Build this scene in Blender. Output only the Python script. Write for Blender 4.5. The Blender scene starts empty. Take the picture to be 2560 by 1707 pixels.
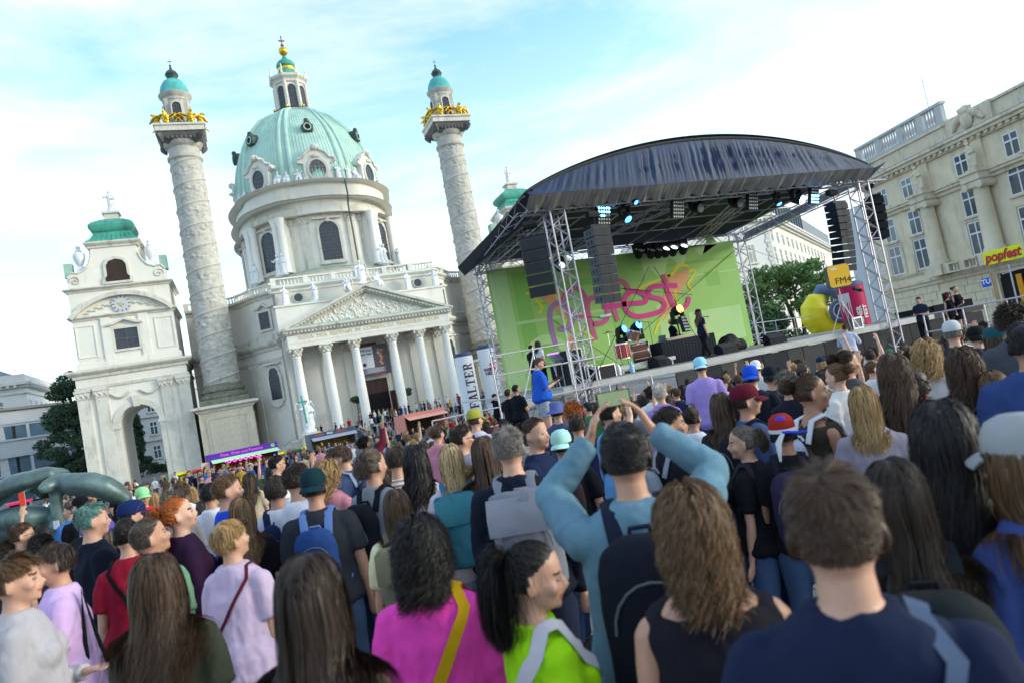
import bpy, bmesh, math, random
import numpy as np
from mathutils import Vector, Matrix, Euler
from math import sin, cos, pi, radians, atan2, sqrt, hypot
scene = bpy.context.scene
COL = scene.collection
# ---------------------------------------------------------------- camera
CAM = np.array([-15.285, -90.81, 2.0])
YAW, PIT, ROL, FPX = 0.3829, 0.0571, 0.1876, 1701.3
_f = np.array([sin(YAW)*cos(PIT), cos(YAW)*cos(PIT), sin(PIT)])
_r = np.array([cos(YAW), -sin(YAW), 0.0])
_u = np.cross(_r, _f)
AX_R = cos(ROL)*_r - sin(ROL)*_u
AX_U = sin(ROL)*_r + cos(ROL)*_u
AX_F = _f
cd = bpy.data.cameras.new('camera'); cam = bpy.data.objects.new('camera', cd); COL.objects.link(cam)
cam.matrix_world = Matrix([[AX_R[0], AX_U[0], -AX_F[0], CAM[0]], [AX_R[1], AX_U[1], -AX_F[1], CAM[1]], [AX_R[2], AX_U[2], -AX_F[2], CAM[2]], [0, 0, 0, 1]])
cd.sensor_width = 36.0; cd.lens = FPX/2560*36; cd.clip_end = 3000; cd.clip_start = 0.05
cd.dof.use_dof = True; cd.dof.focus_distance = 17.0; cd.dof.aperture_fstop = 2.4; cd.dof.aperture_blades = 9
scene.camera = cam
# ---------------------------------------------------------------- sky, sun, exposure
SUN_AZ, SUN_EL = radians(118), radians(15)         # azimuth of the sun clockwise from +Y, elevation
world = bpy.data.worlds.new('World'); scene.world = world; world.use_nodes = True
nt = world.node_tree; nt.nodes.clear()
def wn(t, **k):
    n = nt.nodes.new(t)
    for a, b in k.items(): setattr(n, a, b)
    return n
sky = wn('ShaderNodeTexSky', sky_type='NISHITA', sun_disc=False, sun_elevation=SUN_EL, sun_rotation=SUN_AZ)
sky.air_density = 1.0; sky.dust_density = 2.0; sky.ozone_density = 2.0; sky.altitude = 200
tc = wn('ShaderNodeTexCoord'); mp = wn('ShaderNodeMapping'); mp.inputs['Scale'].default_value = (1.0, 1.0, 3.2); mp.inputs['Rotation'].default_value = (0.25, 0.15, 0.6)
n1 = wn('ShaderNodeTexNoise'); n1.inputs['Scale'].default_value = 1.7; n1.inputs['Detail'].default_value = 9; n1.inputs['Roughness'].default_value = 0.58; n1.inputs['Distortion'].default_value = 0.35
rp = wn('ShaderNodeValToRGB'); rp.color_ramp.elements[0].position = 0.38; rp.color_ramp.elements[1].position = 0.66
rp.color_ramp.elements[0].color = (0.0,)*3+(1,); rp.color_ramp.elements[1].color = (1,)*3+(1,)
mix = wn('ShaderNodeMix', data_type='RGBA'); mix.inputs['B'].default_value = (5.3, 5.6, 6.0, 1)
sep = wn('ShaderNodeSeparateXYZ'); hz = wn('ShaderNodeMapRange'); hz.inputs['From Min'].default_value = 0.0; hz.inputs['From Max'].default_value = 0.5; hz.inputs['To Min'].default_value = 0.8; hz.inputs['To Max'].default_value = 0.0
mx = wn('ShaderNodeMath', operation='MAXIMUM'); bg = wn('ShaderNodeBackground'); bg.inputs['Strength'].default_value = 0.14; out = wn('ShaderNodeOutputWorld')
L = nt.links.new
gain = wn('ShaderNodeMix', data_type='RGBA', blend_type='MULTIPLY'); gain.inputs['Factor'].default_value = 1.0; gain.inputs['B'].default_value = (2.0, 2.5, 2.45, 1)
L(tc.outputs['Generated'], mp.inputs['Vector']); L(mp.outputs[0], n1.inputs['Vector']); L(n1.outputs['Fac'], rp.inputs[0])
L(tc.outputs['Generated'], sep.inputs[0]); L(sep.outputs['Z'], hz.inputs['Value']); L(rp.outputs[0], mx.inputs[0]); L(hz.outputs[0], mx.inputs[1])
L(sky.outputs[0], gain.inputs['A']); L(gain.outputs['Result'], mix.inputs['A']); L(mx.outputs[0], mix.inputs['Factor']); L(mix.outputs['Result'], bg.inputs['Color']); L(bg.outputs[0], out.inputs['Surface'])
sd = bpy.data.lights.new('sun', 'SUN'); sd.energy = 1.3; sd.angle = radians(10); sd.color = (1.0, 0.93, 0.82)
sun = bpy.data.objects.new('sun', sd); COL.objects.link(sun)
_sd = Vector((sin(SUN_AZ)*cos(SUN_EL), cos(SUN_AZ)*cos(SUN_EL), sin(SUN_EL)))
sun.rotation_euler = _sd.to_track_quat('Z', 'Y').to_euler(); sun.location = (60, -120, 60)
vs = scene.view_settings; vs.view_transform = 'Standard'; vs.look = 'None'; vs.exposure = 0.7; vs.gamma = 1.0; vs.use_curve_mapping = False
scene.cycles.max_bounces = 6; scene.cycles.diffuse_bounces = 3; scene.cycles.glossy_bounces = 3; scene.cycles.transmission_bounces = 4; scene.cycles.transparent_max_bounces = 8
scene.cycles.use_denoising = True; scene.cycles.use_adaptive_sampling = True; scene.cycles.adaptive_threshold = 0.02
scene.cycles.caustics_reflective = False; scene.cycles.caustics_refractive = False
# ---------------------------------------------------------------- view helpers (place things where the photograph shows them, at their real distance)
def ray(u, v): return AX_F + AX_R*(u-1280)/FPX - AX_U*(v-853.5)/FPX
def at_depth(u, v, d): return CAM + ray(u, v)*d
def at_y(u, v, y):
    d = ray(u, v); return CAM + d*((y-CAM[1])/d[1])
def ground_z(x, y):
    s = (x-CAM[0])*sin(YAW) + (y-CAM[1])*cos(YAW)
    t = min(max(s/58.0, 0.0), 1.0)
    k = 0.93
    return -2.0*(t if t < k else k + (1-k)*(1-((1-t)/(1-k))**2)*0.5 + (t-k)*0.5)
# ---------------------------------------------------------------- mesh builder
class MB:
    def __init__(s): s.v = []; s.f = []; s.m = []
    def add(s, vs, fs, mat=0):
        o = len(s.v); s.v.extend(vs); s.f.extend([tuple(i+o for i in f) for f in fs]); s.m.extend([mat]*len(fs)); return s
    def box(s, x0, x1, y0, y1, z0, z1, mat=0):
        return s.add([(x0,y0,z0),(x1,y0,z0),(x1,y1,z0),(x0,y1,z0),(x0,y0,z1),(x1,y0,z1),(x1,y1,z1),(x0,y1,z1)],
                     [(3,2,1,0),(4,5,6,7),(0,1,5,4),(1,2,6,5),(2,3,7,6),(3,0,4,7)], mat)
    def obox(s, c, sz, M=None, mat=0):
        a = [(x*sz[0]/2, y*sz[1]/2, z*sz[2]/2) for z in (-1, 1) for x, y in ((-1,-1),(1,-1),(1,1),(-1,1))]
        M = M or Matrix.Identity(3); c = Vector(c)
        return s.add([tuple(c+M@Vector(p)) for p in a], [(3,2,1,0),(4,5,6,7),(0,1,5,4),(1,2,6,5),(2,3,7,6),(3,0,4,7)], mat)
    def tube(s, path, r, n=8, mat=0, cap=True, ry=None, up=None):
        path = [Vector(p) for p in path]; k = len(path)
        if not hasattr(r, '__len__'): r = [r]*k
        if ry is None: ry = r
        elif not hasattr(ry, '__len__'): ry = [ry]*k
        vs = []; pv = None
        for i, p in enumerate(path):
            t = (path[min(i+1, k-1)]-path[max(i-1, 0)])
            t = t.normalized() if t.length > 1e-9 else Vector((0, 0, 1))
            if pv is None:
                ref = Vector(up) if up else (Vector((0, 0, 1)) if abs(t.z) < 0.9 else Vector((0, 1, 0)))
                a = ref.cross(t).normalized()
            else:
                a = (pv - t*pv.dot(t)).normalized()
            pv = a; b = t.cross(a)
            for j in range(n):
                th = 2*pi*j/n; vs.append(tuple(p + a*(cos(th)*r[i]) + b*(sin(th)*ry[i])))
        fs = [(i*n+j, i*n+(j+1) % n, (i+1)*n+(j+1) % n, (i+1)*n+j) for i in range(k-1) for j in range(n)]
        if cap: fs += [tuple(range(n-1, -1, -1)), tuple((k-1)*n+j for j in range(n))]
        return s.add(vs, fs, mat)
    def cyl(s, p0, p1, r0, r1=None, n=12, mat=0): return s.tube([p0, p1], [r0, r0 if r1 is None else r1], n, mat)
    def lathe(s, prof, n=24, c=(0, 0), ax=1.0, ay=1.0, mat=0, cap=True, a0=0.0, a1=2*pi, fn=None):
        full = abs(a1-a0-2*pi) < 1e-6; m = n if full else n+1; vs = []
        for r, z in prof:
            for j in range(m):
                th = a0+(a1-a0)*j/n; rr = fn(r, z, th) if fn else r
                vs.append((c[0]+cos(th)*rr*ax, c[1]+sin(th)*rr*ay, z))
        k = len(prof); fs = []
        for i in range(k-1):
            for j in range(n):
                a, b = i*m+j, i*m+((j+1) % m)
                fs.append((a, b, b+m, a+m))
        if cap and full: fs += [tuple(range(n-1, -1, -1)), tuple((k-1)*m+j for j in range(n))]
        return s.add(vs, fs, mat)
    def prism(s, poly, y0, y1, mat=0, fr=None):
        """poly in (x,z), extruded along y; fr maps (x,y,z)->world"""
        n = len(poly); vs = [(x, y0, z) for x, z in poly]+[(x, y1, z) for x, z in poly]
        ar = sum(poly[i][0]*poly[(i+1) % n][1]-poly[(i+1) % n][0]*poly[i][1] for i in range(n))
        fs = [tuple(range(n)), tuple(range(2*n-1, n-1, -1))]+[((i+1) % n, i, n+i, n+(i+1) % n) for i in range(n)]
        if ar < 0: fs = [tuple(reversed(f)) for f in fs]
        if fr: vs = [tuple(fr(*p)) for p in vs]
        return s.add(vs, fs, mat)
    def sweep(s, prof, path, mat=0, closed=False):
        """prof (out,z) swept along plan path; out is to the right of the direction of travel"""
        k = len(path); vs = []; P = [Vector((p[0], p[1])) for p in path]
        for i in range(k):
            a = P[i-1] if (i > 0 or closed) else None; b = P[(i+1) % k] if (i < k-1 or closed) else None
            d1 = (P[i]-a).normalized() if a is not None else None; d2 = (b-P[i]).normalized() if b is not None else None
            d1 = d1 or d2; d2 = d2 or d1
            n1 = Vector((d1.y, -d1.x)); n2 = Vector((d2.y, -d2.x)); n = (n1+n2); n = n.normalized() if n.length > 1e-6 else n1
            sc = 1/max(0.35, n.dot(n1))
            for o, z in prof: vs.append((P[i].x+n.x*o*sc, P[i].y+n.y*o*sc, z))
        m = len(prof); fs = []
        for i in range(k if closed else k-1):
            for j in range(m-1):
                a = i*m+j; b = ((i+1) % k)*m+j; fs.append((a, b, b+1, a+1))
        if not closed: fs += [tuple(range(m)), tuple(reversed([(k-1)*m+j for j in range(m)]))]
        return s.add(vs, fs, mat)
    def sphere(s, c, r, n=12, m=8, mat=0, M=None):
        r = r if hasattr(r, '__len__') else (r, r, r); vs = []; c = Vector(c)
        for i in range(m+1):
            ph = -pi/2+pi*i/m
            for j in range(n):
                p = Vector((cos(ph)*cos(2*pi*j/n)*r[0], cos(ph)*sin(2*pi*j/n)*r[1], sin(ph)*r[2]))
                vs.append(tuple(c+(M@p if M else p)))
        fs = [(i*n+j, i*n+(j+1) % n, (i+1)*n+(j+1) % n, (i+1)*n+j) for i in range(m) for j in range(n)]
        return s.add(vs, fs, mat)
    def xf(s, M, start=0):
        for i in range(start, len(s.v)): s.v[i] = tuple(M @ Vector(s.v[i]))
        return s
    def mesh(s, name, mats, smooth=30):
        me = bpy.data.meshes.new(name); me.from_pydata(s.v, [], s.f)
        for m in (mats if isinstance(mats, (list, tuple)) else [mats]): me.materials.append(m)
        if any(s.m): me.polygons.foreach_set('material_index', s.m)
        if smooth: me.shade_smooth(); me.set_sharp_from_angle(angle=radians(smooth))
        me.validate(); me.update(); return me
    def build(s, name, mats, parent=None, smooth=30, loc=None):
        return link(bpy.data.objects.new(name, s.mesh(name, mats, smooth)), parent, loc)
def link(o, parent=None, loc=None):
    COL.objects.link(o)
    if parent is not None: o.parent = parent
    if loc is not None: o.location = loc
    return o
def tag(o, label=None, cat=None, group=None, kind=None):
    if label: o['label'] = label
    if cat: o['category'] = cat
    if group: o['group'] = group
    if kind: o['kind'] = kind
    return o
def thing(name, label, cat, loc=(0, 0, 0), rz=0.0, group=None):
    o = bpy.data.objects.new(name, None); COL.objects.link(o); o.location = loc; o.rotation_euler = (0, 0, rz); o.empty_display_size = 0.2
    return tag(o, label, cat, group)
def inst(name, me, parent=None, loc=(0, 0, 0), rot=(0, 0, 0), sc=(1, 1, 1)):
    o = bpy.data.objects.new(name, me); COL.objects.link(o); o.location = loc; o.rotation_euler = rot; o.scale = sc if hasattr(sc, '__len__') else (sc,)*3
    if parent is not None: o.parent = parent
    return o
def copy_tree(o, parent=None):
    c = o.copy(); COL.objects.link(c); c.parent = parent
    for ch in o.children: copy_tree(ch, c)
    return c
# ---------------------------------------------------------------- materials
MATS = {}
def mat(name, col, rough=0.7, var=0.12, scale=3.0, bump=0.0, bscale=30.0, metal=0.0, spec=0.35, coat=0.0, emit=None, estr=0.0, stain=None, stretch=(1, 1, 1), alpha=None, sheen=0.0, trans=0.0):
    if name in MATS: return MATS[name]
    m = bpy.data.materials.new(name); m.use_nodes = True; t = m.node_tree; b = t.nodes['Principled BSDF']; MATS[name] = m
    b.inputs['Roughness'].default_value = rough; b.inputs['Metallic'].default_value = metal; b.inputs['Specular IOR Level'].default_value = spec
    b.inputs['Coat Weight'].default_value = coat; b.inputs['Sheen Weight'].default_value = sheen
    if trans: b.inputs['Transmission Weight'].default_value = trans
    m.diffuse_color = (*col, 1)
    if emit: b.inputs['Emission Color'].default_value = (*emit, 1); b.inputs['Emission Strength'].default_value = estr
    if alpha is not None: b.inputs['Alpha'].default_value = alpha
    tcn = t.nodes.new('ShaderNodeTexCoord'); mpn = t.nodes.new('ShaderNodeMapping'); mpn.inputs['Scale'].default_value = stretch
    t.links.new(tcn.outputs['Object'], mpn.inputs['Vector'])
    if var > 0:
        n = t.nodes.new('ShaderNodeTexNoise'); n.inputs['Scale'].default_value = scale; n.inputs['Detail'].default_value = 6; n.inputs['Roughness'].default_value = 0.6
        t.links.new(mpn.outputs[0], n.inputs['Vector'])
        r = t.nodes.new('ShaderNodeValToRGB'); e = r.color_ramp.elements
        e[0].position = 0.25; e[1].position = 0.75
        e[0].color = (*[max(0, c*(1-var)) for c in col], 1); e[1].color = (*[min(1, c*(1+var*0.8)) for c in col], 1)
        t.links.new(n.outputs['Fac'], r.inputs[0]); src = r.outputs[0]
        if stain:
            n2 = t.nodes.new('ShaderNodeTexNoise'); n2.inputs['Scale'].default_value = stain[1]; n2.inputs['Detail'].default_value = 8; n2.inputs['Roughness'].default_value = 0.7
            mp2 = t.nodes.new('ShaderNodeMapping'); mp2.inputs['Scale'].default_value = (1, 1, 0.25) if len(stain) < 5 else stain[4]
            t.links.new(tcn.outputs['Object'], mp2.inputs['Vector']); t.links.new(mp2.outputs[0], n2.inputs['Vector'])
            r2 = t.nodes.new('ShaderNodeValToRGB'); r2.color_ramp.elements[0].position = stain[2]; r2.color_ramp.elements[1].position = stain[3]
            mxn = t.nodes.new('ShaderNodeMix'); mxn.data_type = 'RGBA'; mxn.inputs['B'].default_value = (*stain[0], 1)
            t.links.new(n2.outputs['Fac'], r2.inputs[0]); t.links.new(r2.outputs[0], mxn.inputs['Factor']); t.links.new(src, mxn.inputs['A']); src = mxn.outputs['Result']
        t.links.new(src, b.inputs['Base Color'])
    else: b.inputs['Base Color'].default_value = (*col, 1)
    if bump > 0:
        n3 = t.nodes.new('ShaderNodeTexNoise'); n3.inputs['Scale'].default_value = bscale; n3.inputs['Detail'].default_value = 4
        bp = t.nodes.new('ShaderNodeBump'); bp.inputs['Strength'].default_value = bump; bp.inputs['Distance'].default_value = 0.02
        t.links.new(mpn.outputs[0], n3.inputs['Vector']); t.links.new(n3.outputs['Fac'], bp.inputs['Height']); t.links.new(bp.outputs[0], b.inputs['Normal'])
    return m
def srgb(r, g, b):
    f = lambda c: c/12.92 if c <= 0.04045 else ((c+0.055)/1.055)**2.4
    return (f(r/255), f(g/255), f(b/255))
def text_mesh(body, size, mats, ext=0.01, align='CENTER', shear=0.0, space=1.0, bold=0.0):
    cu = bpy.data.curves.new('lettering', 'FONT'); cu.body = body; cu.size = size; cu.extrude = ext; cu.align_x = align; cu.align_y = 'CENTER'; cu.shear = shear; cu.space_character = space; cu.offset = bold; cu.resolution_u = 3
    ob = bpy.data.objects.new('lettering', cu); WORK.collection.objects.link(ob); me = evaluated(ob)
    bpy.data.objects.remove(ob); me.materials.clear(); me.materials.append(mats); return me
# facing: text stands in the XZ plane, read from -Y
FACE = (radians(90), 0, 0)
# ================================================================ materials of the place
PLAS = mat('white_plaster', (0.75, 0.71, 0.635), 0.85, 0.07, 0.6, 0.15, 6, stain=((0.50, 0.47, 0.41), 0.55, 0.55, 0.80))
PLAS2 = mat('stone_trim', (0.64, 0.605, 0.53), 0.85, 0.14, 1.2, 0.2, 8, stain=((0.30, 0.285, 0.24), 0.9, 0.52, 0.74))
CREAM = mat('portico_plaster', (0.68, 0.635, 0.56), 0.85, 0.05, 0.6)
COLW = mat('column_white', (0.82, 0.79, 0.74), 0.8, 0.05, 1.0)
GREEN = mat('copper_patina', (0.42, 0.60, 0.51), 0.7, 0.16, 0.5, 0.0, stain=((0.25, 0.43, 0.36), 0.7, 0.5, 0.78, (1, 1, 0.12)))
GREEND = mat('copper_patina_deep', (0.07, 0.33, 0.25), 0.6, 0.3, 0.8, stain=((0.04, 0.12, 0.10), 0.9, 0.5, 0.75))
TEALC = mat('copper_teal', (0.08, 0.40, 0.38), 0.55, 0.3, 0.9, stain=((0.03, 0.12, 0.12), 1.2, 0.55, 0.8))
COPL = mat('copper_edge', (0.34, 0.50, 0.42), 0.7, 0.2, 1.0)
DKCU = mat('dark_copper', (0.035, 0.06, 0.055), 0.5, 0.3, 3)
GOLD = mat('gilding', (0.75, 0.47, 0.04), 0.35, 0.35, 3.0, 0.6, 14, metal=0.75)
GOLDT = mat('gilt_letters', (0.72, 0.62, 0.30), 0.5, 0.1, 3.0, metal=0.2)
GLASSD = mat('church_glass', (0.035, 0.04, 0.055), 0.25, 0.5, 2.5, spec=0.5)
LEAD = mat('window_bars', (0.10, 0.10, 0.11), 0.6, 0.1, 3)
STATW = mat('statue_stone', (0.76, 0.76, 0.77), 0.85, 0.12, 2.0, 0.4, 12)
RELIEF = mat('relief_stone', (0.47, 0.445, 0.40), 0.9, 0.22, 1.2, 0.5, 5, stain=((0.17, 0.165, 0.15), 1.6, 0.55, 0.72, (1, 1, 0.6)))
PEDST = mat('pedestal_stone', (0.60, 0.54, 0.43), 0.9, 0.15, 0.9, 0.2, 4, stain=((0.42, 0.36, 0.26), 0.6, 0.5, 0.75))
MOSSY = mat('mossy_stone', (0.22, 0.21, 0.16), 0.95, 0.45, 1.8, 0.4, 6)
WOODD = mat('door_wood', (0.07, 0.03, 0.025), 0.6, 0.3, 3, stretch=(1, 1, 0.2))
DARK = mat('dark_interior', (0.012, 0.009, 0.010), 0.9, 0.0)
LOUV = mat('louvre_wood', (0.055, 0.035, 0.028), 0.7, 0.3, 4)
ZG = -2.0
def arc(cx, cz, r, a0, a1, n=12, rz=None): return [(cx+r*cos(a0+(a1-a0)*i/n), cz+(rz or r)*sin(a0+(a1-a0)*i/n)) for i in range(n+1)]
def arch_poly(w, h, n=12, cx=0.0, z0=0.0):
    """outline of a round headed opening, half width w, springing at h"""
    return [(cx-w, z0), (cx+w, z0)]+[(cx+w*cos(pi*i/n), z0+h+w*sin(pi*i/n)) for i in range(n+1)]
def ring(mb, outer, inner, y0, y1, mat=0, fr=None):
    n = len(outer); idf = fr or (lambda x, y, z: (x, y, z))
    vs = [idf(x, y0, z) for x, z in outer]+[idf(x, y0, z) for x, z in inner]+[idf(x, y1, z) for x, z in outer]+[idf(x, y1, z) for x, z in inner]
    fs = []
    for i in range(n):
        j = (i+1) % n
        fs += [(i, j, n+j, n+i), (j, i, 2*n+i, 2*n+j), (n+i, n+j, 3*n+j, 3*n+i), (2*n+i, 3*n+i, 3*n+j, 2*n+j)]
    mb.add([tuple(v) for v in vs], fs, mat)
def frame_on(px, py, ang):
    """local (x along wall, y into the wall, z) -> world for a wall point whose outward direction has plan angle ang"""
    ox, oy = cos(ang), sin(ang); tx, ty = -oy, ox
    return lambda x, y, z: (px+tx*x-ox*y, py+ty*x-oy*y, z)
def window(parent, name, poly, fr, grid, glass=GLASSD, framem=PLAS2, fw=0.28, deep=0.22, bar=0.05, label=None):
    """real window: surround standing proud, glass set back, bars in front of the glass"""
    cx = sum(p[0] for p in poly)/len(poly); xs = [p[0] for p in poly]; zs = [p[1] for p in poly]; x0, x1, z0, z1 = min(xs), max(xs), min(zs), max(zs); mx_, mz = (x0+x1)/2, (z0+z1)/2
    so = [(mx_+(x-mx_)*(1+2*fw/(x1-x0)), mz+(z-mz)*(1+2*fw/(z1-z0))) for x, z in poly]
    m = MB(); ring(m, so, poly, -0.16, 0.05, 0, fr); w = m.build(name, framem, parent, 25)
    g = MB(); g.prism(poly, -0.03, 0.04, 0, fr); g.build('glazing', glass, w, 0)
    b = MB(); nx, nz = grid
    def inside(x, z):
        c = False; n = len(poly)
        for i in range(n):
            (xa, za), (xb, zb) = poly[i], poly[(i+1) % n]
            if (za > z) != (zb > z) and x < (xb-xa)*(z-za)/(zb-za)+xa: c = not c
        return c
    def bar_run(pts, vert):
        run = [p for p in pts if inside(*p)]
        if len(run) < 2: return
        (xa, za), (xb, zb) = run[0], run[-1]
        if vert: b.prism([(xa-bar/2, za), (xa+bar/2, za), (xa+bar/2, zb), (xa-bar/2, zb)], -0.07, -0.028, 0, fr)
        else: b.prism([(xa, za-bar/2), (xb, za-bar/2), (xb, za+bar/2), (xa, za+bar/2)], -0.068, -0.026, 0, fr)
    for i in range(1, nx): bar_run([(x0+(x1-x0)*i/nx, z0+0.001+(z1-z0-0.002)*k/60) for k in range(61)], True)
    for i in range(1, nz): bar_run([(x0+0.001+(x1-x0-0.002)*k/60, z0+(z1-z0)*i/nz) for k in range(61)], False)
    if b.v: tag(b.build('window_bars', LEAD, w, 0), kind='stuff')
    if label: w['label'] = label
    return w
def balustrade(parent, path, z0, h, step=0.42, postevery=3.4, m=PLAS, rb=0.12):
    b = MB(); bl = MB()
    tot = 0
    prof0 = [(-0.22, z0), (0.22, z0), (0.22, z0+0.16), (-0.22, z0+0.16), (-0.22, z0)]
    prof1 = [(-0.24, z0+h-0.17), (0.24, z0+h-0.17), (0.24, z0+h), (-0.24, z0+h), (-0.24, z0+h-0.17)]
    b.sweep(prof0, path); b.sweep(prof1, path)
    bp = [(rb*0.7, z0+0.16), (rb, z0+0.16+(h-0.33)*0.3), (rb*0.55, z0+0.16+(h-0.33)*0.75), (rb*0.8, z0+h-0.17)]
    acc = 0.0; nextp = 0.0
    for (xa, ya), (xb, yb) in zip(path[:-1], path[1:]):
        L_ = hypot(xb-xa, yb-ya); k = max(1, int(L_/step))
        for i in range(k):
            t = (i+0.5)/k; x, y = xa+(xb-xa)*t, ya+(yb-ya)*t
            if acc >= nextp:
                b.box(x-0.3, x+0.3, y-0.27, y+0.27, z0, z0+h+0.04); nextp += postevery
            elif acc > nextp-postevery+0.5 and acc < nextp-0.3: bl.lathe(bp, 6, (x, y), cap=False)
            acc += L_/k
    r = b.build('balustrade', m, parent, 30); tag(bl.build('baluster', m, r, 60), kind='stuff'); return r
# ---------------------------------------------------------------- stone figures
def numpy_noise(P, scale, seed, octaves=3):
    rs = np.random.RandomState(seed); o = np.zeros(len(P)); amp = 1.0; tot = 0
    for k in range(octaves):
        W_ = rs.normal(size=(5, 3))*scale*(1.9**k); ph = rs.uniform(0, 6.28, 5); W2 = rs.normal(size=(5, 3))*scale*(1.9**k)*0.6; ph2 = rs.uniform(0, 6.28, 5)
        a = np.sin(P@W_.T+ph+1.4*np.sin(P@W2.T+ph2)); o += amp*a.mean(1)*1.6; tot += amp; amp *= 0.55
    return o/tot
WORK = bpy.data.scenes.new('workbench')
def evaluated(ob):
    vl = WORK.view_layers[0]; vl.update(); return bpy.data.meshes.new_from_object(ob.evaluated_get(vl.depsgraph))
def remeshed(mb, voxel, name, mats, disp=0.0, dscale=8.0, seed=0, smooth_it=1, ribs=None):
    me0 = bpy.data.meshes.new('tmp'); me0.from_pydata(mb.v, [], mb.f); ob = bpy.data.objects.new('tmp', me0); WORK.collection.objects.link(ob)
    md = ob.modifiers.new('r', 'REMESH'); md.mode = 'VOXEL'; md.voxel_size = voxel; md.use_smooth_shade = True
    if smooth_it:
        sm = ob.modifiers.new('s', 'SMOOTH'); sm.factor = 0.5; sm.iterations = smooth_it
    me = evaluated(ob); me.name = name
    bpy.data.objects.remove(ob); bpy.data.meshes.remove(me0)
    if disp:
        n = len(me.vertices); P = np.empty(n*3, np.float32); me.vertices.foreach_get('co', P); P = P.reshape(-1, 3).astype(float)
        N = np.empty(n*3, np.float32); me.vertex_normals.foreach_get('vector', N); N = N.reshape(-1, 3)
        q_ = numpy_noise(P*np.array([1, 1, 0.55]), dscale, seed); q_ = (0.68-np.abs(q_))*1.25 if ribs else q_
        P = P + N*(disp*q_)[:, None]
        me.vertices.foreach_set('co', P.astype(np.float32).ravel())
    me.materials.clear()
    for m in (mats if isinstance(mats, (list, tuple)) else [mats]): me.materials.append(m)
    me.polygons.foreach_set('use_smooth', [True]*len(me.polygons)); me.update()
    return me
def statue_mesh(kind, seed):
    """robed figure two metres tall on a small block, feet at z=0"""
    b = MB(); rd = random.Random(seed)
    b.box(-0.34, 0.34, -0.28, 0.28, -0.02, 0.14)
    sw = rd.uniform(-0.06, 0.06)
    if kind == 'seated':
        b.tube([(0, 0.1, 0.1), (0, 0.05, 0.5), (0, 0, 0.62)], [0.42, 0.38, 0.30], 10, ry=[0.36, 0.36, 0.3]); b.tube([(-0.05, -0.1, 0.6), (-0.15, -0.45, 0.55), (-0.15, -0.5, 0.1)], [0.2, 0.17, 0.13], 8); b.tube([(0.1, -0.1, 0.6), (0.22, -0.4, 0.5), (0.25, -0.42, 0.1)], [0.2, 0.17, 0.13], 8); z0 = 0.6
    else:
        b.tube([(0, 0, 0.1), (sw, 0, 0.5), (sw, 0.02, 0.95), (0, 0, 1.2)], [0.30, 0.27, 0.24, 0.2], 10, ry=[0.26, 0.22, 0.2, 0.16]); z0 = 1.0
    b.tube([(sw, 0, z0-0.1), (0, 0, z0+0.25), (0, 0, z0+0.5), (0, 0, z0+0.6)], [0.22, 0.2, 0.24, 0.08], 10, ry=[0.17, 0.15, 0.16, 0.08])
    b.tube([(0, 0, z0+0.5), (0, -0.02, z0+0.72)], [0.075, 0.07], 8); b.sphere((0, -0.03, z0+0.8), (0.115, 0.135, 0.155), 10, 8)
    a = rd.choice([0.3, 0.8, -0.2]); s = z0+0.5
    b.tube([(-0.22, 0, s), (-0.36, -0.08, s-0.28+a*0.3), (-0.4-0.2*a, -0.25, s-0.25+a*0.55)], [0.09, 0.08, 0.055], 7)
    b.tube([(0.22, 0, s), (0.35, -0.05, s-0.3), (0.15, -0.25, s-0.35)], [0.09, 0.085, 0.06], 7)
    b.tube([(-0.1, 0.12, s), (0.25, 0.1, s-0.5), (0.3, 0, 0.3)], [0.1, 0.14, 0.08], 7)
    if kind == 'angel' or kind == 'seated':
        for sx in (-1, 1):
            b.tube([(0.1*sx, 0.15, s-0.1), (0.42*sx, 0.3, s+0.3), (0.55*sx, 0.32, s-0.1), (0.5*sx, 0.3, s-0.7)], [0.08, 0.14, 0.15, 0.05], 6, ry=[0.05]*4)
    return remeshed(b, 0.045, 'statue', STATW, 0.035, 11, seed, 1)
STAT = {k: statue_mesh(*k) for k in [('robed', 1), ('robed', 2), ('robed', 3), ('angel', 4), ('seated', 5), ('seated', 6)]}
SK = list(STAT.values())
def statue(parent, i, loc, h, rz=0.0, name='statue'): return inst(name, SK[i], parent, loc, (0, 0, rz), h/1.95)
# ================================================================ church
church = thing('baroque_church', 'white baroque church with a green copper dome, columned portico and clock pavilions', 'church', (0, 0, ZG))
def cpart(mb, name, mats, parent=None, smooth=30):
    o = mb.build(name, mats, parent or church, smooth)
    if parent is None: o.location = (0, 0, -ZG)
    return o
cornice = lambda z0, z1, o: [(0, z0), (o*0.25, z0), (o*0.35, z0+(z1-z0)*0.35), (o*0.8, z0+(z1-z0)*0.55), (o, z0+(z1-z0)*0.75), (o, z1), (0, z1+0.12)]
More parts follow.
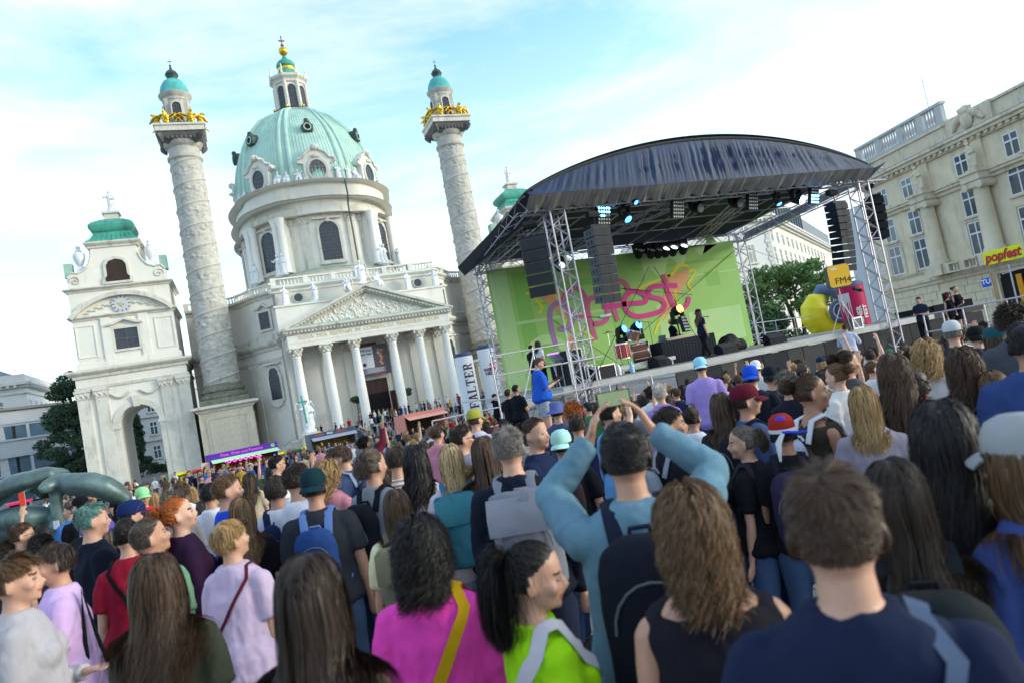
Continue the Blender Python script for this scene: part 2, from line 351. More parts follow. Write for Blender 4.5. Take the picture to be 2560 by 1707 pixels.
# ---- pavilions (left and right)
def pavilion(cx, mirror):
    Y0, D = -1.0, 9.5
    hw = 5.75
    b = MB(); W = lambda x: cx+x
    aw = 2.08; sp = 5.3
    # lower storey with passage arch: front and back walls, solid sides
    outl = [(W(-hw), ZG), (W(-aw), ZG), (W(-aw), sp)]+[(W(-aw*cos(pi*i/14)), sp+2.2*sin(pi*i/14)) for i in range(1, 14)]+[(W(aw), sp), (W(aw), ZG), (W(hw), ZG), (W(hw), 11.6), (W(-hw), 11.6)]
    b.prism(outl, Y0, Y0+D)
    pv = cpart(b, 'pavilion', [PLAS], None, 30)
    t = MB()
    path = [(W(-hw), Y0+D), (W(-hw), Y0), (W(hw), Y0), (W(hw), Y0+D)]
    pr = [(p[0], p[1]) for p in path]
    t.sweep(cornice(11.35, 12.25, 0.75), pr); t.sweep([(0, 10.05), (0.14, 10.05), (0.2, 10.35), (0, 10.4)], pr)
    # pilasters with capitals and bases
    for x in (-5.2, -3.35, 3.35, 5.2):
        t.box(W(x-0.62), W(x+0.62), Y0-0.22, Y0+0.05, ZG+0.9, 9.0)
        for i, (z0, z1, o) in enumerate(((9.0, 9.35, 0.06), (9.35, 9.75, 0.14), (9.75, 10.05, 0.22))): t.box(W(x-0.62-o), W(x+0.62+o), Y0-0.24-o, Y0+0.04, z0, z1-0.02)
        for k in range(5): t.sphere((W(x-0.5+0.25*k), Y0-0.34, 9.3+0.28*(k % 2)), (0.13, 0.11, 0.2), 6, 4)
        t.box(W(x-0.78), W(x+0.78), Y0-0.34, Y0+0.04, ZG, ZG+0.9)
    # arch surround, imposts, keystone, garlands
    ring(t, [(W(-2.75), ZG), (W(-2.75), sp)]+[(W(-2.75*cos(pi*i/14)), sp+2.85*sin(pi*i/14)) for i in range(1, 14)]+[(W(2.75), sp), (W(2.75), ZG)],
         [(W(-aw-.004), ZG), (W(-aw-.004), sp)]+[(W(-(aw+.004)*cos(pi*i/14)), sp+2.204*sin(pi*i/14)) for i in range(1, 14)]+[(W(aw+.004), sp), (W(aw+.004), ZG)], Y0-0.14, Y0+0.06)
    for sx in (-1, 1): t.box(W(sx*2.45-0.5), W(sx*2.45+0.5), Y0-0.26, Y0+1.0, sp-0.25, sp+0.12)
    t.prism([(W(-0.3), sp+2.0), (W(0.3), sp+2.0), (W(0.42), sp+3.3), (W(-0.42), sp+3.3)], Y0-0.32, Y0)
    for sx in (-1, 1):
        t.tube([(W(sx*(0.5+2.0*i/8)), Y0-0.16, sp+3.9-0.55*sin(pi*i/8)) for i in range(9)], [0.1+0.06*sin(pi*i/8) for i in range(9)], 6)
    cpart(t, 'pavilion_trim', PLAS2, pv)
    # upper storey
    u = MB(); h2 = 5.25
    u.box(W(-h2-0.22), W(h2+0.22), Y0+0.12, Y0+D-0.2, 12.3, 13.1); u.box(W(-h2), W(h2), Y0+0.35, Y0+D-0.4, 13.1, 21.4)
    for x in (-4.1, 4.1): ring(u, [(W(x-1.0), 13.7), (W(x+1.0), 13.7), (W(x+1.0), 17.4), (W(x-1.0), 17.4)], [(W(x-0.88), 13.82), (W(x+0.88), 13.82), (W(x+0.88), 17.28), (W(x-0.88), 17.28)], Y0+0.27, Y0+0.4)
    for x in (-1.95, 1.95): u.box(W(x-0.5), W(x+0.5), Y0+0.2, Y0+0.4, 13.1, 18.1)
    up = cpart(u, 'upper_storey', PLAS)
    v = MB(); path = [(W(-h2), Y0+D-0.4), (W(-h2), Y0+0.35), (W(h2), Y0+0.35), (W(h2), Y0+D-0.4)]
    v.sweep(cornice(17.95, 18.4, 0.45), path); v.sweep(cornice(21.3, 21.75, 0.5), path)
    # segmental pediment: arc through (-5.5,18.4),(0,21),(5.5,18.4)
    R_ = (5.5**2+2.5**2)/(2*2.5); zc = 20.95-R_; a_ = math.asin(5.5/R_)
    ro = [(W(R_*sin(-a_+2*a_*i/20)), zc+R_*cos(-a_+2*a_*i/20)) for i in range(21)]; ri = [(W((R_-0.5)*sin(-a_+2*a_*i/20)), zc+(R_-0.5)*cos(-a_+2*a_*i/20)) for i in range(21)]
    for i in range(20): v.prism([ri[i], ri[i+1], ro[i+1], ro[i]], Y0-0.25, Y0+0.34)
    for sx in (-1, 1):
        for k in range(7): v.sphere((W(sx*(1.35+0.38*k)), Y0+0.3, 19.5-0.12*k+0.15*(k % 2)), (0.32, 0.14, 0.2-0.01*k), 7, 4)
    # window head
    v.prism([(W(-1.9), 17.0), (W(-1.3), 17.0), (W(0), 17.55), (W(1.3), 17.0), (W(1.9), 17.0), (W(1.9), 17.2), (W(1.3), 17.25), (W(0), 17.85), (W(-1.3), 17.25), (W(-1.9), 17.2)], Y0-0.1, Y0+0.35)
    cpart(v, 'upper_trim', PLAS2, up)
    fr0 = frame_on(W(0), Y0+0.35, -pi/2); frW = lambda x, y, z: (W(x), Y0+0.35+y, z)
    window(up, 'window', [(-1.22, 14.2), (1.22, 14.2), (1.22, 16.55), (-1.22, 16.55)], frW, (2, 2), bar=0.09)
    if True:
        c = MB(); c.cyl((W(0), Y0+0.3, 19.45), (W(0), Y0+0.14, 19.45), 1.02, n=28)
        ck = cpart(c, 'clock', mat('clock_face', (0.55, 0.55, 0.56), 0.6), up)
        n = MB()
        for k in range(12):
            a = k*pi/6; n.obox((W(0.84*sin(a)), Y0+0.12, 19.45+0.84*cos(a)), (0.09, 0.03, 0.24), Matrix.Rotation(a, 3, 'Y'))
        tag(cpart(n, 'hour_mark', mat('clock_blue', (0.05, 0.07, 0.16), 0.6), ck, 0), kind='stuff')
        n = MB(); n.obox((W(-0.12), Y0+0.10, 19.3), (0.1, 0.02, 0.7), Matrix.Rotation(2.5, 3, 'Y')); n.obox((W(0.15), Y0+0.098, 19.4), (0.08, 0.02, 0.5), Matrix.Rotation(-1.2, 3, 'Y'))
        cpart(n, 'clock_hand', GOLD, ck, 0)
    # gable with volutes
    g = MB(); pts = [(W(-5.2), 21.75), (W(5.2), 21.75), (W(5.15), 23.2), (W(4.7), 23.75), (W(4.0), 23.6), (W(3.3), 23.9), (W(2.75), 24.6), (W(2.45), 25.5), (W(2.4), 26.5), (W(-2.4), 26.5), (W(-2.45), 25.5), (W(-2.75), 24.6), (W(-3.3), 23.9), (W(-4.0), 23.6), (W(-4.7), 23.75), (W(-5.15), 23.2)]
    g.prism(pts, Y0+0.5, Y0+1.6); g.box(W(-2.7), W(2.7), Y0+1.6, Y0+6.8, 21.8, 26.5)
    gb = cpart(g, 'gable', PLAS)
    t = MB()
    for sx in (-1, 1):
        t.tube([(W(sx*(4.35+0.62*(1-k/14)*cos(k*0.75))), Y0+0.46, 22.7+0.62*(1-k/14)*sin(k*0.75)) for k in range(14)], 0.09, 5)
        t.tube([(W(sx*5.1), Y0+0.5, 23.2), (W(sx*4.7), Y0+0.5, 23.75), (W(sx*4.0), Y0+0.5, 23.6), (W(sx*3.3), Y0+0.5, 23.9), (W(sx*2.75), Y0+0.5, 24.6), (W(sx*2.45), Y0+0.5, 25.5)], 0.13, 6)
    t.sweep(cornice(26.4, 27.1, 0.5), [(W(-2.5), Y0+6.8), (W(-2.5), Y0+0.5), (W(2.5), Y0+0.5), (W(2.5), Y0+6.8)]); t.box(W(-2.5), W(2.5), Y0+0.5, Y0+6.8, 26.5, 27.05)
    cpart(t, 'gable_trim', PLAS2, gb)
    lv = [(-1.25, 22.25), (1.25, 22.25), (1.3, 22.7), (1.05, 23.0), (1.05, 24.2), (0.75, 24.7), (0, 24.95), (-0.75, 24.7), (-1.05, 24.2), (-1.05, 23.0), (-1.3, 22.7)]
    m = MB(); frG = lambda x, y, z: (W(x), Y0+0.5+y, z)
    ring(m, [(x*1.28, 23.5+(z-23.5)*1.22) for x, z in lv], lv, -0.16, 0.05, 0, frG); w = cpart(m, 'louvred_opening', PLAS2, gb)
    m = MB(); m.prism(lv, -0.03, 0.03, 0, frG); cpart(m, 'louvre_board', LOUV, w, 0)
    m = MB()
    for k in range(12): m.prism([(-1.03, 22.45+0.19*k), (1.03, 22.45+0.19*k), (1.03, 22.52+0.19*k), (-1.03, 22.52+0.19*k)], -0.09, -0.03, 0, frG)
    tag(cpart(m, 'louvre_slat', LOUV, w, 0), kind='stuff')
    # copper roof
    r = MB(); yc = Y0+3.6
    def sq(prof, nn=4):
        vs = []; 
        for hx, hy, z in prof: vs += [(W(-hx), yc-hy, z), (W(hx), yc-hy, z), (W(hx), yc+hy, z), (W(-hx), yc+hy, z)]
        fs = [(i*4+j, i*4+(j+1) % 4, i*4+4+(j+1) % 4, i*4+4+j) for i in range(len(prof)-1) for j in range(4)]+[tuple((len(prof)-1)*4+j for j in range(4))]
        r.add(vs, fs)
    sq([(2.95, 3.3, 27.1), (2.75, 3.0, 27.35), (2.35, 2.5, 27.75), (2.05, 2.05, 28.3), (1.95, 1.9, 28.6), (2.15, 2.1, 28.75), (2.4, 2.3, 29.1), (2.4, 2.3, 29.5), (2.1, 2.0, 29.85), (1.2, 1.2, 30.35), (0.8, 0.8, 30.5)])
    rf = cpart(r, 'copper_roof', GREEND, None, 40)
    s = MB()
    for k in range(11):
        x = -2.2+0.44*k; s.tube([(W(x*1.25), yc-2.98-.02, 27.36), (W(x), yc-2.1, 28.28)], 0.035, 4)
    tag(cpart(s, 'roof_seam', GREEND, rf), kind='stuff')
    p = MB(); p.box(W(-0.75), W(0.75), yc-0.75, yc+0.75, 30.4, 31.2); p.box(W(-0.95), W(0.95), yc-0.95, yc+0.95, 31.2, 31.45)
    cpart(p, 'roof_pedestal', PLAS2)
    statue(church, 1 if mirror < 0 else 2, (W(0), yc, 31.45-ZG), 2.9)
    for sx in (-1, 1):
        q = MB(); ux = W(sx*3.75); uy = Y0+1.3
        q.box(ux-0.4, ux+0.4, uy-0.4, uy+0.4, 23.7, 24.5)
        q.lathe([(0.2, 24.5), (0.28, 24.7), (0.5, 25.1), (0.68, 25.7), (0.6, 26.1), (0.3, 26.3), (0.38, 26.4), (0.2, 26.6), (0.25, 26.9), (0.05, 27.15)], 12, (ux, uy)); cpart(q, 'urn', STATW)
    q = MB()
    for sx in (-1, 1): q.box(W(sx*5.0)-0.42, W(sx*5.0)+0.42, Y0+1.0, Y0+2.2, 23.3, 25.0)
    cpart(q, 'copper_cover', COPL)
pavilion(-26.8, -1); pavilion(26.8, 1)
# ---- nave front: central block, concave wings
cb = MB(); FX = 10.0
cb.box(-FX, FX, -5.4, 8, ZG, 18.2); body = cpart(cb, 'front_block', CREAM)
wpath = [(-20.6, 4.6), (-18.5, 4.7), (-16.5, 4.3), (-14.6, 3.2), (-13.4, 1.2), (-12.6, -0.4), (-11.6, -1.7), (-10.6, -2.6), (-10.2, -3.0)]
for sx in (-1, 1):
    pth = wpath if sx < 0 else [(-x, y) for x, y in reversed(wpath)]
    pth2 = [(-20.6, 7.0)]+pth if False else pth
    wb = MB(); wb.sweep([(0, ZG), (0, 18.2), (-3.0, 18.2), (-3.0, ZG), (0, ZG)], pth); wing = cpart(wb, 'concave_wing', PLAS, None, 50)
    t = MB(); t.sweep(cornice(11.3, 12.3, 0.75), pth); t.sweep([(0, 10.0), (0.12, 10.0), (0.18, 10.3), (0, 10.35)], pth); t.sweep(cornice(17.7, 18.35, 0.6), pth); t.sweep([(0, 12.4), (0.2, 12.4), (0.2, 13.2), (0, 13.3)], pth)
    cpart(t, 'wing_cornice', PLAS2, wing, 40)
    t = MB(); t.sweep([(-0.1, 12.44), (0.5, 12.32), (0.5, 12.37), (-0.1, 12.5)], pth); t.sweep([(-0.1, 18.48), (0.42, 18.37), (0.42, 18.42), (-0.1, 18.54)], pth); cpart(t, 'copper_flashing', COPL, wing, 40)
    ang = atan2(-0.76, -0.65) if sx < 0 else atan2(-0.76, 0.65)
    wx, wy = (-11.45, -2.0) if sx < 0 else (11.45, -2.0)
    fr = frame_on(wx, wy, ang)
    window(wing, 'lower_window', [(-0.8, 5.2), (0.8, 5.2), (0.8, 8.0), (0.65, 8.3), (0.65, 8.7), (0.35, 9.1), (-0.35, 9.1), (-0.65, 8.7), (-0.65, 8.3), (-0.8, 8.0)], fr, (4, 8), bar=0.05)
    window(wing, 'upper_window', [(-0.78, 13.95), (0.78, 13.95), (0.78, 16.05), (-0.78, 16.05)], fr, (4, 5), bar=0.05)
    d = MB(); d.prism([(-1.5, 16.5), (-0.7, 16.5), (0, 16.95), (0.7, 16.5), (1.5, 16.5), (1.5, 16.7), (0.75, 16.75), (0, 17.25), (-0.75, 16.75), (-1.5, 16.7)], -0.35, 0.1, 0, fr)
    d.prism([(-1.3, 9.55), (1.3, 9.55), (1.3, 9.75), (-1.3, 9.75)], -0.4, 0.1, 0, fr); d.prism([(-0.7, 4.5), (0, 4.2), (0.7, 4.5), (0.85, 4.9), (-0.85, 4.9)], -0.25, 0.1, 0, fr)
    # pilaster by the window
    fr2 = frame_on(*((-13.45, 1.2) if sx < 0 else (13.45, 1.2)), atan2(-0.6, -0.8) if sx < 0 else atan2(-0.6, 0.8))
    d.prism([(-0.55, ZG), (0.55, ZG), (0.55, 9.0), (-0.55, 9.0)], -0.2, 0.1, 0, fr2)
    for z0, z1, o in ((9.0, 9.35, .04), (9.35, 9.7, .12), (9.7, 10.0, .2)): d.prism([(-0.55-o, z0), (0.55+o, z0), (0.55+o, z1-.02), (-0.55-o, z1-.02)], -0.22-o, 0.1, 0, fr2)
    cpart(d, 'window_head', PLAS2, wing)
    bpath = [(x, y+0.35) for x, y in pth]
    balustrade(wing, bpath, 18.45, 1.0, m=PLAS)
# upper attic of the front block
t = MB(); front = [(-10.35, -5.4), (10.35, -5.4)]
t.sweep(cornice(17.6, 18.35, 0.55), front); t.sweep([(0, 15.55), (0.1, 15.55), (0.1, 15.75), (0, 15.8)], front); t.box(-10.35, 10.35, -6.9, -5.35, 12.2, 15.6); t.box(-10.5, 10.5, -7.05, -5.3, 15.6, 15.8)
cpart(t, 'attic', PLAS, body)
t = MB(); t.sweep([(-0.1, 18.48), (0.38, 18.37), (0.38, 18.42), (-0.1, 18.54)], front); t.box(-10.45, 10.45, -6.98, -5.45, 15.8, 15.84); cpart(t, 'copper_flashing', COPL, body)
balustrade(body, [(-10.2, -5.0), (-3, -5.0), (3, -5.0), (10.2, -5.0)], 18.45, 1.0)
for x in (-7.4, 7.6):
    m = MB(); m.cyl((x, -5.43, 16.75), (x, -5.6, 16.75), 0.62, n=24); rw = cpart(m, 'round_window', PLAS2, body); m = MB(); m.cyl((x, -5.55, 16.75), (x, -5.63, 16.75), 0.5, n=24); cpart(m, 'glazing', GLASSD, rw)
for i, (x, z) in enumerate(((-9.0, 0), (-5.6, 1), (6.1, 2), (9.7, 0))): statue(church, z, (x, -6.3, 15.84-ZG), 2.5, 0.3*(-1)**i)
statue(church, 3, (0.1, -8.0, 17.0-ZG), 3.0); statue(church, 4, (1.9, -8.2, 16.3-ZG), 2.4, 0.5); statue(church, 5, (-1.8, -8.2, 16.3-ZG), 2.2, -0.5)
# ---- portico
pc = MB()
YP = -9.66
stp = MB()
for k in range(13): stp.box(-11.2-0.34*k, 11.2+0.34*k, YP-1.5-0.38*k, -5.0, -0.154*(k+1), -0.154*k)
st = cpart(stp, 'portico_steps', mat('step_stone', (0.42, 0.40, 0.37), 0.9, 0.2, 1.5), None, 0)
en = MB(); ex = 9.75
en.box(-ex, ex, YP+0.35, YP+1.6, 10.4, 11.9); en.box(-ex-.04, ex+.04, YP+0.31, YP+1.5, 10.9, 10.96); en.box(-ex, -ex+1.2, YP+1.6, -5.38, 10.4, 11.9); en.box(ex-1.2, ex, YP+1.6, -5.38, 10.4, 11.9)
en.box(-ex+1.2, ex-1.2, YP+1.6, -5.39, 11.5, 11.88)
port = cpart(en, 'portico_entablature', PLAS)
t = MB(); t.sweep(cornice(11.85, 12.6, 0.6), [(-ex, -5.4), (-ex, YP+0.35), (ex, YP+0.35), (ex, -5.4)]); t.box(-ex, ex, YP+0.35, -5.4, 11.9, 12.55)
# raking cornices of the pediment
for sx in (-1, 1):
    A_, B_ = (sx*10.3, 12.62), (0.0, 16.72); dx, dz = B_[0]-A_[0], B_[1]-A_[1]; ln = hypot(dx, dz); nx_, nz_ = -dz/ln*(-1 if dx*1 < 0 else 1), dx/ln*(-1 if dx < 0 else 1)
    if nz_ > 0: nx_, nz_ = -nx_, -nz_
    for o0, o1, yf in ((0, 0.28, -0.25), (0.28, 0.6, 0.05), (0.6, 0.8, 0.28)):
        t.prism([(A_[0]+nx_*o0, A_[1]+nz_*o0), (B_[0], B_[1]+(o0/nz_ if nz_ else 0)), (B_[0], B_[1]+(o1/nz_)), (A_[0]+nx_*o1, A_[1]+nz_*o1)], YP+yf, YP+1.5)
t.prism([(-10.1, 12.6), (10.1, 12.6), (0, 16.3)], YP+0.7, YP+3.9)
cpart(t, 'pediment', PLAS2, port)
t = MB()
for k in range(48):
    x = -9.7+k*19.4/47; t.box(x-0.11, x+0.11, YP-0.05, YP+0.2, 11.98, 12.2)
for sx in (-1, 1):
    for k in range(24):
        f_ = (k+0.8)/25; x = sx*10.3*(1-f_); z = 12.62+4.1*f_-0.62; t.obox((x, YP+0.08, z), (0.2, 0.3, 0.2), Matrix.Rotation(sx*math.atan(4.1/10.3), 3, 'Y'))
tag(cpart(t, 'dentil', PLAS2, port, 0), kind='stuff')
rl = MB(); rd = random.Random(5)
for k in range(190):
    x = rd.uniform(-6.6, 6.6); zmax = 15.9-abs(x)*0.40; z = rd.uniform(12.95, max(13.0, zmax-0.35))
    rl.sphere((x, YP+0.68, z), (rd.uniform(0.07, 0.2), rd.uniform(0.06, 0.14), rd.uniform(0.1, 0.34)), 7, 5, M=Matrix.Rotation(rd.uniform(-0.9, 0.9), 3, 'Y'))
cpart(rl, 'tympanum_relief', PLAS, port)
t = MB(); t.prism([(-9.9, 12.62), (9.9, 12.62), (9.6, 12.72), (-9.6, 12.72)], YP-0.2, YP+0.68); cpart(t, 'copper_flashing', COPL, port)
tm = text_mesh('VOTA  MEA  REDDAM  IN  CONSPECTU  TIMENTIUM  DEUM', 0.62, GOLDT, 0.02, space=1.02, bold=0.0)
tm_ = tag(inst('inscription', tm, port, (0, YP+0.325, 11.42), FACE), kind='stuff')
colm = MB(); colm.lathe([(0.72, 0.0), (0.72, 0.15), (0.66, 0.2), (0.68, 0.32), (0.57, 0.42), (0.56, 0.5), (0.555, 3.5), (0.52, 6.0), (0.47, 9.2), (0.52, 9.28), (0.5, 9.36)], 24); COLM = colm.mesh('portico_column', COLW, 35)
capm = MB(); capm.lathe([(0.48, 9.33), (0.53, 9.6), (0.6, 9.75), (0.56, 9.8), (0.64, 10.1), (0.78, 10.25)], 16); capm.box(-0.72, 0.72, -0.72, 0.72, 10.25, 10.42)
for k in range(8):
    for r_, z_ in ((0.56, 9.62), (0.64, 9.98)): capm.sphere((r_*cos(k*pi/4+z_), r_*sin(k*pi/4+z_), z_), (0.13, 0.13, 0.2), 6, 4)
for sx in (-1, 1):
    for sy in (-1, 1): capm.sphere((0.66*sx, 0.66*sy, 10.1), 0.16, 6, 4)
CAPM = capm.mesh('capital', PLAS2, 40)
for x in (-9.0, -5.62, -2.25, 2.3, 5.7, 9.03):
    c = inst('portico_column', COLM, church, (x, YP+0.95, -ZG)); inst('capital', CAPM, c)
for x in (-8.8, -5.5, -2.8, 2.8, 5.5, 8.8):       # pilasters on the wall behind
    p = MB(); p.box(x-0.5, x+0.5, -5.62, -5.38, 0.0, 9.3); pp = cpart(p, 'wall_pilaster', CREAM)
    q = MB(); q.lathe([(0.5, 9.3), (0.56, 9.6), (0.62, 9.78), (0.58, 9.82), (0.8, 10.25)], 12, (x, -5.45), ay=0.45); q.box(x-0.8, x+0.8, -5.8, -5.4, 10.25, 10.42)
    for k in range(5): q.sphere((x-0.5+0.25*k, -5.75, 9.55+0.3*(k % 2)), (0.13, 0.1, 0.18), 6, 4)
    cpart(q, 'capital', PLAS2, pp)
d = MB(); ring(d, [(-2.0, 0), (2.0, 0), (2.0, 6.0), (-2.0, 6.0)], [(-1.45, 0.001), (1.45, 0.001), (1.45, 5.45), (-1.45, 5.45)], -5.75, -5.38); dr = cpart(d, 'portal', PLAS2)
d = MB(); d.box(-1.45, 1.45, -5.47, -5.41, 0, 3.7); cpart(d, 'doorway', DARK, dr, 0)
d = MB(); d.box(-1.45, 1.45, -5.52, -5.42, 3.7, 5.45); d.box(-1.3, -0.1, -5.56, -5.5, 3.9, 5.3); d.box(0.1, 1.3, -5.56, -5.5, 3.9, 5.3); cpart(d, 'transom_panel', WOODD, dr, 20)
for sx in (-1, 1):
    d = MB(); d.obox((sx*1.75, -6.1, 1.85), (1.3, 0.1, 3.7), Matrix.Rotation(sx*-1.2, 3, 'Z')); cpart(d, 'door', WOODD, dr, 0)
d = MB(); d.box(-2.2, 0.9, -5.7, -5.55, 9.5, 10.0); cpart(d, 'name_board', mat('red_marble', (0.16, 0.05, 0.035), 0.6), dr, 0)
# ---- drum and dome (oval plan)
DX, DY, YD = 12.0, 15.6, 26.2
def oval(k, a0=0.0, a1=2*pi, n=96): return [(DX*k*cos(a0+(a1-a0)*i/n)+(0), YD+DY*k*sin(a0+(a1-a0)*i/n)) for i in range(n+(0 if abs(a1-a0-2*pi) < 1e-6 else 1))]
def opt(th, off=0.0):
    """point on the oval at parameter th, with outward plan angle"""
    x, y = DX*cos(th), DY*sin(th); nx_, ny_ = cos(th)/DX, sin(th)/DY; l = hypot(nx_, ny_); nx_, ny_ = nx_/l, ny_/l
    return x+nx_*off, YD+y+ny_*off, atan2(ny_, nx_)
m = MB(); m.lathe([(1, 14.0), (1, 34.0)], 96, (0, YD), DX, DY); drum = cpart(m, 'drum', PLAS, None, 40)
m = MB(); m.box(-14.5, 14.5, 6, 44, 12, 18.4); m.lathe([(1.13, 18.0), (1.13, 20.6), (1.05, 20.9), (1.05, 22.9), (1.07, 23.0), (1.07, 23.3), (0.99, 23.5)], 96, (0, YD), DX, DY); cpart(m, 'drum_base', PLAS)
m = MB(); m.lathe([(1.055, 23.28), (1.085, 23.18), (1.085, 23.26), (1.0, 23.6)], 96, (0, YD), DX, DY, cap=False); cpart(m, 'copper_flashing', COPL, drum, 50)
# entablature, breaking forward over the four diagonal bays
diag = [radians(a) for a in (-132, -48, 48, 132)]
def brk(th):
    return max([math.exp(-((((th-d+pi) % (2*pi))-pi)/0.36)**6) for d in diag])
def ovp(base, bk, n=192): return [((DX+base+bk*brk(th_))*cos(th_), YD+(DY+base+bk*brk(th_))*sin(th_)) for th_ in [-2*pi*i/n for i in range(n)]]
m = MB(); pth = [p for p in ovp(-0.1, 0.65)]
m.sweep([(-1.2, 31.55), (0, 31.55), (0.06, 32.05), (0.0, 32.15), (0.0, 32.85), (0.25, 33.05), (0.5, 33.50), (0.55, 33.90), (-1.2, 34.05)], [(x, y) for x, y in reversed(pth)] if False else pth, closed=True)
cpart(m, 'drum_cornice', PLAS2, drum, 40)
m = MB(); m.sweep([(-1.3, 33.85), (-0.15, 33.95), (-0.15, 36.05), (0.1, 36.15), (0.12, 36.50), (-1.3, 36.65)], pth, closed=True); at = cpart(m, 'drum_attic', PLAS, drum, 40)
m = MB(); m.sweep([(-0.2, 36.57), (0.16, 36.51), (0.16, 36.57), (-0.2, 36.65)], pth, closed=True); m.sweep([(0.3, 34.01), (0.6, 33.91), (0.6, 33.97), (0.3, 34.07)], pth, closed=True); cpart(m, 'copper_flashing', COPL, drum, 40)
bays = [radians(a) for a in (-90, -132, -48, -180+0.0, 0.0, 48, 132)]
for k, th in enumerate(bays):
    dg_ = k in (1, 2, 5, 6); x, y, an = opt(th, 0.55 if dg_ else 0.02); fr = frame_on(x, y, an)
    if dg_:
        m = MB(); m.prism([(-3.6, 23.4), (3.6, 23.4), (3.6, 31.65), (-3.6, 31.65)], 0.0, 2.2, 0, fr); cpart(m, 'drum_bay', PLAS, drum)
        for sx in (-1, 1):
            for off in (2.35, 3.45):
                px_, py_, _ = fr(sx*off, -0.55, 0); c = MB(); c.lathe([(0.7, 23.4), (0.7, 23.7), (0.58, 23.9), (0.56, 27), (0.5, 30.35), (0.56, 30.45), (0.52, 30.55), (0.75, 31.45), (0.8, 31.57)], 16, (px_, py_)); cpart(c, 'drum_column', COLW, drum, 35)
        px_, py_, _ = fr(0, -1.6, 0); m = MB()
    else:
        for off in (-5.6, -3.4, 3.4, 5.6):
            m = MB(); p_ = opt(th+off/DX*(1 if k else 1), 0); f2 = frame_on(*p_[:2], p_[2]); m.prism([(-0.65, 23.4), (0.65, 23.4), (0.65, 30.35), (-0.65, 30.35)], -0.18, 0.3, 0, f2); m.prism([(-0.8, 30.35), (0.8, 30.35), (0.8, 31.45), (-0.8, 31.45)], -0.3, 0.3, 0, f2)
            for q in range(4): pp = f2(-0.5+0.33*q, -0.35, 30.75+0.35*(q % 2)); m.sphere(pp, 0.18, 6, 4)
            cpart(m, 'drum_pilaster', PLAS2, drum)
    w = window(drum, 'drum_window', [(px, pz+24.5) for px, pz in arch_poly(1.42, 4.5, 14)], fr, (6, 11), fw=0.34, bar=0.07)
    m = MB(); m.prism([(-2.1, 30.75), (2.1, 30.75), (2.1, 31.00), (-2.1, 31.00)], -0.45, 0.1, 0, fr); m.sphere(fr(0, -0.25, 30.50), (0.4, 0.3, 0.3), 8, 5); m.prism([(-2.0, 23.9), (2.0, 23.9), (2.0, 24.2), (-2.0, 24.2)], -0.4, 0.1, 0, fr); cpart(m, 'window_head', PLAS2, w)
    # oval dormer on the attic
    x, y, an = opt(th, 0.35 if dg_ else -0.35); fr = frame_on(x, y, an)
    ov = [(1.22*cos(2*pi*i/24), 38.50+1.5*sin(2*pi*i/24)) for i in range(24)]
    m = MB(); prof = [(-2.35, 36.55), (2.35, 36.55), (2.0, 37.55), (1.95, 39.45), (2.75, 39.65), (2.75, 40.15), (2.0, 40.35), (1.5, 41.05), (0.7, 41.50), (0.4, 42.05), (-0.4, 42.05), (-0.7, 41.50), (-1.5, 41.05), (-2.0, 40.35), (-2.75, 40.15), (-2.75, 39.65), (-1.95, 39.45), (-2.0, 37.55)]
    m.prism(prof, 0.0, 3.2, 0, fr); dm = cpart(m, 'oval_dormer', PLAS, drum, 20)
    m = MB(); ring(m, [(px*1.25, 38.50+(pz-38.50)*1.22) for px, pz in ov], ov, -0.2, 0.02, 0, fr); pts = [fr(px, -0.1, pz+0.05) for px, pz in prof[4:15]]; m.tube(pts, 0.2, 6); m.sphere(fr(0, -0.2, 41.95), (0.55, 0.4, 0.5), 8, 6); m.sphere(fr(0, -0.2, 40.55), (0.7, 0.25, 0.35), 8, 5)
    cpart(m, 'dormer_moulding', PLAS2, dm, 40)
    m = MB(); m.prism(ov, -0.05, 0.02, 0, fr); cpart(m, 'glazing', GLASSD if k else mat('sky_glass', (0.16, 0.16, 0.17), 0.3, 0.4, 1.0), dm, 0)
    m = MB()
    for q in (-0.6, 0.0, 0.6): m.prism([(q-0.03, 37.15), (q+0.03, 37.15), (q+0.03, 39.85), (q-0.03, 39.85)], -0.09, -0.05, 0, fr)
    for q in (37.65, 38.20, 38.75, 39.30): m.prism([(-1.1, q-0.03), (1.1, q-0.03), (1.1, q+0.03), (-1.1, q+0.03)], -0.092, -0.052, 0, fr)
    tag(cpart(m, 'window_bars', LEAD, dm, 0), kind='stuff')
for k, a in enumerate((-112, -104, -76, -68, -150, -158, -30, -22, -118, -62)):
    x, y, an = opt(radians(a), 0.1); statue(church, (4, 5, 3, 0)[k % 4], (x, y, 36.60-ZG), 2.6 if k < 8 else 3.0, an+pi/2)
for k, a in enumerate((-120, -60, -141, -40, -123, -57)):
    x, y, an = opt(radians(a), 2.0); statue(church, (3, 0, 2)[k % 3], (x, y, 23.2-ZG), 3.2, an+pi/2)
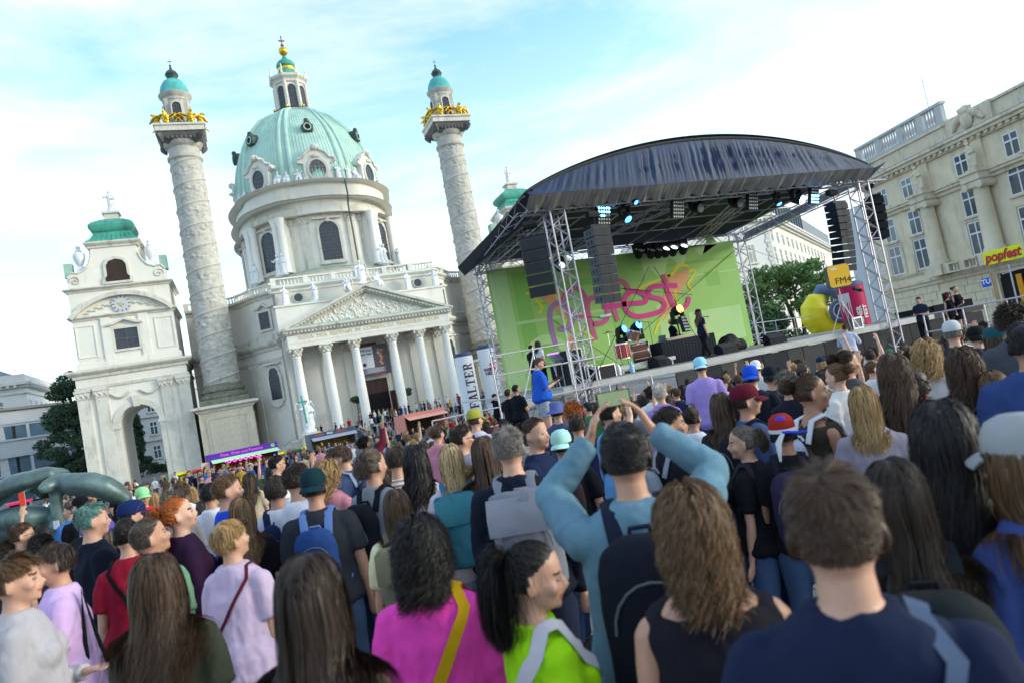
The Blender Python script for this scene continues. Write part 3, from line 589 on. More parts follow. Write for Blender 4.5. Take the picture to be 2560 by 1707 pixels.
# dome shell
dprof = [(0.985, 36.35), (0.985, 37.65), (0.975, 39.65), (0.95, 41.85), (0.905, 44.15), (0.84, 46.35), (0.755, 48.35), (0.65, 50.05), (0.53, 51.75), (0.42, 52.6), (0.33, 53.15)]
DYZ = lambda z: DY-3.6*max(0.0, (z-40)/13.0)
m = MB(); nd = 128; m.add([(DX*r*cos(2*pi*j/nd), YD+DYZ(z)*r*sin(2*pi*j/nd), z) for r, z in dprof for j in range(nd)], [(i*nd+j, i*nd+(j+1) % nd, (i+1)*nd+(j+1) % nd, (i+1)*nd+j) for i in range(len(dprof)-1) for j in range(nd)]); dome = cpart(m, 'dome', GREEN, None, 60)
def dome_pt(th, i, off):
    r, z = dprof[i]; r2, z2 = dprof[min(i+1, len(dprof)-1)]; r0, z0 = dprof[max(i-1, 0)]
    x, y, an = DX*r*cos(th), YD+DYZ(z)*r*sin(th), 0; tz, tr = (z2-z0), (r2-r0)*DX; l = hypot(tz, tr); nr, nz_ = tz/l, -tr/l
    return (x+cos(th)*nr*off, y+sin(th)*nr*off, z+nz_*off)
for a in (-111, -69, -153, -27, 153, 27, 111, 69):
    for da in (-0.055, 0.055):
        th = radians(a)+da; m = MB(); m.tube([dome_pt(th, i, 0.05) for i in range(len(dprof))], [0.42*(0.35+0.65*dprof[i][0]) for i in range(len(dprof))], 6, ry=[0.26]*len(dprof)); cpart(m, 'dome_rib', GREEN, dome, 50)
m = MB()
for k in range(150):
    th = 2*pi*k/150; m.tube([dome_pt(th, i, 0.02) for i in range(0, len(dprof))], [0.05*(0.4+0.6*dprof[i][0]) for i in range(len(dprof))], 4, cap=False)
tag(cpart(m, 'standing_seam', GREEN, dome, 0), kind='stuff')
for a in (-90, -140, -40, 180, 0):
    th = radians(a); x, y, z = dome_pt(th, 5, 0.0); an = atan2(sin(th)/DY, cos(th)/DX); fr = frame_on(x, y, an)
    m = MB(); m.prism([(-0.75, z-0.7), (0.75, z-0.7), (0.9, z+0.3), (0.55, z+0.5), (0.35, z+0.95), (-0.35, z+0.95), (-0.55, z+0.5), (-0.9, z+0.3)], -0.9, 0.9, 0, fr); m.sphere(fr(0, -0.6, z+1.1), (0.4, 0.3, 0.4), 8, 5)
    lu = cpart(m, 'lucarne', DKCU, dome, 20); m = MB(); c0, c1 = Vector(fr(0, -0.92, z)), Vector(fr(0, -0.85, z)); m.tube([c0, c1], 0.5, 16); cpart(m, 'lucarne_opening', DARK, lu)
    m = MB(); c0 = Vector(fr(0, -0.95, z)); tv = Vector(fr(1, -0.95, z))-c0
    m.tube([c0+tv*0.52*cos(2*pi*i/16)+Vector((0, 0, 0.52*sin(2*pi*i/16))) for i in range(17)], 0.09, 5); cpart(m, 'lucarne_ring', GREEN, lu)
dp = MB(); dp.tube([(3.6, YD-DY-0.35, 36.45), (3.55, YD-DY-1.0, 34.05), (3.5, YD-DY-1.0, 33.55), (3.5, YD-DY-0.15, 32.75), (3.5, YD-DY-0.2, 23.5)], 0.13, 8); cpart(dp, 'drainpipe', mat('drainpipe', (0.06, 0.09, 0.10), 0.5), drum)
# lantern
lan = MB(); LX, LY = 2.55, 2.75
lan.lathe([(3.75, 52.8), (3.7, 53.1), (3.3, 53.2), (1.18*LX, 53.5), (LX, 53.8), (LX, 59.0)], 8, (0, YD), a0=pi/8, a1=2*pi+pi/8); lt = cpart(lan, 'lantern', PLAS, None, 20)
m = MB(); m.lathe([(LX, 58.6), (LX+0.25, 58.7), (LX+0.3, 59.1), (LX+0.75, 59.5), (LX+0.8, 59.9), (LX, 60.0)], 8, (0, YD), a0=pi/8, a1=2*pi+pi/8)
for k in range(8):
    a = k*pi/4+pi/8; m.cyl((LX*1.04*cos(a), YD+LX*1.04*sin(a), 53.5), (LX*1.04*cos(a), YD+LX*1.04*sin(a), 58.7), 0.36, 0.3, 8)
cpart(m, 'lantern_cornice', PLAS2, lt)
for k in range(8):
    a = k*pi/4; rr = LX*cos(pi/8)+0.02; fr = frame_on(rr*cos(a), YD+rr*sin(a), a); window(lt, 'lantern_window', [(px, pz+54.0) for px, pz in arch_poly(0.66, 3.5, 8)], fr, (4, 7), fw=0.16, bar=0.06)
    b_ = MB(); b_.box(-0.16, 0.16, -0.16, 0.16, 0, 0.5); b_.lathe([(0.12, 0.5), (0.16, 0.9), (0.1, 1.3), (0.14, 1.5), (0.02, 1.7)], 8); a2 = a+pi/8
    b_.xf(Matrix.Translation((3.1*cos(a2), YD+3.1*sin(a2), 59.9))); cpart(b_, 'finial', STATW, lt)
m = MB()
for k in range(40): a = 2*pi*k/40; m.cyl((3.5*cos(a), YD+3.5*sin(a), 53.1), (3.5*cos(a), YD+3.5*sin(a), 53.8), 0.045, n=4)
m.tube([(3.5*cos(2*pi*k/40), YD+3.5*sin(2*pi*k/40), 53.8) for k in range(41)], 0.07, 5); cpart(m, 'gallery_railing', DKCU, lt)
for k in range(8): a = k*pi/4+pi/8; m = MB(); m.sphere((3.5*cos(a), YD+3.5*sin(a), 54.0), 0.24, 8, 6); cpart(m, 'gilt_ball', GOLD, lt)
m = MB(); m.lathe([(2.9, 60.0), (2.3, 60.25), (1.75, 60.7), (1.5, 61.2), (1.42, 61.5)], 16, (0, YD)); m.lathe([(1.35, 62.0), (1.6, 62.3), (1.55, 62.8), (1.15, 63.3), (0.6, 63.6), (0.4, 64.0), (0.22, 64.4)], 16, (0, YD)); cp_ = cpart(m, 'lantern_roof', GREEND, None, 40)
m = MB(); m.lathe([(1.42, 61.45), (1.5, 61.6), (1.5, 61.95), (1.4, 62.05)], 16, (0, YD)); m.sphere((0, YD, 65.2), 0.78, 16, 10); cpart(m, 'gilt_orb', GOLD, cp_, 40)
m = MB(); m.cyl((0, YD, 65.9), (0, YD, 68.0), 0.09, n=6); m.box(-0.5, 0.5, YD-0.08, YD+0.08, 67.0, 67.2); m.sphere((0, YD, 66.3), (0.3, 0.2, 0.25), 8, 5); cpart(m, 'cross', mat('bronze_cross', (0.2, 0.1, 0.06), 0.5), cp_)
# ================================================================ triumphal columns
def relief_mesh():
    nth, nz = 128, 330; z0, z1 = 8.2, 36.6; vs = []
    rs = np.random.RandomState(3)
    th = np.linspace(0, 2*pi, nth, endpoint=False); zz = np.linspace(z0, z1, nz); TH, ZZ = np.meshgrid(th, zz)
    R0 = 2.12-0.30*((ZZ-z0)/(z1-z0))**1.3
    pitch = 2.72; ph = ((ZZ-z0)/pitch - TH/(2*pi)) % 1.0
    band = np.exp(-((ph-0.5)/0.035)**2)*0.13
    P = np.stack([np.cos(TH)*2.0, np.sin(TH)*2.0, ZZ*1.0], -1).reshape(-1, 3)
    n = numpy_noise(P, 2.6, 7, 3).reshape(TH.shape); n2 = numpy_noise(P, 6.0, 9, 2).reshape(TH.shape)
    fig = np.clip(n*1.1+n2*0.7, -0.7, 0.9)*0.13*np.clip(np.minimum(ph, 1-ph)*0+np.abs(ph-0.5)*6-0.3, 0, 1)
    low = np.clip((0.35-np.abs(((ph+0.5) % 1)-0.62))*3, 0, 1)
    R = R0+band+fig*(0.35+0.65*low)
    vs = np.stack([np.cos(TH)*R, np.sin(TH)*R, ZZ], -1).reshape(-1, 3)
    fs = [(i*nth+j, i*nth+(j+1) % nth, (i+1)*nth+(j+1) % nth, (i+1)*nth+j) for i in range(nz-1) for j in range(nth)]
    b = MB(); b.add([tuple(v) for v in vs], fs); return b
SHAFT = relief_mesh().mesh('column_shaft', RELIEF, 60)
def eagle_mesh():
    b = MB()
    b.tube([(0, 0, 0.1), (0, -0.1, 0.55), (0, -0.15, 1.0), (0, -0.3, 1.35)], [0.35, 0.45, 0.36, 0.2], 8); b.sphere((0, -0.4, 1.45), (0.2, 0.28, 0.2), 8, 6); b.tube([(0, -0.6, 1.45), (0, -0.85, 1.33)], [0.1, 0.02], 6)
    for sx in (-1, 1):
        b.tube([(0.25*sx, 0, 0.9), (0.9*sx, 0.25, 1.2), (1.6*sx, 0.3, 0.95), (2.1*sx, 0.3, 0.45)], [0.2, 0.34, 0.32, 0.12], 7, ry=[0.1, 0.12, 0.1, 0.06])
        b.tube([(0.9*sx, 0.25, 0.9), (1.4*sx, 0.3, 0.55), (1.7*sx, 0.3, 0.15)], [0.3, 0.3, 0.15], 6, ry=[0.1]*3); b.tube([(0.2*sx, -0.1, 0.3), (0.25*sx, -0.25, 0.0)], [0.16, 0.12], 6)
    return remeshed(b, 0.06, 'gilded_eagle', GOLD, 0.05, 9, 3, 0)
EAGLE = eagle_mesh()
def triumphal(sx, label):
    t = thing('triumphal_column', label, 'column', (sx*17.47, 0, ZG), 0.0 if sx < 0 else pi, 'spiral relief columns of the church'); t['kind'] = 'thing'
    z = lambda mb: mb.xf(Matrix.Translation((0, 0, -ZG)))
    b = MB(); b.box(-3.0, 3.0, -3.0, 3.0, ZG, 5.2); pd = z(b).build('pedestal', PEDST, t, 0)
    b = MB()
    for s_ in range(4):
        M = Matrix.Rotation(s_*pi/2, 4, 'Z'); k = len(b.v); fr = lambda x, y, z: (x, -3.0+y, z)
        ring(b, [(-2.3, ZG+1.0), (2.3, ZG+1.0), (2.3, 4.4), (-2.3, 4.4)], [(-2.05, ZG+1.25), (2.05, ZG+1.25), (2.05, 4.15), (-2.05, 4.15)], -0.1, 0.05, 0, fr); b.xf(M, k)
    z(b).build('pedestal_panel', PEDST, pd, 0)
    # ashlar blocks of the pedestal face
    rd = random.Random(8)
    blk = MB(); blk.box(-0.5, 0.5, -0.03, 0.03, -0.5, 0.5); bm_ = blk.mesh('stone_block', PEDST, 0)
    zc = ZG+1.28
    while zc < 4.0:
        hh = min(rd.uniform(0.6, 0.9), 4.12-zc); xc = -2.02
        while xc < 1.9:
            ww = min(rd.uniform(0.8, 1.6), 2.02-xc); 
            inst('stone_block', bm_, pd, (xc+ww/2, (-3.0-0.005-rd.uniform(0, 0.012)), zc+hh/2-ZG), (0, 0, 0), (ww-0.03, 1, hh-0.03)); xc += ww
        zc += hh
    b = MB(); b.sweep([(0, 5.0), (0.15, 5.05), (0.3, 5.3), (0.75, 5.5), (0.75, 5.75), (0, 5.85)], [(-3, 3), (-3, -3), (3, -3), (3, 3)], closed=True); b.box(-3.0, 3.0, -3, 3, 5.2, 5.7)
    z(b).build('pedestal_cornice', PLAS2, pd)
    b = MB(); b.box(-2.75, 2.75, -2.75, 2.75, 5.7, 6.5); b.lathe([(2.7, 6.5), (2.8, 6.7), (2.72, 7.0), (2.4, 7.1), (2.35, 7.3), (2.55, 7.45), (2.5, 7.75), (2.25, 7.9), (2.16, 8.3)], 48); z(b).build('column_base', MOSSY, t)
    inst('column_shaft', SHAFT, t, (0, 0, -ZG))
    b = MB(); b.lathe([(1.85, 36.4), (2.05, 36.6), (2.05, 36.9), (1.8, 37.0), (1.8, 38.0), (2.1, 38.2), (2.3, 38.7)], 48); z(b).build('column_neck', RELIEF, t, 40)
    b = MB(); vs = []
    for h, zz in ((1.6, 38.3), (2.2, 38.75), (2.55, 39.3), (2.6, 39.5)): vs += [(-h, -h, zz), (h, -h, zz), (h, h, zz), (-h, h, zz)]
    b.add(vs, [(i*4+j, i*4+(j+1) % 4, i*4+4+(j+1) % 4, i*4+4+j) for i in range(3) for j in range(4)])
    for s_ in range(4):
        k = len(b.v)
        for q in range(7): b.sphere((-1.5+0.5*q, -2.25, 38.85), (0.2, 0.2, 0.25), 6, 4)
        b.tube([(-2.5+0.1*i, -2.5+0.1*i, 39.3-0.25*i) for i in range(5)], [0.35, 0.4, 0.35, 0.25, 0.1], 6); b.xf(Matrix.Rotation(s_*pi/2, 4, 'Z'), k)
    z(b).build('capital', mat('weathered_dark', (0.13, 0.125, 0.12), 0.9, 0.4, 2), t, 40)
    b = MB(); b.box(-2.75, 2.75, -2.75, 2.75, 39.5, 40.15); b.box(-2.9, 2.9, -2.9, 2.9, 40.15, 40.4); z(b).build('abacus', PLAS2, t, 0)
    for s_ in range(4): 
        for dx in (-1.35, 1.35):
            a = s_*pi/2; inst('gilded_eagle', EAGLE, t, (2.35*sin(a)+dx*cos(a), -2.35*cos(a)+dx*sin(a), 40.4-ZG), (0, 0, a+0.35*(-1 if dx > 0 else 1)*-1), 1.05)
    b = MB(); b.lathe([(1.8, 40.4), (1.75, 40.6), (1.55, 41.0), (1.5, 44.6)], 32); ln = z(b).build('lantern', RELIEF, t, 40)
    b = MB(); b.lathe([(1.5, 44.0), (1.58, 44.1), (1.58, 44.4), (1.9, 44.8), (1.95, 45.0), (1.5, 45.1)], 32)
    for k in range(4):
        a = k*pi/2+pi/4; b.box(1.5*cos(a)-0.22, 1.5*cos(a)+0.22, 1.5*sin(a)-0.22, 1.5*sin(a)+0.22, 40.6, 44.2)
    z(b).build('lantern_cornice', RELIEF, ln)
    for k in range(4):
        a = k*pi/2-pi/2; f0 = frame_on(1.5*cos(a), 1.5*sin(a), a); fr = lambda x, y, z, f0=f0: (lambda p: (p[0], p[1], p[2]-ZG))(f0(x, y, z))
        window(ln, 'lantern_window', [(px, pz+41.0) for px, pz in arch_poly(0.5, 2.1, 8)], fr, (4, 7), fw=0.14, bar=0.05)
    b = MB(); b.lathe([(1.9, 45.0), (1.72, 45.2), (1.68, 45.6), (1.5, 46.2), (1.15, 46.8), (0.7, 47.15)], 32); z(b).build('copper_dome', TEALC, t, 50)
    b = MB(); b.lathe([(0.6, 47.1), (0.6, 47.4), (0.8, 47.8), (0.6, 48.2), (0.2, 48.5), (0.1, 48.9), (0.16, 49.05), (0.03, 49.2)], 16); b.box(-0.02, 0.02, -0.02, 0.02, 49.2, 50.0); b.box(-0.25, 0.25, -0.02, 0.02, 49.55, 49.62); z(b).build('crown_finial', DKCU, t, 50)
    return t
triumphal(-1, 'spiral relief column with gilded eagles standing between the clock pavilion and the portico')
triumphal(1, 'spiral relief column with gilded eagles rising behind the edge of the stage roof')
# ================================================================ ground
PAVE = mat('paving', (0.24, 0.235, 0.225), 0.85, 0.25, 1.5, 0.3, 20, stain=((0.12, 0.115, 0.11), 0.8, 0.5, 0.75, (1, 1, 1)))
def ground():
    xs = [-1500, -400, -150] + [-90+3*i for i in range(61)] + [150, 400, 1500]; ys = [-1500, -400, -180] + [-120+3*i for i in range(40)] + [60, 150, 400, 1500]
    vs = [(x, y, ground_z(x, y)-0.03) for y in ys for x in xs]; n = len(xs)
    b = MB(); b.add(vs, [(j*n+i, j*n+i+1, (j+1)*n+i+1, (j+1)*n+i) for j in range(len(ys)-1) for i in range(n-1)])
    g = b.build('ground', PAVE, None, 60); return tag(g, kind='structure')
GROUND = ground()
# ================================================================ open air stage
ALU = mat('aluminium_tube', (0.50, 0.47, 0.52), 0.45, 0.15, 8, metal=0.5)
BLK = mat('stage_black', (0.010, 0.011, 0.014), 0.7, 0.25, 2)
BLKP = mat('black_panel', (0.009, 0.010, 0.014), 0.8, 0.2, 1.2)
GRYP = mat('dark_grey_panel', (0.04, 0.038, 0.04), 0.8, 0.2, 1.5)
DECK = mat('deck_board', (0.30, 0.285, 0.27), 0.8, 0.2, 2.5)
DECKE = mat('deck_edge', (0.42, 0.41, 0.40), 0.6, 0.15, 2.5)
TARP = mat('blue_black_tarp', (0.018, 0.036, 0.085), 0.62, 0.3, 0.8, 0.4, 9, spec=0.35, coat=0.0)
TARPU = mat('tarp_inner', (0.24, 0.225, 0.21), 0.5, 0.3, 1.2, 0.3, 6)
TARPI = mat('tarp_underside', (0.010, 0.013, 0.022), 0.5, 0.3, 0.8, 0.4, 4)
SX0, SX1, SYF, SYB, DZ = -5.1, 8.6, -71.2, -63.8, 1.5
stage = thing('open_air_stage', 'open-air concert stage of aluminium trusses under an arched dark blue tarpaulin roof', 'stage', (0, 0, 0))
def truss(p0, p1, w=0.36, bay=0.45, r=0.026, rd_=0.013, name='truss', parent=None, up=(0, 0, 1)):
    b = MB(); p0, p1 = Vector(p0), Vector(p1); t = (p1-p0); L_ = t.length; t.normalize(); up = Vector(up)
    if abs(t.dot(up)) > 0.95: up = Vector((0, 1, 0))
    a = t.cross(up).normalized(); c = a.cross(t).normalized()
    cr = [p0+a*(sx*w/2)+c*(sy*w/2) for sx, sy in ((-1, -1), (1, -1), (1, 1), (-1, 1))]
    for q in cr: b.tube([q, q+t*L_], r, 6)
    n = max(2, int(L_/bay))
    for f in range(4):
        q0, q1 = cr[f], cr[(f+1) % 4]
        for i in range(n):
            s0, s1 = L_*i/n, L_*(i+1)/n
            if (i+f) % 2: b.tube([q0+t*s0, q1+t*s1], rd_, 4, cap=False)
            else: b.tube([q1+t*s0, q0+t*s1], rd_, 4, cap=False)
        if f % 2 == 0:
            for i in range(0, n+1, 4): b.tube([q0+t*(L_*i/n), q1+t*(L_*i/n)], rd_, 4, cap=False)
    return b.build(name, ALU, parent or stage, 40)
for x, y in ((SX0, SYF), (SX1, SYF), (SX0, SYB), (SX1, SYB)):
    truss((x, y, ground_z(x, y)), (x, y, 7.75), 0.52, 0.36, 0.034, 0.021, 'tower_truss')
    m = MB(); m.obox((x, y, ground_z(x, y)+0.05), (1.2, 1.2, 0.1)); m.obox((x, y, 7.45), (0.62, 0.62, 0.5)) if False else None; m.build('tower_foot', GRYP, stage, 0)
truss((SX0-1.1, SYF-0.05, 7.42), (SX1+1.2, SYF-0.05, 7.42), 0.5, 0.42, 0.034, 0.019, 'front_truss')
truss((SX0-0.4, SYB, 6.95), (SX1+0.4, SYB, 6.95), 0.4, 0.5, 0.026, 0.013, 'back_truss')
for x in (SX0, SX1): truss((x, SYF+0.3, 7.2), (x, SYB-0.2, 6.85), 0.42, 0.5, 0.026, 0.013, 'side_truss')
truss((SX0+5.2, SYF+0.4, 7.2), (SX0+2.6, SYB-0.2, 6.9), 0.3, 0.5, 0.022, 0.011, 'diagonal_truss')
truss((SX1-5.2, SYF+0.4, 7.25), (SX1-2.6, SYB-0.2, 6.95), 0.3, 0.5, 0.022, 0.011, 'diagonal_truss')
truss((SX0-1.0, SYF+0.2, 7.45), (SX0-0.4, SYB, 7.0), 0.34, 0.5, 0.022, 0.012, 'side_truss')
m = MB()
for k in range(9):
    x = SX0+0.9+k*1.5; m.tube([(x, SYF+0.4, 7.6), (x+0.3*(-1)**k, SYB+0.4, 7.15)], 0.03, 5)
for y in (-69.4, -67.6, -65.8): m.tube([(SX0, y, 7.35), (SX1, y, 7.35)], 0.028, 5)
for k in range(6): m.tube([(SX0+0.5+2.2*k, -69.4, 7.35), (SX0+2.0+2.2*k, -65.8, 7.32)], 0.02, 4)
tag(m.build('roof_purlin', ALU, stage, 40), kind='stuff')
# canopy: arched roof skin, front fascia, gathered inner valance
AC, AH = (SX0+SX1)/2-0.62, 7.42
def archz(x, base=7.66, rise=1.42): 
    t = (x-AC)/AH; return base+rise*max(0.0, 1-t*t)**0.9
nx = 300; ny = 12; rdn = np.random.RandomState(4)
fold = np.zeros(nx+1)
xsn = np.linspace(-1, 1, nx+1)
for k in range(26):
    fold += rdn.uniform(0.3, 1)*np.sin(xsn*rdn.uniform(60, 330)+rdn.uniform(0, 6.3))
fold = 1-2*np.abs(fold/np.abs(fold).max())**0.6
vs = []
for j in range(ny+1):
    t = j/ny
    for i in range(nx+1):
        x = AC+AH*xsn[i]; zt = archz(x); zb = 7.52; sl = (xsn[i]*0.5)
        ii = min(nx, max(0, int(i+6*xsn[i]*(t-0.5)*2))); sag = 0.10*fold[ii]*sin(pi*min(1, t*1.0+0.02))*(0.25+0.75*(zt-zb)/1.3)
        vs.append((x, SYF-0.75-0.2*(1-t)-sag*0.55, zb+(zt-zb)*t))
fs = [(j*(nx+1)+i, j*(nx+1)+i+1, (j+1)*(nx+1)+i+1, (j+1)*(nx+1)+i) for j in range(ny) for i in range(nx)]
m = MB(); m.add(vs, fs); fa = m.build('canopy_fascia', TARP, stage, 70)
m = MB(); m.tube([(AC+AH*q, SYF-0.75, archz(AC+AH*q)) for q in np.linspace(-1, 1, 60)], 0.05, 6); m.build('canopy_edge_tube', GRYP, fa)
vs = []; ny2 = 5
for j in range(ny2+1):
    t = j/ny2
    for i in range(nx+1):
        x = AC+AH*xsn[i]; g = abs(((i*0.085) % 1.0)-0.5)*2; pull = (0.12*g+0.1*fold[(i*3) % nx])*t
        vs.append((x, SYF-0.95+t*0.5, 7.515-0.42*t+pull*0.9+0.05*fold[(i*2) % nx]*sin(pi*t)))
m = MB(); m.add(vs, [(j*(nx+1)+i, j*(nx+1)+i+1, (j+1)*(nx+1)+i+1, (j+1)*(nx+1)+i) for j in range(ny2) for i in range(nx)]); m.build('canopy_valance', TARPU, stage, 70)
vs = []; nyr = 12
for j in range(nyr+1):
    t = j/nyr; y = SYF-0.75+(SYB+0.5-(SYF-0.75))*t
    for i in range(0, nx+1, 2):
        x = AC+AH*xsn[i]*(1-0.06*t); z = archz(AC+AH*xsn[i], 7.72-0.5*t, 1.42*(1-t)**0.8*0.98+0.12); vs.append((x, y, z))
k_ = nx//2+1
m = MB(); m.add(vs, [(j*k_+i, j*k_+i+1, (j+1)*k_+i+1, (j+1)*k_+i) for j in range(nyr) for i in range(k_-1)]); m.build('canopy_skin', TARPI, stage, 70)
for sx, xx in ((-1, SX0-1.05), (1, SX1+0.7)):
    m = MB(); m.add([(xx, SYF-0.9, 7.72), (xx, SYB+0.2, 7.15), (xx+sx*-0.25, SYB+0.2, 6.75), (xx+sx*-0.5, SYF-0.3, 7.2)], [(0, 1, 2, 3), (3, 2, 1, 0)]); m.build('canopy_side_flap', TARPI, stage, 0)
# deck
dk = MB(); DXL, DXR = SX0-1.2, SX1+6.2
rdm = random.Random(3)
deck = MB(); deck.box(SX0-0.9, SX1+2.5, SYF-0.05, SYB+0.3, DZ-0.24, DZ-0.06); deck = deck.build('deck_frame', DECKE, stage, 0)
pb = MB(); pb.box(-0.5, 0.5, -0.5, 0.5, -0.03, 0.03); PBM = pb.mesh('deck_panel', DECK, 0)
for i in range(9):
    for j in range(4): inst('deck_panel', PBM, deck, (SX0-0.9+0.95+1.9*i, SYF-0.05+0.96+1.92*j, DZ-0.03+rdm.uniform(-0.004, 0.004)), (0, 0, 0), (1.88, 1.9, 1))
m = MB(); m.box(SX0-0.9, SX1+2.5, SYF-0.10, SYF-0.05, DZ-0.22, DZ-0.005); m.build('deck_edge_board', DECKE, stage, 0)
x = SX0+3.4; k = 0
while x < SX1+2.3:                                   # closed front below the deck: black and grey panels
    w = (1.15, 0.75, 1.05, 0.85)[k % 4]; m = MB(); m.box(x, min(x+w-0.03, SX1+2.4), SYF-0.02, SYF+0.04, ground_z(x, SYF), DZ-0.26); m.build('front_panel', (BLKP, BLKP, GRYP, BLKP)[k % 4] if k % 5 else GRYP, stage, 0); x += w; k += 1
wg = MB(); wg.box(SX1+2.5, SX1+6.3, SYF+0.4, SYB-1, DZ-0.28, DZ-0.03); wing_deck = wg.build('side_deck', BLK, stage, 0)
m = MB(); m.box(SX1+2.6, SX1+6.2, SYF+0.42, SYF+0.5, ground_z(10, SYF), DZ-0.3); m.build('front_panel', BLKP, stage, 0)
m = MB()                                             # substructure at the open left end
for i in range(4):
    for j in range(3):
        x, y = SX0-0.8+1.1*i, SYF+0.1+2.4*j; m.tube([(x, y, ground_z(x, y)), (x, y, DZ-0.24)], 0.024, 6)
        if i < 3: m.tube([(x, y, ground_z(x, y)+0.2), (x+1.1, y, DZ-0.4)], 0.02, 5); m.tube([(x, y, DZ-0.7), (x+1.1, y, DZ-0.7)], 0.02, 5)
tag(m.build('scaffold_leg', ALU, stage, 40), kind='stuff')
# scaffold railing at the left of the deck
m = MB()
for k, (xa, xb, yy, zz) in enumerate(((SX0-3.2, SX0+2.2, SYF-0.35, DZ-0.15), (SX0-3.2, SX0+0.6, SYF-0.3, DZ+0.75), (SX0-3.2, SX0+0.4, SYF-0.3, DZ+1.35))):
    m.tube([(xa, yy, zz), (xb, yy, zz)], 0.026, 7)
for xx in (SX0-3.2, SX0-1.8, SX0-0.6, SX0+0.6, SX0+2.2): m.tube([(xx, SYF-0.33, ground_z(xx, SYF)), (xx, SYF-0.33, DZ+(1.4 if xx < SX0+0.5 else -0.1))], 0.026, 7)
m.tube([(SX0-3.2, SYF-0.33, -0.4), (SX0-1.8, SYF-0.33, DZ+1.2)], 0.024, 6); m.tube([(SX0-3.2, SYF-0.3, 0.3), (SX0-3.2, SYF+3.5, 0.3)], 0.024, 6); m.tube([(SX0-3.2, SYF-0.3, 1.6), (SX0-3.2, SYF+3.5, 1.6)], 0.024, 6)
sc_ = m.build('scaffold_rail', ALU, None, 40); tag(sc_, 'scaffold tube railing bolted up beside the open left end of the stage deck', 'railing', kind='thing')
# guy ropes
m = MB()
for a, c in (((SX0+0.1, SYB, 6.6), (SX0+5.6, SYB-0.6, 1.6)), ((SX1-0.1, SYB-0.3, 6.5), (SX0+5.8, SYB-0.7, 2.6)), ((SX0+3.4, SYF+0.3, 5.0), (SX0-0.4, SYF-0.2, 0.9)), ((SX0+3.6, SYF+0.3, 5.0), (SX0+5.6, SYF+1, 1.6)), ((SX0, SYB, 6.6), (SX0+10, SYB-0.5, 4.4)), ((SX1+0.2, SYB, 6.5), (SX1+4.5, SYB+1, 5.2))): m.tube([a, c], 0.012, 4)
tag(m.build('guy_rope', BLK, stage, 0), kind='stuff')
# ---------------------------------------------------------------- printed backdrop
bd = thing('stage_backdrop', 'bright green printed backdrop with pink popfest lettering and two frogs at the stage rear', 'backdrop', (0, 0, DZ))
BY = SYB-0.28
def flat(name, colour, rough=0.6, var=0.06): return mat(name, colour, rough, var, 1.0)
BG = flat('backdrop_green', srgb(158, 202, 112)); BG2 = flat('backdrop_green_light', srgb(182, 216, 148)); BG3 = flat('backdrop_green_dark', srgb(138, 192, 92))  # greens lightened in place of daylight shining through the cloth
PNK = flat('print_pink', srgb(214, 52, 140)); PNK2 = flat('print_rose', srgb(206, 92, 140)); PUR = flat('print_purple', srgb(172, 120, 178)); PEA = flat('print_peach', srgb(222, 160, 112)); YEL = flat('print_yellow', srgb(226, 212, 40))
bx0, bx1, bz0, bz1 = SX0+0.0, SX1-0.55, DZ+0.05, 6.78
def zpt(zx, zy): 
    p = at_y(1150+zx/3.92, 660+zy/3.92, BY-0.02); return (p[0], p[2])
def sheet(parent, name, poly, lay, m_, wave=0.0):
    b = MB(); n = len(poly); b.add([(x, BY-0.004*lay, z-DZ) for x, z in poly], [tuple(range(n))]); 
    ar = sum(poly[i][0]*poly[(i+1) % n][1]-poly[(i+1) % n][0]*poly[i][1] for i in range(n))
    if ar < 0: b.f = [tuple(reversed(f)) for f in b.f]
    return b.build(name, m_, parent, 0)
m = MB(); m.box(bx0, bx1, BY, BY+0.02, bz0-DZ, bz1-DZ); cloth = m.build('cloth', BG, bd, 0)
rdm = random.Random(12)
def clipx(x): return min(bx1-0.02, max(bx0+0.02, x))
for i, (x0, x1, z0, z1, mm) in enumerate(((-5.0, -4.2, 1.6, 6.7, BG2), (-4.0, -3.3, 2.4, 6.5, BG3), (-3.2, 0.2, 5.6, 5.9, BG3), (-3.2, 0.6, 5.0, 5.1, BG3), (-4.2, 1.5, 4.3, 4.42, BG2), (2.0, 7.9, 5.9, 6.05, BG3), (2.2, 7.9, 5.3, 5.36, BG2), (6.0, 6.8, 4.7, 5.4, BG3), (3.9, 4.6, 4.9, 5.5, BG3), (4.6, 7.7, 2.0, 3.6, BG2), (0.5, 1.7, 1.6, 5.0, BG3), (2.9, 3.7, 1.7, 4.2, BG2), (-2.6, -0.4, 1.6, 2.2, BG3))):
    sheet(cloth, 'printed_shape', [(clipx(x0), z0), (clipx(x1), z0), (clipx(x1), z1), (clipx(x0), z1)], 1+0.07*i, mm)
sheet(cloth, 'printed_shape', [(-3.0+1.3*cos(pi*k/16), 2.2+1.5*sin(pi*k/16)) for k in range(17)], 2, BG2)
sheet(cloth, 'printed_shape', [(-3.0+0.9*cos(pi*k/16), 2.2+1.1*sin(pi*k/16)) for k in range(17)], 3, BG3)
sheet(cloth, 'printed_shape', [(2.6+0.1*k, 5.4+0.35*sin(k*0.5)+0.035*k) for k in range(46)]+[(7.1, 6.7), (2.6, 6.7)], 2, BG2)
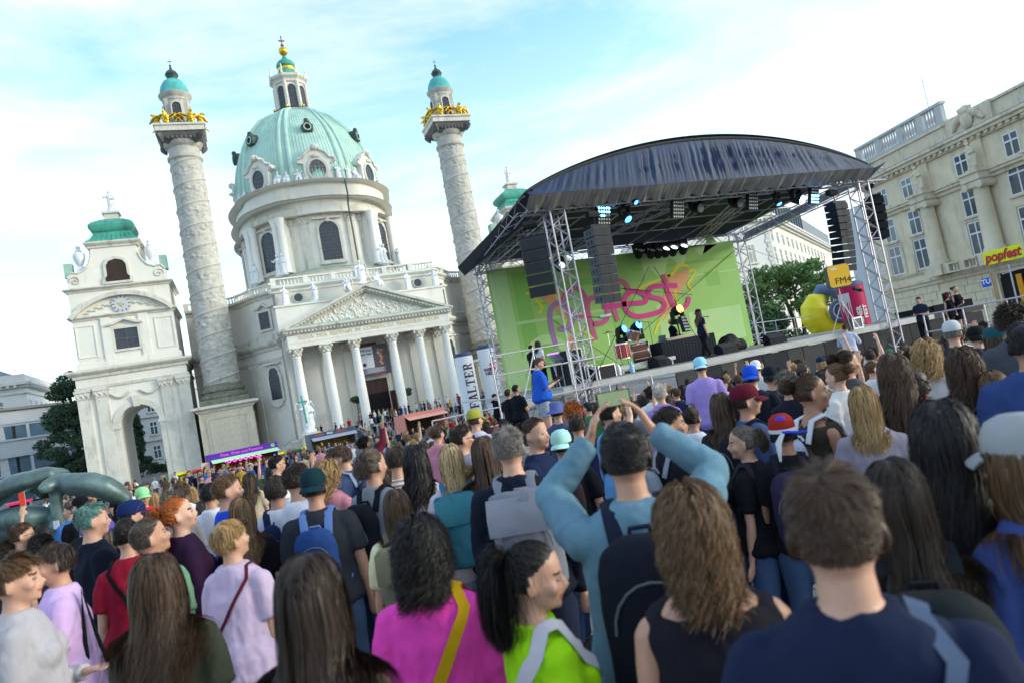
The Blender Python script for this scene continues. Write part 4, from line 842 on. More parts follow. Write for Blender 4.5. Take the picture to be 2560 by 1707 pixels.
def ribbon(pts, w, lay, m_, name, parent=None, w2=None):
    P = [Vector((x, 0, z)) for x, z in pts]; Q = []
    for i in range(len(P)-1):                       # Catmull-Rom smoothing
        p0, p1, p2, p3 = P[max(i-1, 0)], P[i], P[i+1], P[min(i+2, len(P)-1)]
        for k in range(6):
            t = k/6; Q.append(0.5*((2*p1)+(p2-p0)*t+(2*p0-5*p1+4*p2-p3)*t*t+(3*p1-p0-3*p2+p3)*t*t*t))
    Q.append(P[-1]); vs = []
    for i, p in enumerate(Q):
        t = (Q[min(i+1, len(Q)-1)]-Q[max(i-1, 0)]).normalized(); n = Vector((-t.z, 0, t.x)); ww = w if w2 is None else w+(w2-w)*i/(len(Q)-1)
        for s in (1, -1): q = p+n*(ww/2*s); vs.append((q.x, BY-0.004*lay, q.z-DZ))
    b = MB(); b.add(vs, [(2*i, 2*i+1, 2*i+3, 2*i+2) for i in range(len(Q)-1)]); return b.build(name, m_, parent or cloth, 0)
Z = lambda *p: [zpt(*q) for q in p]
sheet(cloth, 'printed_frog', Z((2030, 130), (2090, 100), (2245, 45), (2235, 150), (2190, 240), (2125, 320), (2060, 470), (1990, 560), (1955, 500), (2000, 300), (2040, 200)), 4, PEA)
sheet(cloth, 'printed_frog', Z((715, 285), (960, 240), (1010, 330), (1060, 470), (1090, 640), (1140, 820), (1075, 830), (1040, 600), (960, 470), (880, 410), (790, 330)), 4, PEA)
for k, pts in enumerate((((2030, 120), (2085, 95), (2130, 25), (2180, 15), (2240, 25)), ((2060, 110), (1900, 180), (1800, 215), (1740, 260)), ((2240, 75), (2305, 65), (2270, 140), (2235, 205), (2280, 265)), ((2110, 260), (2120, 330), (2135, 420)), ((2005, 500), (1945, 590), (1905, 690)), ((640, 290), (700, 300), (760, 370), (805, 430), (770, 490)), ((680, 230), (720, 225), (760, 240)), ((850, 275), (960, 240), (1030, 270)), ((930, 300), (990, 400), (1030, 540), (1070, 720)), ((1150, 640), (1250, 680), (1330, 760)))):
    ribbon(Z(*pts), 0.11 if k not in (0, 7) else 0.16, 5, YEL, 'printed_frog_limb')
ribbon(Z((945, 815), (912, 690), (885, 560), (890, 450), (950, 385), (1040, 410), (1100, 500), (1100, 580), (1040, 635), (960, 640)), 0.225, 6, PUR, 'printed_letter')
ribbon(Z((1010, 420), (1020, 320), (1080, 255), (1150, 240), (1210, 300), (1250, 400), (1215, 500), (1130, 520), (1040, 470)), 0.225, 7, PNK2, 'printed_letter')
ribbon(Z((1330, 745), (1290, 600), (1250, 440), (1265, 360), (1340, 330), (1420, 390), (1450, 490), (1410, 570), (1300, 590)), 0.225, 8, PNK2, 'printed_letter')
ribbon(Z((1550, 560), (1500, 420), (1480, 300), (1490, 200), (1550, 165), (1620, 195), (1660, 270)), 0.225, 9, PNK2, 'printed_letter')
ribbon(Z((1400, 425), (1500, 415), (1620, 395), (1740, 385), (1820, 370), (1800, 300), (1720, 270), (1640, 300), (1605, 380), (1640, 470), (1730, 515), (1850, 500), (1970, 460), (2005, 400), (1960, 345), (1870, 325), (1845, 270), (1900, 225), (2010, 215), (2130, 215)), 0.225, 10, PNK, 'printed_letter')
ribbon(Z((1990, 105), (2015, 200), (2045, 310), (2090, 405), (2165, 440), (2225, 400), (2245, 325)), 0.225, 11, PNK, 'printed_letter')
# ---------------------------------------------------------------- hung loudspeaker arrays
GRL = mat('speaker_grille', (0.022, 0.023, 0.028), 0.75, 0.35, 60, 0.3, 90)
CABS = mat('speaker_side', (0.10, 0.105, 0.12), 0.6, 0.15, 4)
def line_array(top, n, w, h, d, rz, label, curve=0.02, pitch0=0.0, sidem=CABS):
    t = thing('line_array_speaker', label, 'speaker', top, rz, 'hung loudspeaker arrays')
    m = MB(); m.box(-w/2, w/2, -d*0.4, d*0.5, -0.02, 0.06); m.tube([(0, 0, 0.06), (0, 0, 0.34)], 0.018, 6); m.build('flying_bar', BLK, t, 0)
    m = MB(); m.tube([(-0.22, 0.05, 0.45), (0.22, 0.05, 0.45)], 0.13, 8); m.build('chain_hoist', BLK, t, 40)
    y, z, a = 0.0, -0.03, pitch0
    for i in range(n):
        c = MB(); c.prism([(-d/2, -h*0.47), (d/2, -h*0.40), (d/2, h*0.40), (-d/2, h*0.47)], -w/2, w/2, 0, lambda x, yy, zz: (yy, x, zz))
        cab = c.build('cabinet', sidem, t, 0); cab.location = (0, y, z-h/2); cab.rotation_euler = (a, 0, 0)
        g = MB(); g.box(-w/2+0.015, -0.02, -d/2-0.012, -d/2-0.002, -h*0.44, h*0.44); g.box(0.02, w/2-0.015, -d/2-0.012, -d/2-0.002, -h*0.44, h*0.44); g.box(-0.02, 0.02, -d/2-0.006, -d/2-0.001, -h*0.44, h*0.44); g.build('grille', GRL, cab, 0)
        s = MB()
        for sx in (-1, 1):
            for q in (-0.22, 0.12): s.box(sx*w/2-0.006, sx*w/2+0.006, q*d, q*d+0.05, -h*0.2, h*0.2)
        tag(s.build('handle_recess', BLK, cab, 0), kind='stuff')
        z -= h*cos(a)*1.02; y += h*sin(a)*1.02; a += curve
    return t
line_array(at_depth(1331, 597, 21.5), 5, 0.82, 0.36, 0.55, -0.45, 'black five-cabinet loudspeaker array hanging outside the left front stage tower', 0.04)
line_array(at_depth(1490, 570, 22.3), 8, 0.72, 0.305, 0.5, 0.15, 'tall black loudspeaker array with grey side plates hanging just inside the left front tower', 0.015)
line_array(at_depth(2088, 510, 26.8), 10, 0.76, 0.262, 0.5, 0.1, 'tall black ten-cabinet loudspeaker array hanging above the yellow radio sign', 0.02, sidem=BLKP)
line_array(at_depth(2182, 494, 28.0), 5, 0.75, 0.34, 0.5, 1.0, 'short black loudspeaker array seen from the side outside the right front tower', 0.03, sidem=BLKP)
# ---------------------------------------------------------------- lamps
def lens_mat(name, col, e): return mat(name, (0.05, 0.08, 0.12), 0.2, 0.0, emit=col, estr=e)
LB, LBB, LW, LOFF = lens_mat('lamp_blue', (0.04, 0.2, 1.0), 6), lens_mat('lamp_cyan', (0.15, 0.62, 1.0), 9), lens_mat('lamp_white', (0.75, 0.88, 1.0), 3), mat('lamp_off', (0.55, 0.55, 0.52), 0.25, 0.1, 8, spec=0.8)
def blinder(pos, rz, tilt, on, label, nx_=5, ny_=5, size=0.62):
    t = thing('matrix_lamp', label, 'stage light', pos, rz, 'square matrix lamps under the roof'); m = MB(); m.box(-size/2, size/2, -0.04, 0.09, -size/2, size/2); b_ = m.build('lamp_housing', BLK, t, 0); b_.rotation_euler = (tilt, 0, 0)
    p = size/nx_
    for i in range(nx_):
        for j in range(ny_):
            lens = MB(); lens.cyl((0, -0.045, 0), (0, -0.065, 0), p*0.30, p*0.2, 10) if (i, j) == (0, 0) else None
            if (i, j) == (0, 0): base = lens.mesh('bulb', LOFF, 40)
            me = base
            if on(i, j): me = base.copy(); me.materials[0] = LBB
            inst('bulb', me, b_, ((i-(nx_-1)/2)*p, 0, (j-(ny_-1)/2)*p))
    m = MB(); m.tube([(0, 0.02, size/2), (0, 0.02, size/2+0.22)], 0.02, 6); m.build('clamp', BLK, t, 0); return t
blinder(at_depth(1508, 540, 23.0), 0.3, 0.25, lambda i, j: j >= 3 or (j == 2 and i < 3), 'square matrix lamp glowing cyan blue under the left of the stage roof')
blinder(at_depth(1694, 525, 24.0), 0.3, 0.25, lambda i, j: False, 'unlit square matrix lamp left of the middle of the stage roof')
blinder(at_depth(1881, 505, 25.5), 0.3, 0.25, lambda i, j: False, 'unlit square matrix lamp right of the middle of the stage roof')
blinder(at_depth(2035, 490, 26.5), 0.3, 0.25, lambda i, j: j < 3, 'square matrix lamp with blue lower rows beside the round blue spotlight')
blinder(at_depth(1712, 810, 26.5), 0.6, -0.1, lambda i, j: False, 'black square matrix lamp standing on the stage behind the singer')
def spot(pos, label, lens, rz=0.0, tilt=0.4, s=1.0, floor=False):
    t = thing('moving_spotlight', label, 'stage light', pos, rz, 'moving head lamps of the stage'); sg = -1 if floor else 1
    m = MB(); m.box(-0.16*s, 0.16*s, -0.12*s, 0.12*s, 0.16*s*sg if sg > 0 else -0.30*s, 0.30*s if sg > 0 else -0.16*s); m.build('lamp_base', BLK, t, 0)
    m = MB()
    for sx in (-1, 1): m.box(sx*0.17*s-0.03*s, sx*0.17*s+0.03*s, -0.06*s, 0.06*s, min(-0.05*s*sg, 0.2*s*sg), max(-0.05*s*sg, 0.2*s*sg))
    m.build('yoke', BLK, t, 0)
    m = MB(); m.lathe([(0.05*s, -0.16*s), (0.12*s, -0.1*s), (0.135*s, 0.05*s), (0.13*s, 0.16*s)], 14); hd = m.build('lamp_head', BLK, t, 40); hd.location = (0, 0, -0.06*s*sg); hd.rotation_euler = (radians(90)+tilt, 0, 0)
    m = MB(); m.lathe([(0.115*s, 0.16*s), (0.09*s, 0.185*s), (0.01, 0.195*s)], 14); m.build('lens', lens, hd, 50); return t
spot(at_depth(1562, 536, 23.5), 'round lamp glowing deep blue beside the cyan matrix lamp', LB, 0.2, 0.9, 1.2)
spot(at_depth(1990, 492, 26.2), 'brilliant round blue spotlight near the right front tower', lens_mat('lamp_deep_blue', (0.10, 0.30, 1.0), 26), 0.3, 0.5, 1.5)
spot(at_depth(1585, 500, 23.0), 'small blue lamp clamped to the front truss', LB, 0.2, 0.8, 0.7)
spot(at_depth(1943, 500, 26.0), 'violet blue lamp hanging between matrix lamp and blue spotlight', LB, 0.2, 1.2, 0.9)
for k, (u, v, on, la) in enumerate(((1597, 638, 0, 'largest dark moving lamp at the left end of the row above the backdrop'), (1627, 638, 0, 'dark moving lamp second in the row above the backdrop'), (1645, 637, 0, 'dark moving lamp third in the row above the backdrop'), (1663, 635, 1, 'lit white moving lamp fourth in the row above the backdrop'), (1682, 632, 1, 'lit white moving lamp fifth in the row above the backdrop'), (1707, 628, 1, 'dark tall moving lamp with a pale lens ending the row above the backdrop'))):
    spot(at_depth(u, v-6, 31.0), la, LW if on else LOFF, 0.1, -0.9, 1.35)
spot(at_depth(1399, 665, 28), 'lit white lamp seen beside the left loudspeaker array', LW, 0.1, -0.3, 1.2)
spot(at_depth(1740, 515, 26), 'dark round fresnel lamp under the middle of the roof', LOFF, 0.1, 0.3, 1.5); spot(at_depth(1838, 503, 26.5), 'dark round fresnel lamp under the right of the roof', LOFF, 0.1, 0.3, 1.5)
spot(at_depth(1552, 832, 26.5), 'dark moving lamp with blue lens on the floor behind the red drum', LB, 0.4, -0.2, 1.3, True); spot(at_depth(1590, 824, 27), 'dark moving lamp with blue lens on the floor behind the bass drum', LB, 0.2, -0.3, 1.4, True)
spot(at_depth(1692, 783, 27.5), 'tall dark lamp with an amber glint on a stand behind the keyboard player', lens_mat('lamp_amber', (1, 0.6, 0.1), 3), 0.1, -0.2, 1.5, True)
m = MB(); p = at_depth(1692, 800, 27.5); m.tube([(p[0], p[1], DZ), tuple(p)], 0.03, 6); tag(m.build('lamp_stand', BLK, None, 40), 'thin black stand carrying the amber lamp behind the keyboard player', 'stand')
# ---------------------------------------------------------------- things on the deck
def wedge(u, v, d, rz, label):
    p = at_depth(u, v, d); t = thing('stage_monitor', label, 'speaker', (p[0], p[1], DZ), rz, 'floor monitor wedges'); m = MB(); m.prism([(-0.28, 0), (0.28, 0), (0.22, 0.22), (-0.06, 0.42), (-0.28, 0.3)], -0.36, 0.36, 0, lambda x, y, z: (y, x, z)); b_ = m.build('monitor_box', BLKP, t, 0)
    g = MB(); g.add([(-0.33, 0.225, 0.235), (0.33, 0.225, 0.235), (0.33, -0.04, 0.425), (-0.33, -0.04, 0.425)], [(0, 1, 2, 3)]); g.build('grille', GRYP, b_, 0)
    h = MB(); h.cyl((0.362, 0.02, 0.2), (0.366, 0.02, 0.2), 0.08, n=10); h.build('handle_hole', BLK, b_)
wedge(1647, 892, 25.5, pi+0.3, 'black monitor wedge in front of the drum riser'); wedge(1815, 872, 26.0, pi, 'grey-fronted monitor wedge beside the singer'); wedge(1936, 845, 27.0, pi-0.2, 'black monitor wedge near the right rear tower')
p = at_depth(1708, 870, 26.8)
t = thing('keyboard_table', 'long table draped in black cloth in front of the keyboard player', 'table', (p[0], p[1], DZ)); m = MB(); m.box(-1.25, 1.25, -0.4, 0.4, 0.86, 0.9); tp = m.build('table_top', BLK, t, 0)
m = MB(); ps = [(-1.25, -0.42), (1.25, -0.42)]; n_ = 60; m.add([(-1.27+2.54*i/n_, -0.42-0.02*sin(i*1.9)*(1-j), 0.005+0.88*j) for j in (0, 1) for i in range(n_+1)], [(i, i+1, n_+2+i, n_+1+i) for i in range(n_)]); m.build('black_cloth', mat('black_cloth', (0.012, 0.014, 0.022), 0.9, 0.2, 3), t, 60)
for sx in (-1.25, 1.25): m = MB(); m.box(sx-0.01, sx+0.01, -0.42, 0.42, 0, 0.88); m.build('side_cloth', MATS['black_cloth'], t, 0)
k_ = thing('keyboard', 'pale electronic keyboard lying on the black draped table', 'keyboard', (p[0]-0.1, p[1]-0.05, DZ+0.9)); m = MB(); m.box(-0.7, 0.7, -0.16, 0.16, 0.0, 0.09); m.build('keyboard_case', mat('keyboard_cream', (0.5, 0.42, 0.3), 0.5), k_, 0)
m = MB()
for i in range(24): m.box(-0.64+0.053*i, -0.595+0.053*i, -0.15, -0.02, 0.09, 0.105)
tag(m.build('key', mat('key_white', (0.8, 0.79, 0.75), 0.3), k_, 0), kind='stuff')
l_ = thing('laptop', 'open grey laptop on the left end of the black table', 'laptop', (p[0]-0.95, p[1]+0.05, DZ+0.9)); m = MB(); m.box(-0.17, 0.17, -0.12, 0.12, 0, 0.02); m.build('laptop_base', GRYP, l_, 0); m = MB(); m.obox((0, -0.16, 0.13), (0.34, 0.012, 0.25), Matrix.Rotation(0.3, 3, 'X')); m.build('laptop_lid', CABS, l_, 0)
# drum kit on a riser
p = at_depth(1590, 880, 26.2); RZ = DZ+0.30
r_ = thing('drum_riser', 'low black riser with silver edge under the drum kit', 'riser', (p[0], p[1], DZ)); m = MB(); m.box(-1.2, 1.2, -0.7, 1.3, 0.22, 0.3); m.build('riser_top', DECK, r_, 0); m = MB(); m.box(-1.22, 1.22, -0.73, -0.7, 0.17, 0.3); m.build('riser_edge', ALU, r_, 0)
for sx in (-1.1, 0, 1.1): m = MB(); m.box(sx-0.03, sx+0.03, -0.66, -0.6, 0, 0.22); m.build('leg', ALU, r_, 0)
dk_ = thing('drum_kit', 'drum kit with brown bass drum and red floor tom on the riser', 'drum kit', (p[0], p[1], RZ)); dk_.scale = (1.25,)*3
CHR = mat('chrome', (0.7, 0.7, 0.72), 0.2, 0.05, 4, metal=1.0); RED = mat('drum_red', (0.42, 0.01, 0.012), 0.25, 0.25, 3, coat=0.5); BRN = mat('drum_brown', (0.30, 0.12, 0.07), 0.3, 0.25, 4, coat=0.4); SKN = mat('drum_skin', (0.62, 0.55, 0.46), 0.6, 0.1, 4)
def drum(name, c, r, h, axis, shell):
    m = MB(); a = Vector(axis).normalized(); c = Vector(c); m.tube([c-a*h/2, c+a*h/2], r, 28); d_ = m.build(name, shell, dk_, 40)
    m = MB()
    for s in (-1, 1): m.tube([c+a*(s*h/2)-a*0.02, c+a*(s*h/2)+a*0.02], r+0.015, 28)
    m.build('hoop', CHR, d_, 40)
    m = MB()
    for s in (-1, 1): m.tube([c+a*(s*(h/2+0.021)), c+a*(s*(h/2+0.026))], r-0.01, 28)
    m.build('drum_head', SKN, d_, 40)
    m = MB(); x = a.orthogonal().normalized(); y = a.cross(x)
    for k in range(8): q = c+(x*cos(k*pi/4)+y*sin(k*pi/4))*(r+0.012); m.tube([q-a*h*0.42, q+a*h*0.42], 0.01, 5)
    tag(m.build('tension_rod', CHR, d_, 40), kind='stuff')
drum('floor_tom', (-0.55, -0.15, 0.42), 0.22, 0.44, (0, 0, 1), RED); drum('bass_drum', (0.15, -0.05, 0.3), 0.29, 0.5, (0.75, -0.55, 0.02), BRN); drum('rack_tom', (0.05, 0.05, 0.82), 0.17, 0.28, (0.3, -0.3, 1), BRN); drum('snare_drum', (-0.25, 0.45, 0.6), 0.18, 0.14, (0, 0, 1), CHR)
for k, (x, y, z) in enumerate(((-0.85, 0.0, 1.05), (0.55, 0.4, 1.1), (-0.2, 0.6, 0.95))):
    m = MB(); m.tube([(x, y, 0), (x, y, z)], 0.012, 6); cs = m.build('cymbal_stand', CHR, dk_, 40); m = MB(); m.lathe([(0.21, z), (0.06, z+0.02), (0.03, z+0.04), (0.01, z+0.045)], 20, (x, y)); m.build('cymbal', mat('cymbal', (0.35, 0.3, 0.2), 0.3, 0.2, 3, metal=0.8), cs, 50)
def micstand(u, v, d, label, h=1.5, boom=(0.5, 0.0, 0.2)):
    p = at_depth(u, v, d); t = thing('microphone_stand', label, 'microphone stand', (p[0], p[1], DZ)); m = MB(); m.tube([(0, 0, 0.05), (0, 0, h)], 0.012, 6); m.build('upright', BLK, t)
    m = MB()
    for k in range(3): m.tube([(0, 0, 0.12), (0.25*cos(k*2.1), 0.25*sin(k*2.1), 0)], 0.01, 5)
    m.build('tripod_foot', BLK, t); m = MB(); e = Vector((0, 0, h))+Vector(boom); m.tube([(-boom[0]*0.4, 0, h-boom[2]*0.4), tuple(e)], 0.01, 5); m.build('boom_arm', BLK, t); m = MB(); m.tube([tuple(e), tuple(e+Vector((0.06, -0.02, -0.12)))], [0.03, 0.02], 8); m.build('microphone', GRYP, t)
micstand(1630, 850, 26.5, 'tall boom microphone stand between drum kit and keyboard table', 1.75, (-0.45, 0, 0.12)); micstand(1560, 850, 25.8, 'boom microphone stand leaning over the red floor tom', 1.3, (0.4, 0.1, 0.25))
# mixing desk, amplifiers and boxes at the left of the deck
p = at_depth(1408, 905, 24); t = thing('mixing_desk', 'grey mixing desk lit violet on a stand at the left of the stage', 'mixing desk', (p[0], p[1], DZ)); m = MB(); m.obox((0, 0, 1.0), (0.85, 0.5, 0.1), Matrix.Rotation(0.5, 3, 'X')); m.build('desk_surface', mat('desk_grey', (0.22, 0.21, 0.26), 0.5, 0.3, 20), t, 0); m = MB(); m.obox((0, 0.26, 1.18), (0.85, 0.03, 0.06)); m.build('light_strip', lens_mat('violet_strip', (0.4, 0.1, 1.0), 2.5), t, 0)
for sx in (-0.35, 0.35): m = MB(); m.tube([(sx, -0.15, 0), (sx, 0.15, 0.95)], 0.02, 6); m.tube([(sx, 0.15, 0), (sx, -0.15, 0.95)], 0.02, 6); m.build('leg', ALU, t)
for k, (u, v, w, h, la) in enumerate(((1440, 905, 0.55, 1.2, 'tall black amplifier rack beside the mixing desk'), (1462, 925, 0.6, 0.55, 'black equipment case between the tower and the mixing desk'), (1515, 930, 0.75, 0.45, 'black flight case with silver edges in front of the drum riser'), (1420, 940, 0.6, 0.8, 'black cabinet under the violet mixing desk'))):
    p = at_depth(u, v, 23.6+0.5*(k % 2)); t = thing('equipment_case', la, 'case', (p[0], p[1]+0.3, DZ), 0.1*k, 'black cases on the stage deck'); m = MB(); m.box(-w/2, w/2, -0.3, 0.3, 0.0, h); m.build('case_body', BLKP, t, 0); m = MB()
    for sx in (-1, 1):
        for sy in (-1, 1): m.box(sx*w/2-0.02, sx*w/2+0.02, sy*0.3-0.02, sy*0.3+0.02, 0.0, h+0.004)
    m.box(-w/2-.015, w/2+.015, -0.315, -0.29, h-0.03, h+0.01); m.build('edge_rail', ALU, t, 0)
p = at_depth(1385, 905, 24.5); 
p = at_depth(1822, 835, 28.5); t = thing('covered_equipment', 'heap of equipment under a black cover behind the singer', 'equipment', (p[0], p[1], DZ)); b_ = MB(); b_.sphere((-0.1, 0, 0.3), (0.5, 0.4, 0.42), 12, 8); b_.sphere((0.35, 0, 0.2), (0.4, 0.35, 0.28), 12, 8); inst('black_cover', remeshed(b_, 0.05, 'black_cover', BLK, 0.05, 7, 3), t)
p = at_depth(1783, 892, 26.2); t = thing('red_bag', 'red bag lying on the deck behind the singer', 'bag', (p[0], p[1]+0.8, DZ)); b_ = MB(); b_.sphere((0, 0, 0.16), (0.24, 0.18, 0.17), 12, 8); b_.tube([(-0.1, 0, 0.3), (0, 0, 0.4), (0.1, 0, 0.3)], 0.02, 6); inst('bag_body', remeshed(b_, 0.03, 'bag_body', mat('red_cloth', (0.5, 0.05, 0.02), 0.8), 0.02, 9, 2), t)
# right wing: sign on tripod, camera boom, box lamps
p = at_depth(2098, 690, 25.0)
t = thing('radio_sign', 'yellow rounded box sign reading FM4 on a tripod at the right of the stage', 'sign', (p[0], p[1], DZ)); hz_ = p[2]-DZ
def rrect(w, h, r, n=5): return [(sx*(w/2-r)+r*cos(a0+pi/2*i/n), sz*(h/2-r)+r*sin(a0+pi/2*i/n)) for sx, sz, a0 in ((1, -1, -pi/2), (1, 1, 0), (-1, 1, pi/2), (-1, -1, pi)) for i in range(n+1)]
SY_ = mat('sign_yellow', srgb(242, 182, 4), 0.4, 0.03, 2, coat=0.3); SG_ = mat('sign_grey', (0.14, 0.15, 0.19), 0.5)
m = MB(); m.prism(rrect(0.82, 0.84, 0.12), 0.0, 0.28); sb = m.build('sign_box', SG_, t, 30); sb.location = (0, 0, hz_); sb.rotation_euler = (0, 0, -0.42)
m = MB(); m.prism(rrect(0.78, 0.8, 0.11), -0.012, -0.002); m.build('sign_face', SY_, sb, 30)
inst('lettering', text_mesh('FM4', 0.34, mat('ink_black', (0.01, 0.01, 0.01), 0.6), 0.002), sb, (0.1, -0.017, -0.2), FACE); inst('lettering', text_mesh('radio', 0.12, mat('ink_white', (0.85, 0.85, 0.82), 0.6), 0.002, bold=0.004), sb, (-0.16, -0.017, 0.28), FACE)
m = MB(); m.tube([(0, 0.14, 0.9), (0, 0.14, hz_-0.4)], 0.022, 8); m.build('pole', ALU, t)
for k in range(3): m = MB(); a = k*2.1+0.5; m.tube([(0, 0.14, 1.1), (0.55*cos(a), 0.14+0.55*sin(a), 0)], 0.018, 6); m.build('leg', ALU, t)
p = at_depth(2160, 790, 25.5); t = thing('small_amplifier', 'small grey amplifier with silver frame on the right wing deck', 'amplifier', (p[0], p[1]+0.5, DZ)); m = MB(); m.box(-0.25, 0.25, -0.15, 0.15, 0, 0.42); bb = m.build('amplifier_box', CABS, t, 0); m = MB(); ring(m, [(-0.26, 0), (0.26, 0), (0.26, 0.44), (-0.26, 0.44)], [(-0.2, 0.05), (0.2, 0.05), (0.2, 0.38), (-0.2, 0.38)], -0.17, -0.15); m.build('amplifier_frame', ALU, bb, 0)
for k, (u, v, d, a, la) in enumerate(((1512, 792, 18, 0.1, 'pale grey camera housing on an arm against the backdrop lettering'), (2143, 723, 24, -0.25, 'long black camera housing on an arm before the red banner'), (2129, 697, 26, 0.2, 'short grey camera housing beside the yellow sign'))):
    p = at_depth(u, v, d); t = thing('boom_camera', la, 'camera', tuple(p), 0.3); s_ = (0.16, 0.2, 0.13)[k]; m = MB(); m.tube([(-s_*1.3, 0, -a*0.4*s_), (-s_, 0, -a*0.3*s_), (0, 0, 0), (s_, 0, a*s_), (s_*1.5, 0, a*1.3*s_)], [s_*0.3, s_*0.42, s_*0.46, s_*0.42, s_*0.22], 12, ry=[s_*0.3]*5); m.build('camera_housing', (mat('fur_grey', (0.3, 0.31, 0.32), 0.9, 0.4, 20), BLK, CABS)[k], t, 40); m = MB(); m.tube([(s_*1.4*(-1 if k == 0 else 1), 0, 0), (0.6*(-1 if k == 0 else 1), 0.05, -0.15 if k == 1 else 0.05)], 0.012, 6); m.build('camera_arm', BLK, t)
# small litter on the deck edge
for k, (u, v, d, c, la) in enumerate(((1548, 930, 24.3, (0.75, 0.77, 0.78), 'white canister on the deck left of the water bottle'), (1581, 925, 24.3, (0.35, 0.55, 0.8), 'clear blue water bottle on the deck edge'), (1508, 910, 24.8, (0.72, 0.7, 0.68), 'white towel bundle by the tower on the deck'))):
    p = at_depth(u, v, d); m = MB(); m.lathe([(0.07, 0), (0.075, 0.02), (0.075, 0.2), (0.05, 0.26), (0.03, 0.3), (0.03, 0.33)], 12); m.sphere((0, 0, 0.34), (0.03, 0.03, 0.02), 8, 4); o = m.build(('canister', 'water_bottle', 'towel_bundle')[k], mat('deck_item_%d' % k, c, 0.3), None, 40, (p[0], p[1], DZ)); tag(o, la, ('canister', 'bottle', 'towel')[k]); o.scale = (1.2, 1.2, 1.2)
# ================================================================ further buildings
def facade_frame(p0, p1):
    """local x along the facade from p0 to p1, y into the building, z up"""
    d = Vector((p1[0]-p0[0], p1[1]-p0[1])); L_ = d.length; d.normalize(); n = Vector((-d.y, d.x))
    return (lambda x, y, z: (p0[0]+d.x*x+n.x*y, p0[1]+d.y*x+n.y*y, z)), L_
GLS = mat('window_glass', (0.045, 0.075, 0.10), 0.08, 0.5, 0.6, spec=0.8)
WFR = mat('window_frame_white', (0.68, 0.70, 0.74), 0.6, 0.05, 2)
SAND = mat('beige_facade', (0.67, 0.585, 0.43), 0.85, 0.14, 0.5, 0.2, 5, stain=((0.34, 0.31, 0.26), 0.5, 0.5, 0.75))
SANDT = mat('beige_trim', (0.62, 0.54, 0.41), 0.85, 0.16, 1.2, stain=((0.2, 0.185, 0.16), 1.0, 0.52, 0.75))
ROOFG = mat('slate_roof', (0.15, 0.17, 0.20), 0.6, 0.2, 2)
def cross_window(parent, fr, x, z, w, h, recess=0.12, trans=0.35, sill=True, gl=GLS, arched=False, wf=WFR):
    """casement with transom: frame ring, mullion and transom; two panes over two, each its own pane"""
    m = MB(); poly = [(x-w/2, z), (x+w/2, z), (x+w/2, z+h), (x-w/2, z+h)]; t_ = 0.11
    if arched: poly = [(x-w/2, z), (x+w/2, z)]+[(x+w/2*cos(pi*i/10), z+h-w/2+w/2*sin(pi*i/10)) for i in range(11)]
    inn = [(x+(px-x)*(1-2*t_/w), z+h/2+(pz-z-h/2)*(1-2*t_/h)) for px, pz in poly]
    ring(m, poly, inn, -0.05, 0.08, 0, fr); zt = z+h*(1-trans)
    m.prism([(x-0.07, z+t_), (x+0.07, z+t_), (x+0.07, z+h-t_), (x-0.07, z+h-t_)], -0.06, 0.06, 0, fr); m.prism([(x-w/2+t_, zt-0.08), (x+w/2-t_, zt-0.08), (x+w/2-t_, zt+0.08), (x-w/2+t_, zt+0.08)], -0.075, 0.058, 0, fr)
    wd = m.build('window', wf, parent, 0)
    for xa, xb in ((x-w/2+t_, x-0.07), (x+0.07, x+w/2-t_)):
        for za, zb in ((z+t_, zt-0.08), (zt+0.08, z+h-t_)):
            g = MB(); g.prism([(xa, za), (xb, za), (xb, zb), (xa, zb)], -0.02, 0.01, 0, fr); g.build('pane', gl, wd, 0)
    if sill: s = MB(); s.prism([(x-w/2-0.2, z-0.22), (x+w/2+0.2, z-0.22), (x+w/2+0.2, z), (x-w/2-0.2, z)], -0.28, 0.05, 0, fr); s.build('sill', SANDT if wf is WFR else PLAS2, wd, 0)
    return wd
# ---- beige university building on the right
P0, P1 = (57.6, -31.5), (45.6, -84.0)
fr, LF = facade_frame(P0, P1)
tu = thing('university_building', 'beige neoclassical stone building with giant half-columns, statues and a roof balustrade at the right', 'building', (P0[0], P0[1], -1.5))
def tpart(mb, name, m_, parent=None, sm=25):
    o = mb.build(name, m_, parent or tu, sm)
    if parent is None: o.location = (-P0[0], -P0[1], 1.5)
    return o
m = MB(); m.prism([(0, -2.2), (LF, -2.2), (LF, 17.4), (0, 17.4)], 0.0, 16, 0, fr); wl = tpart(m, 'wall', SAND)
PR = 11.5                                            # centre of the projecting bay group along the facade
m = MB()
def band(z0, z1, o, x0=-0.4, x1=LF): m.prism([(x0, z0), (x1, z0), (x1, z1), (x0, z1)], -o, 0.3, 0, fr)
band(3.75, 4.15, 0.3); band(4.15, 4.45, 0.5); band(5.15, 5.35, 0.16); band(5.35, 5.6, 0.28); band(12.6, 13.0, 0.3); band(13.0, 13.3, 0.6); band(13.3, 13.45, 0.75); band(16.6, 17.0, 0.35); band(17.0, 17.35, 0.75); band(17.35, 17.65, 1.0); band(17.65, 19.3, 0.15); band(19.3, 19.55, 0.35)
for k in range(int(LF/0.8)): m.prism([(k*0.8, 16.72), (k*0.8+0.4, 16.72), (k*0.8+0.4, 17.0), (k*0.8, 17.0)], -0.6, -0.3, 0, fr)
tpart(m, 'cornice', SANDT, wl)
sb_ = MB(); sb_.prism([(-0.5, 17.66), (LF, 17.66), (LF, 17.72), (-0.5, 17.72)], -0.95, 0.2, 0, fr); tpart(sb_, 'copper_flashing', ROOFG, wl)
xs_ = [3.0, 7.0, 14.6, 20.4, 26.0, 30.0, 34.0, 38.0]
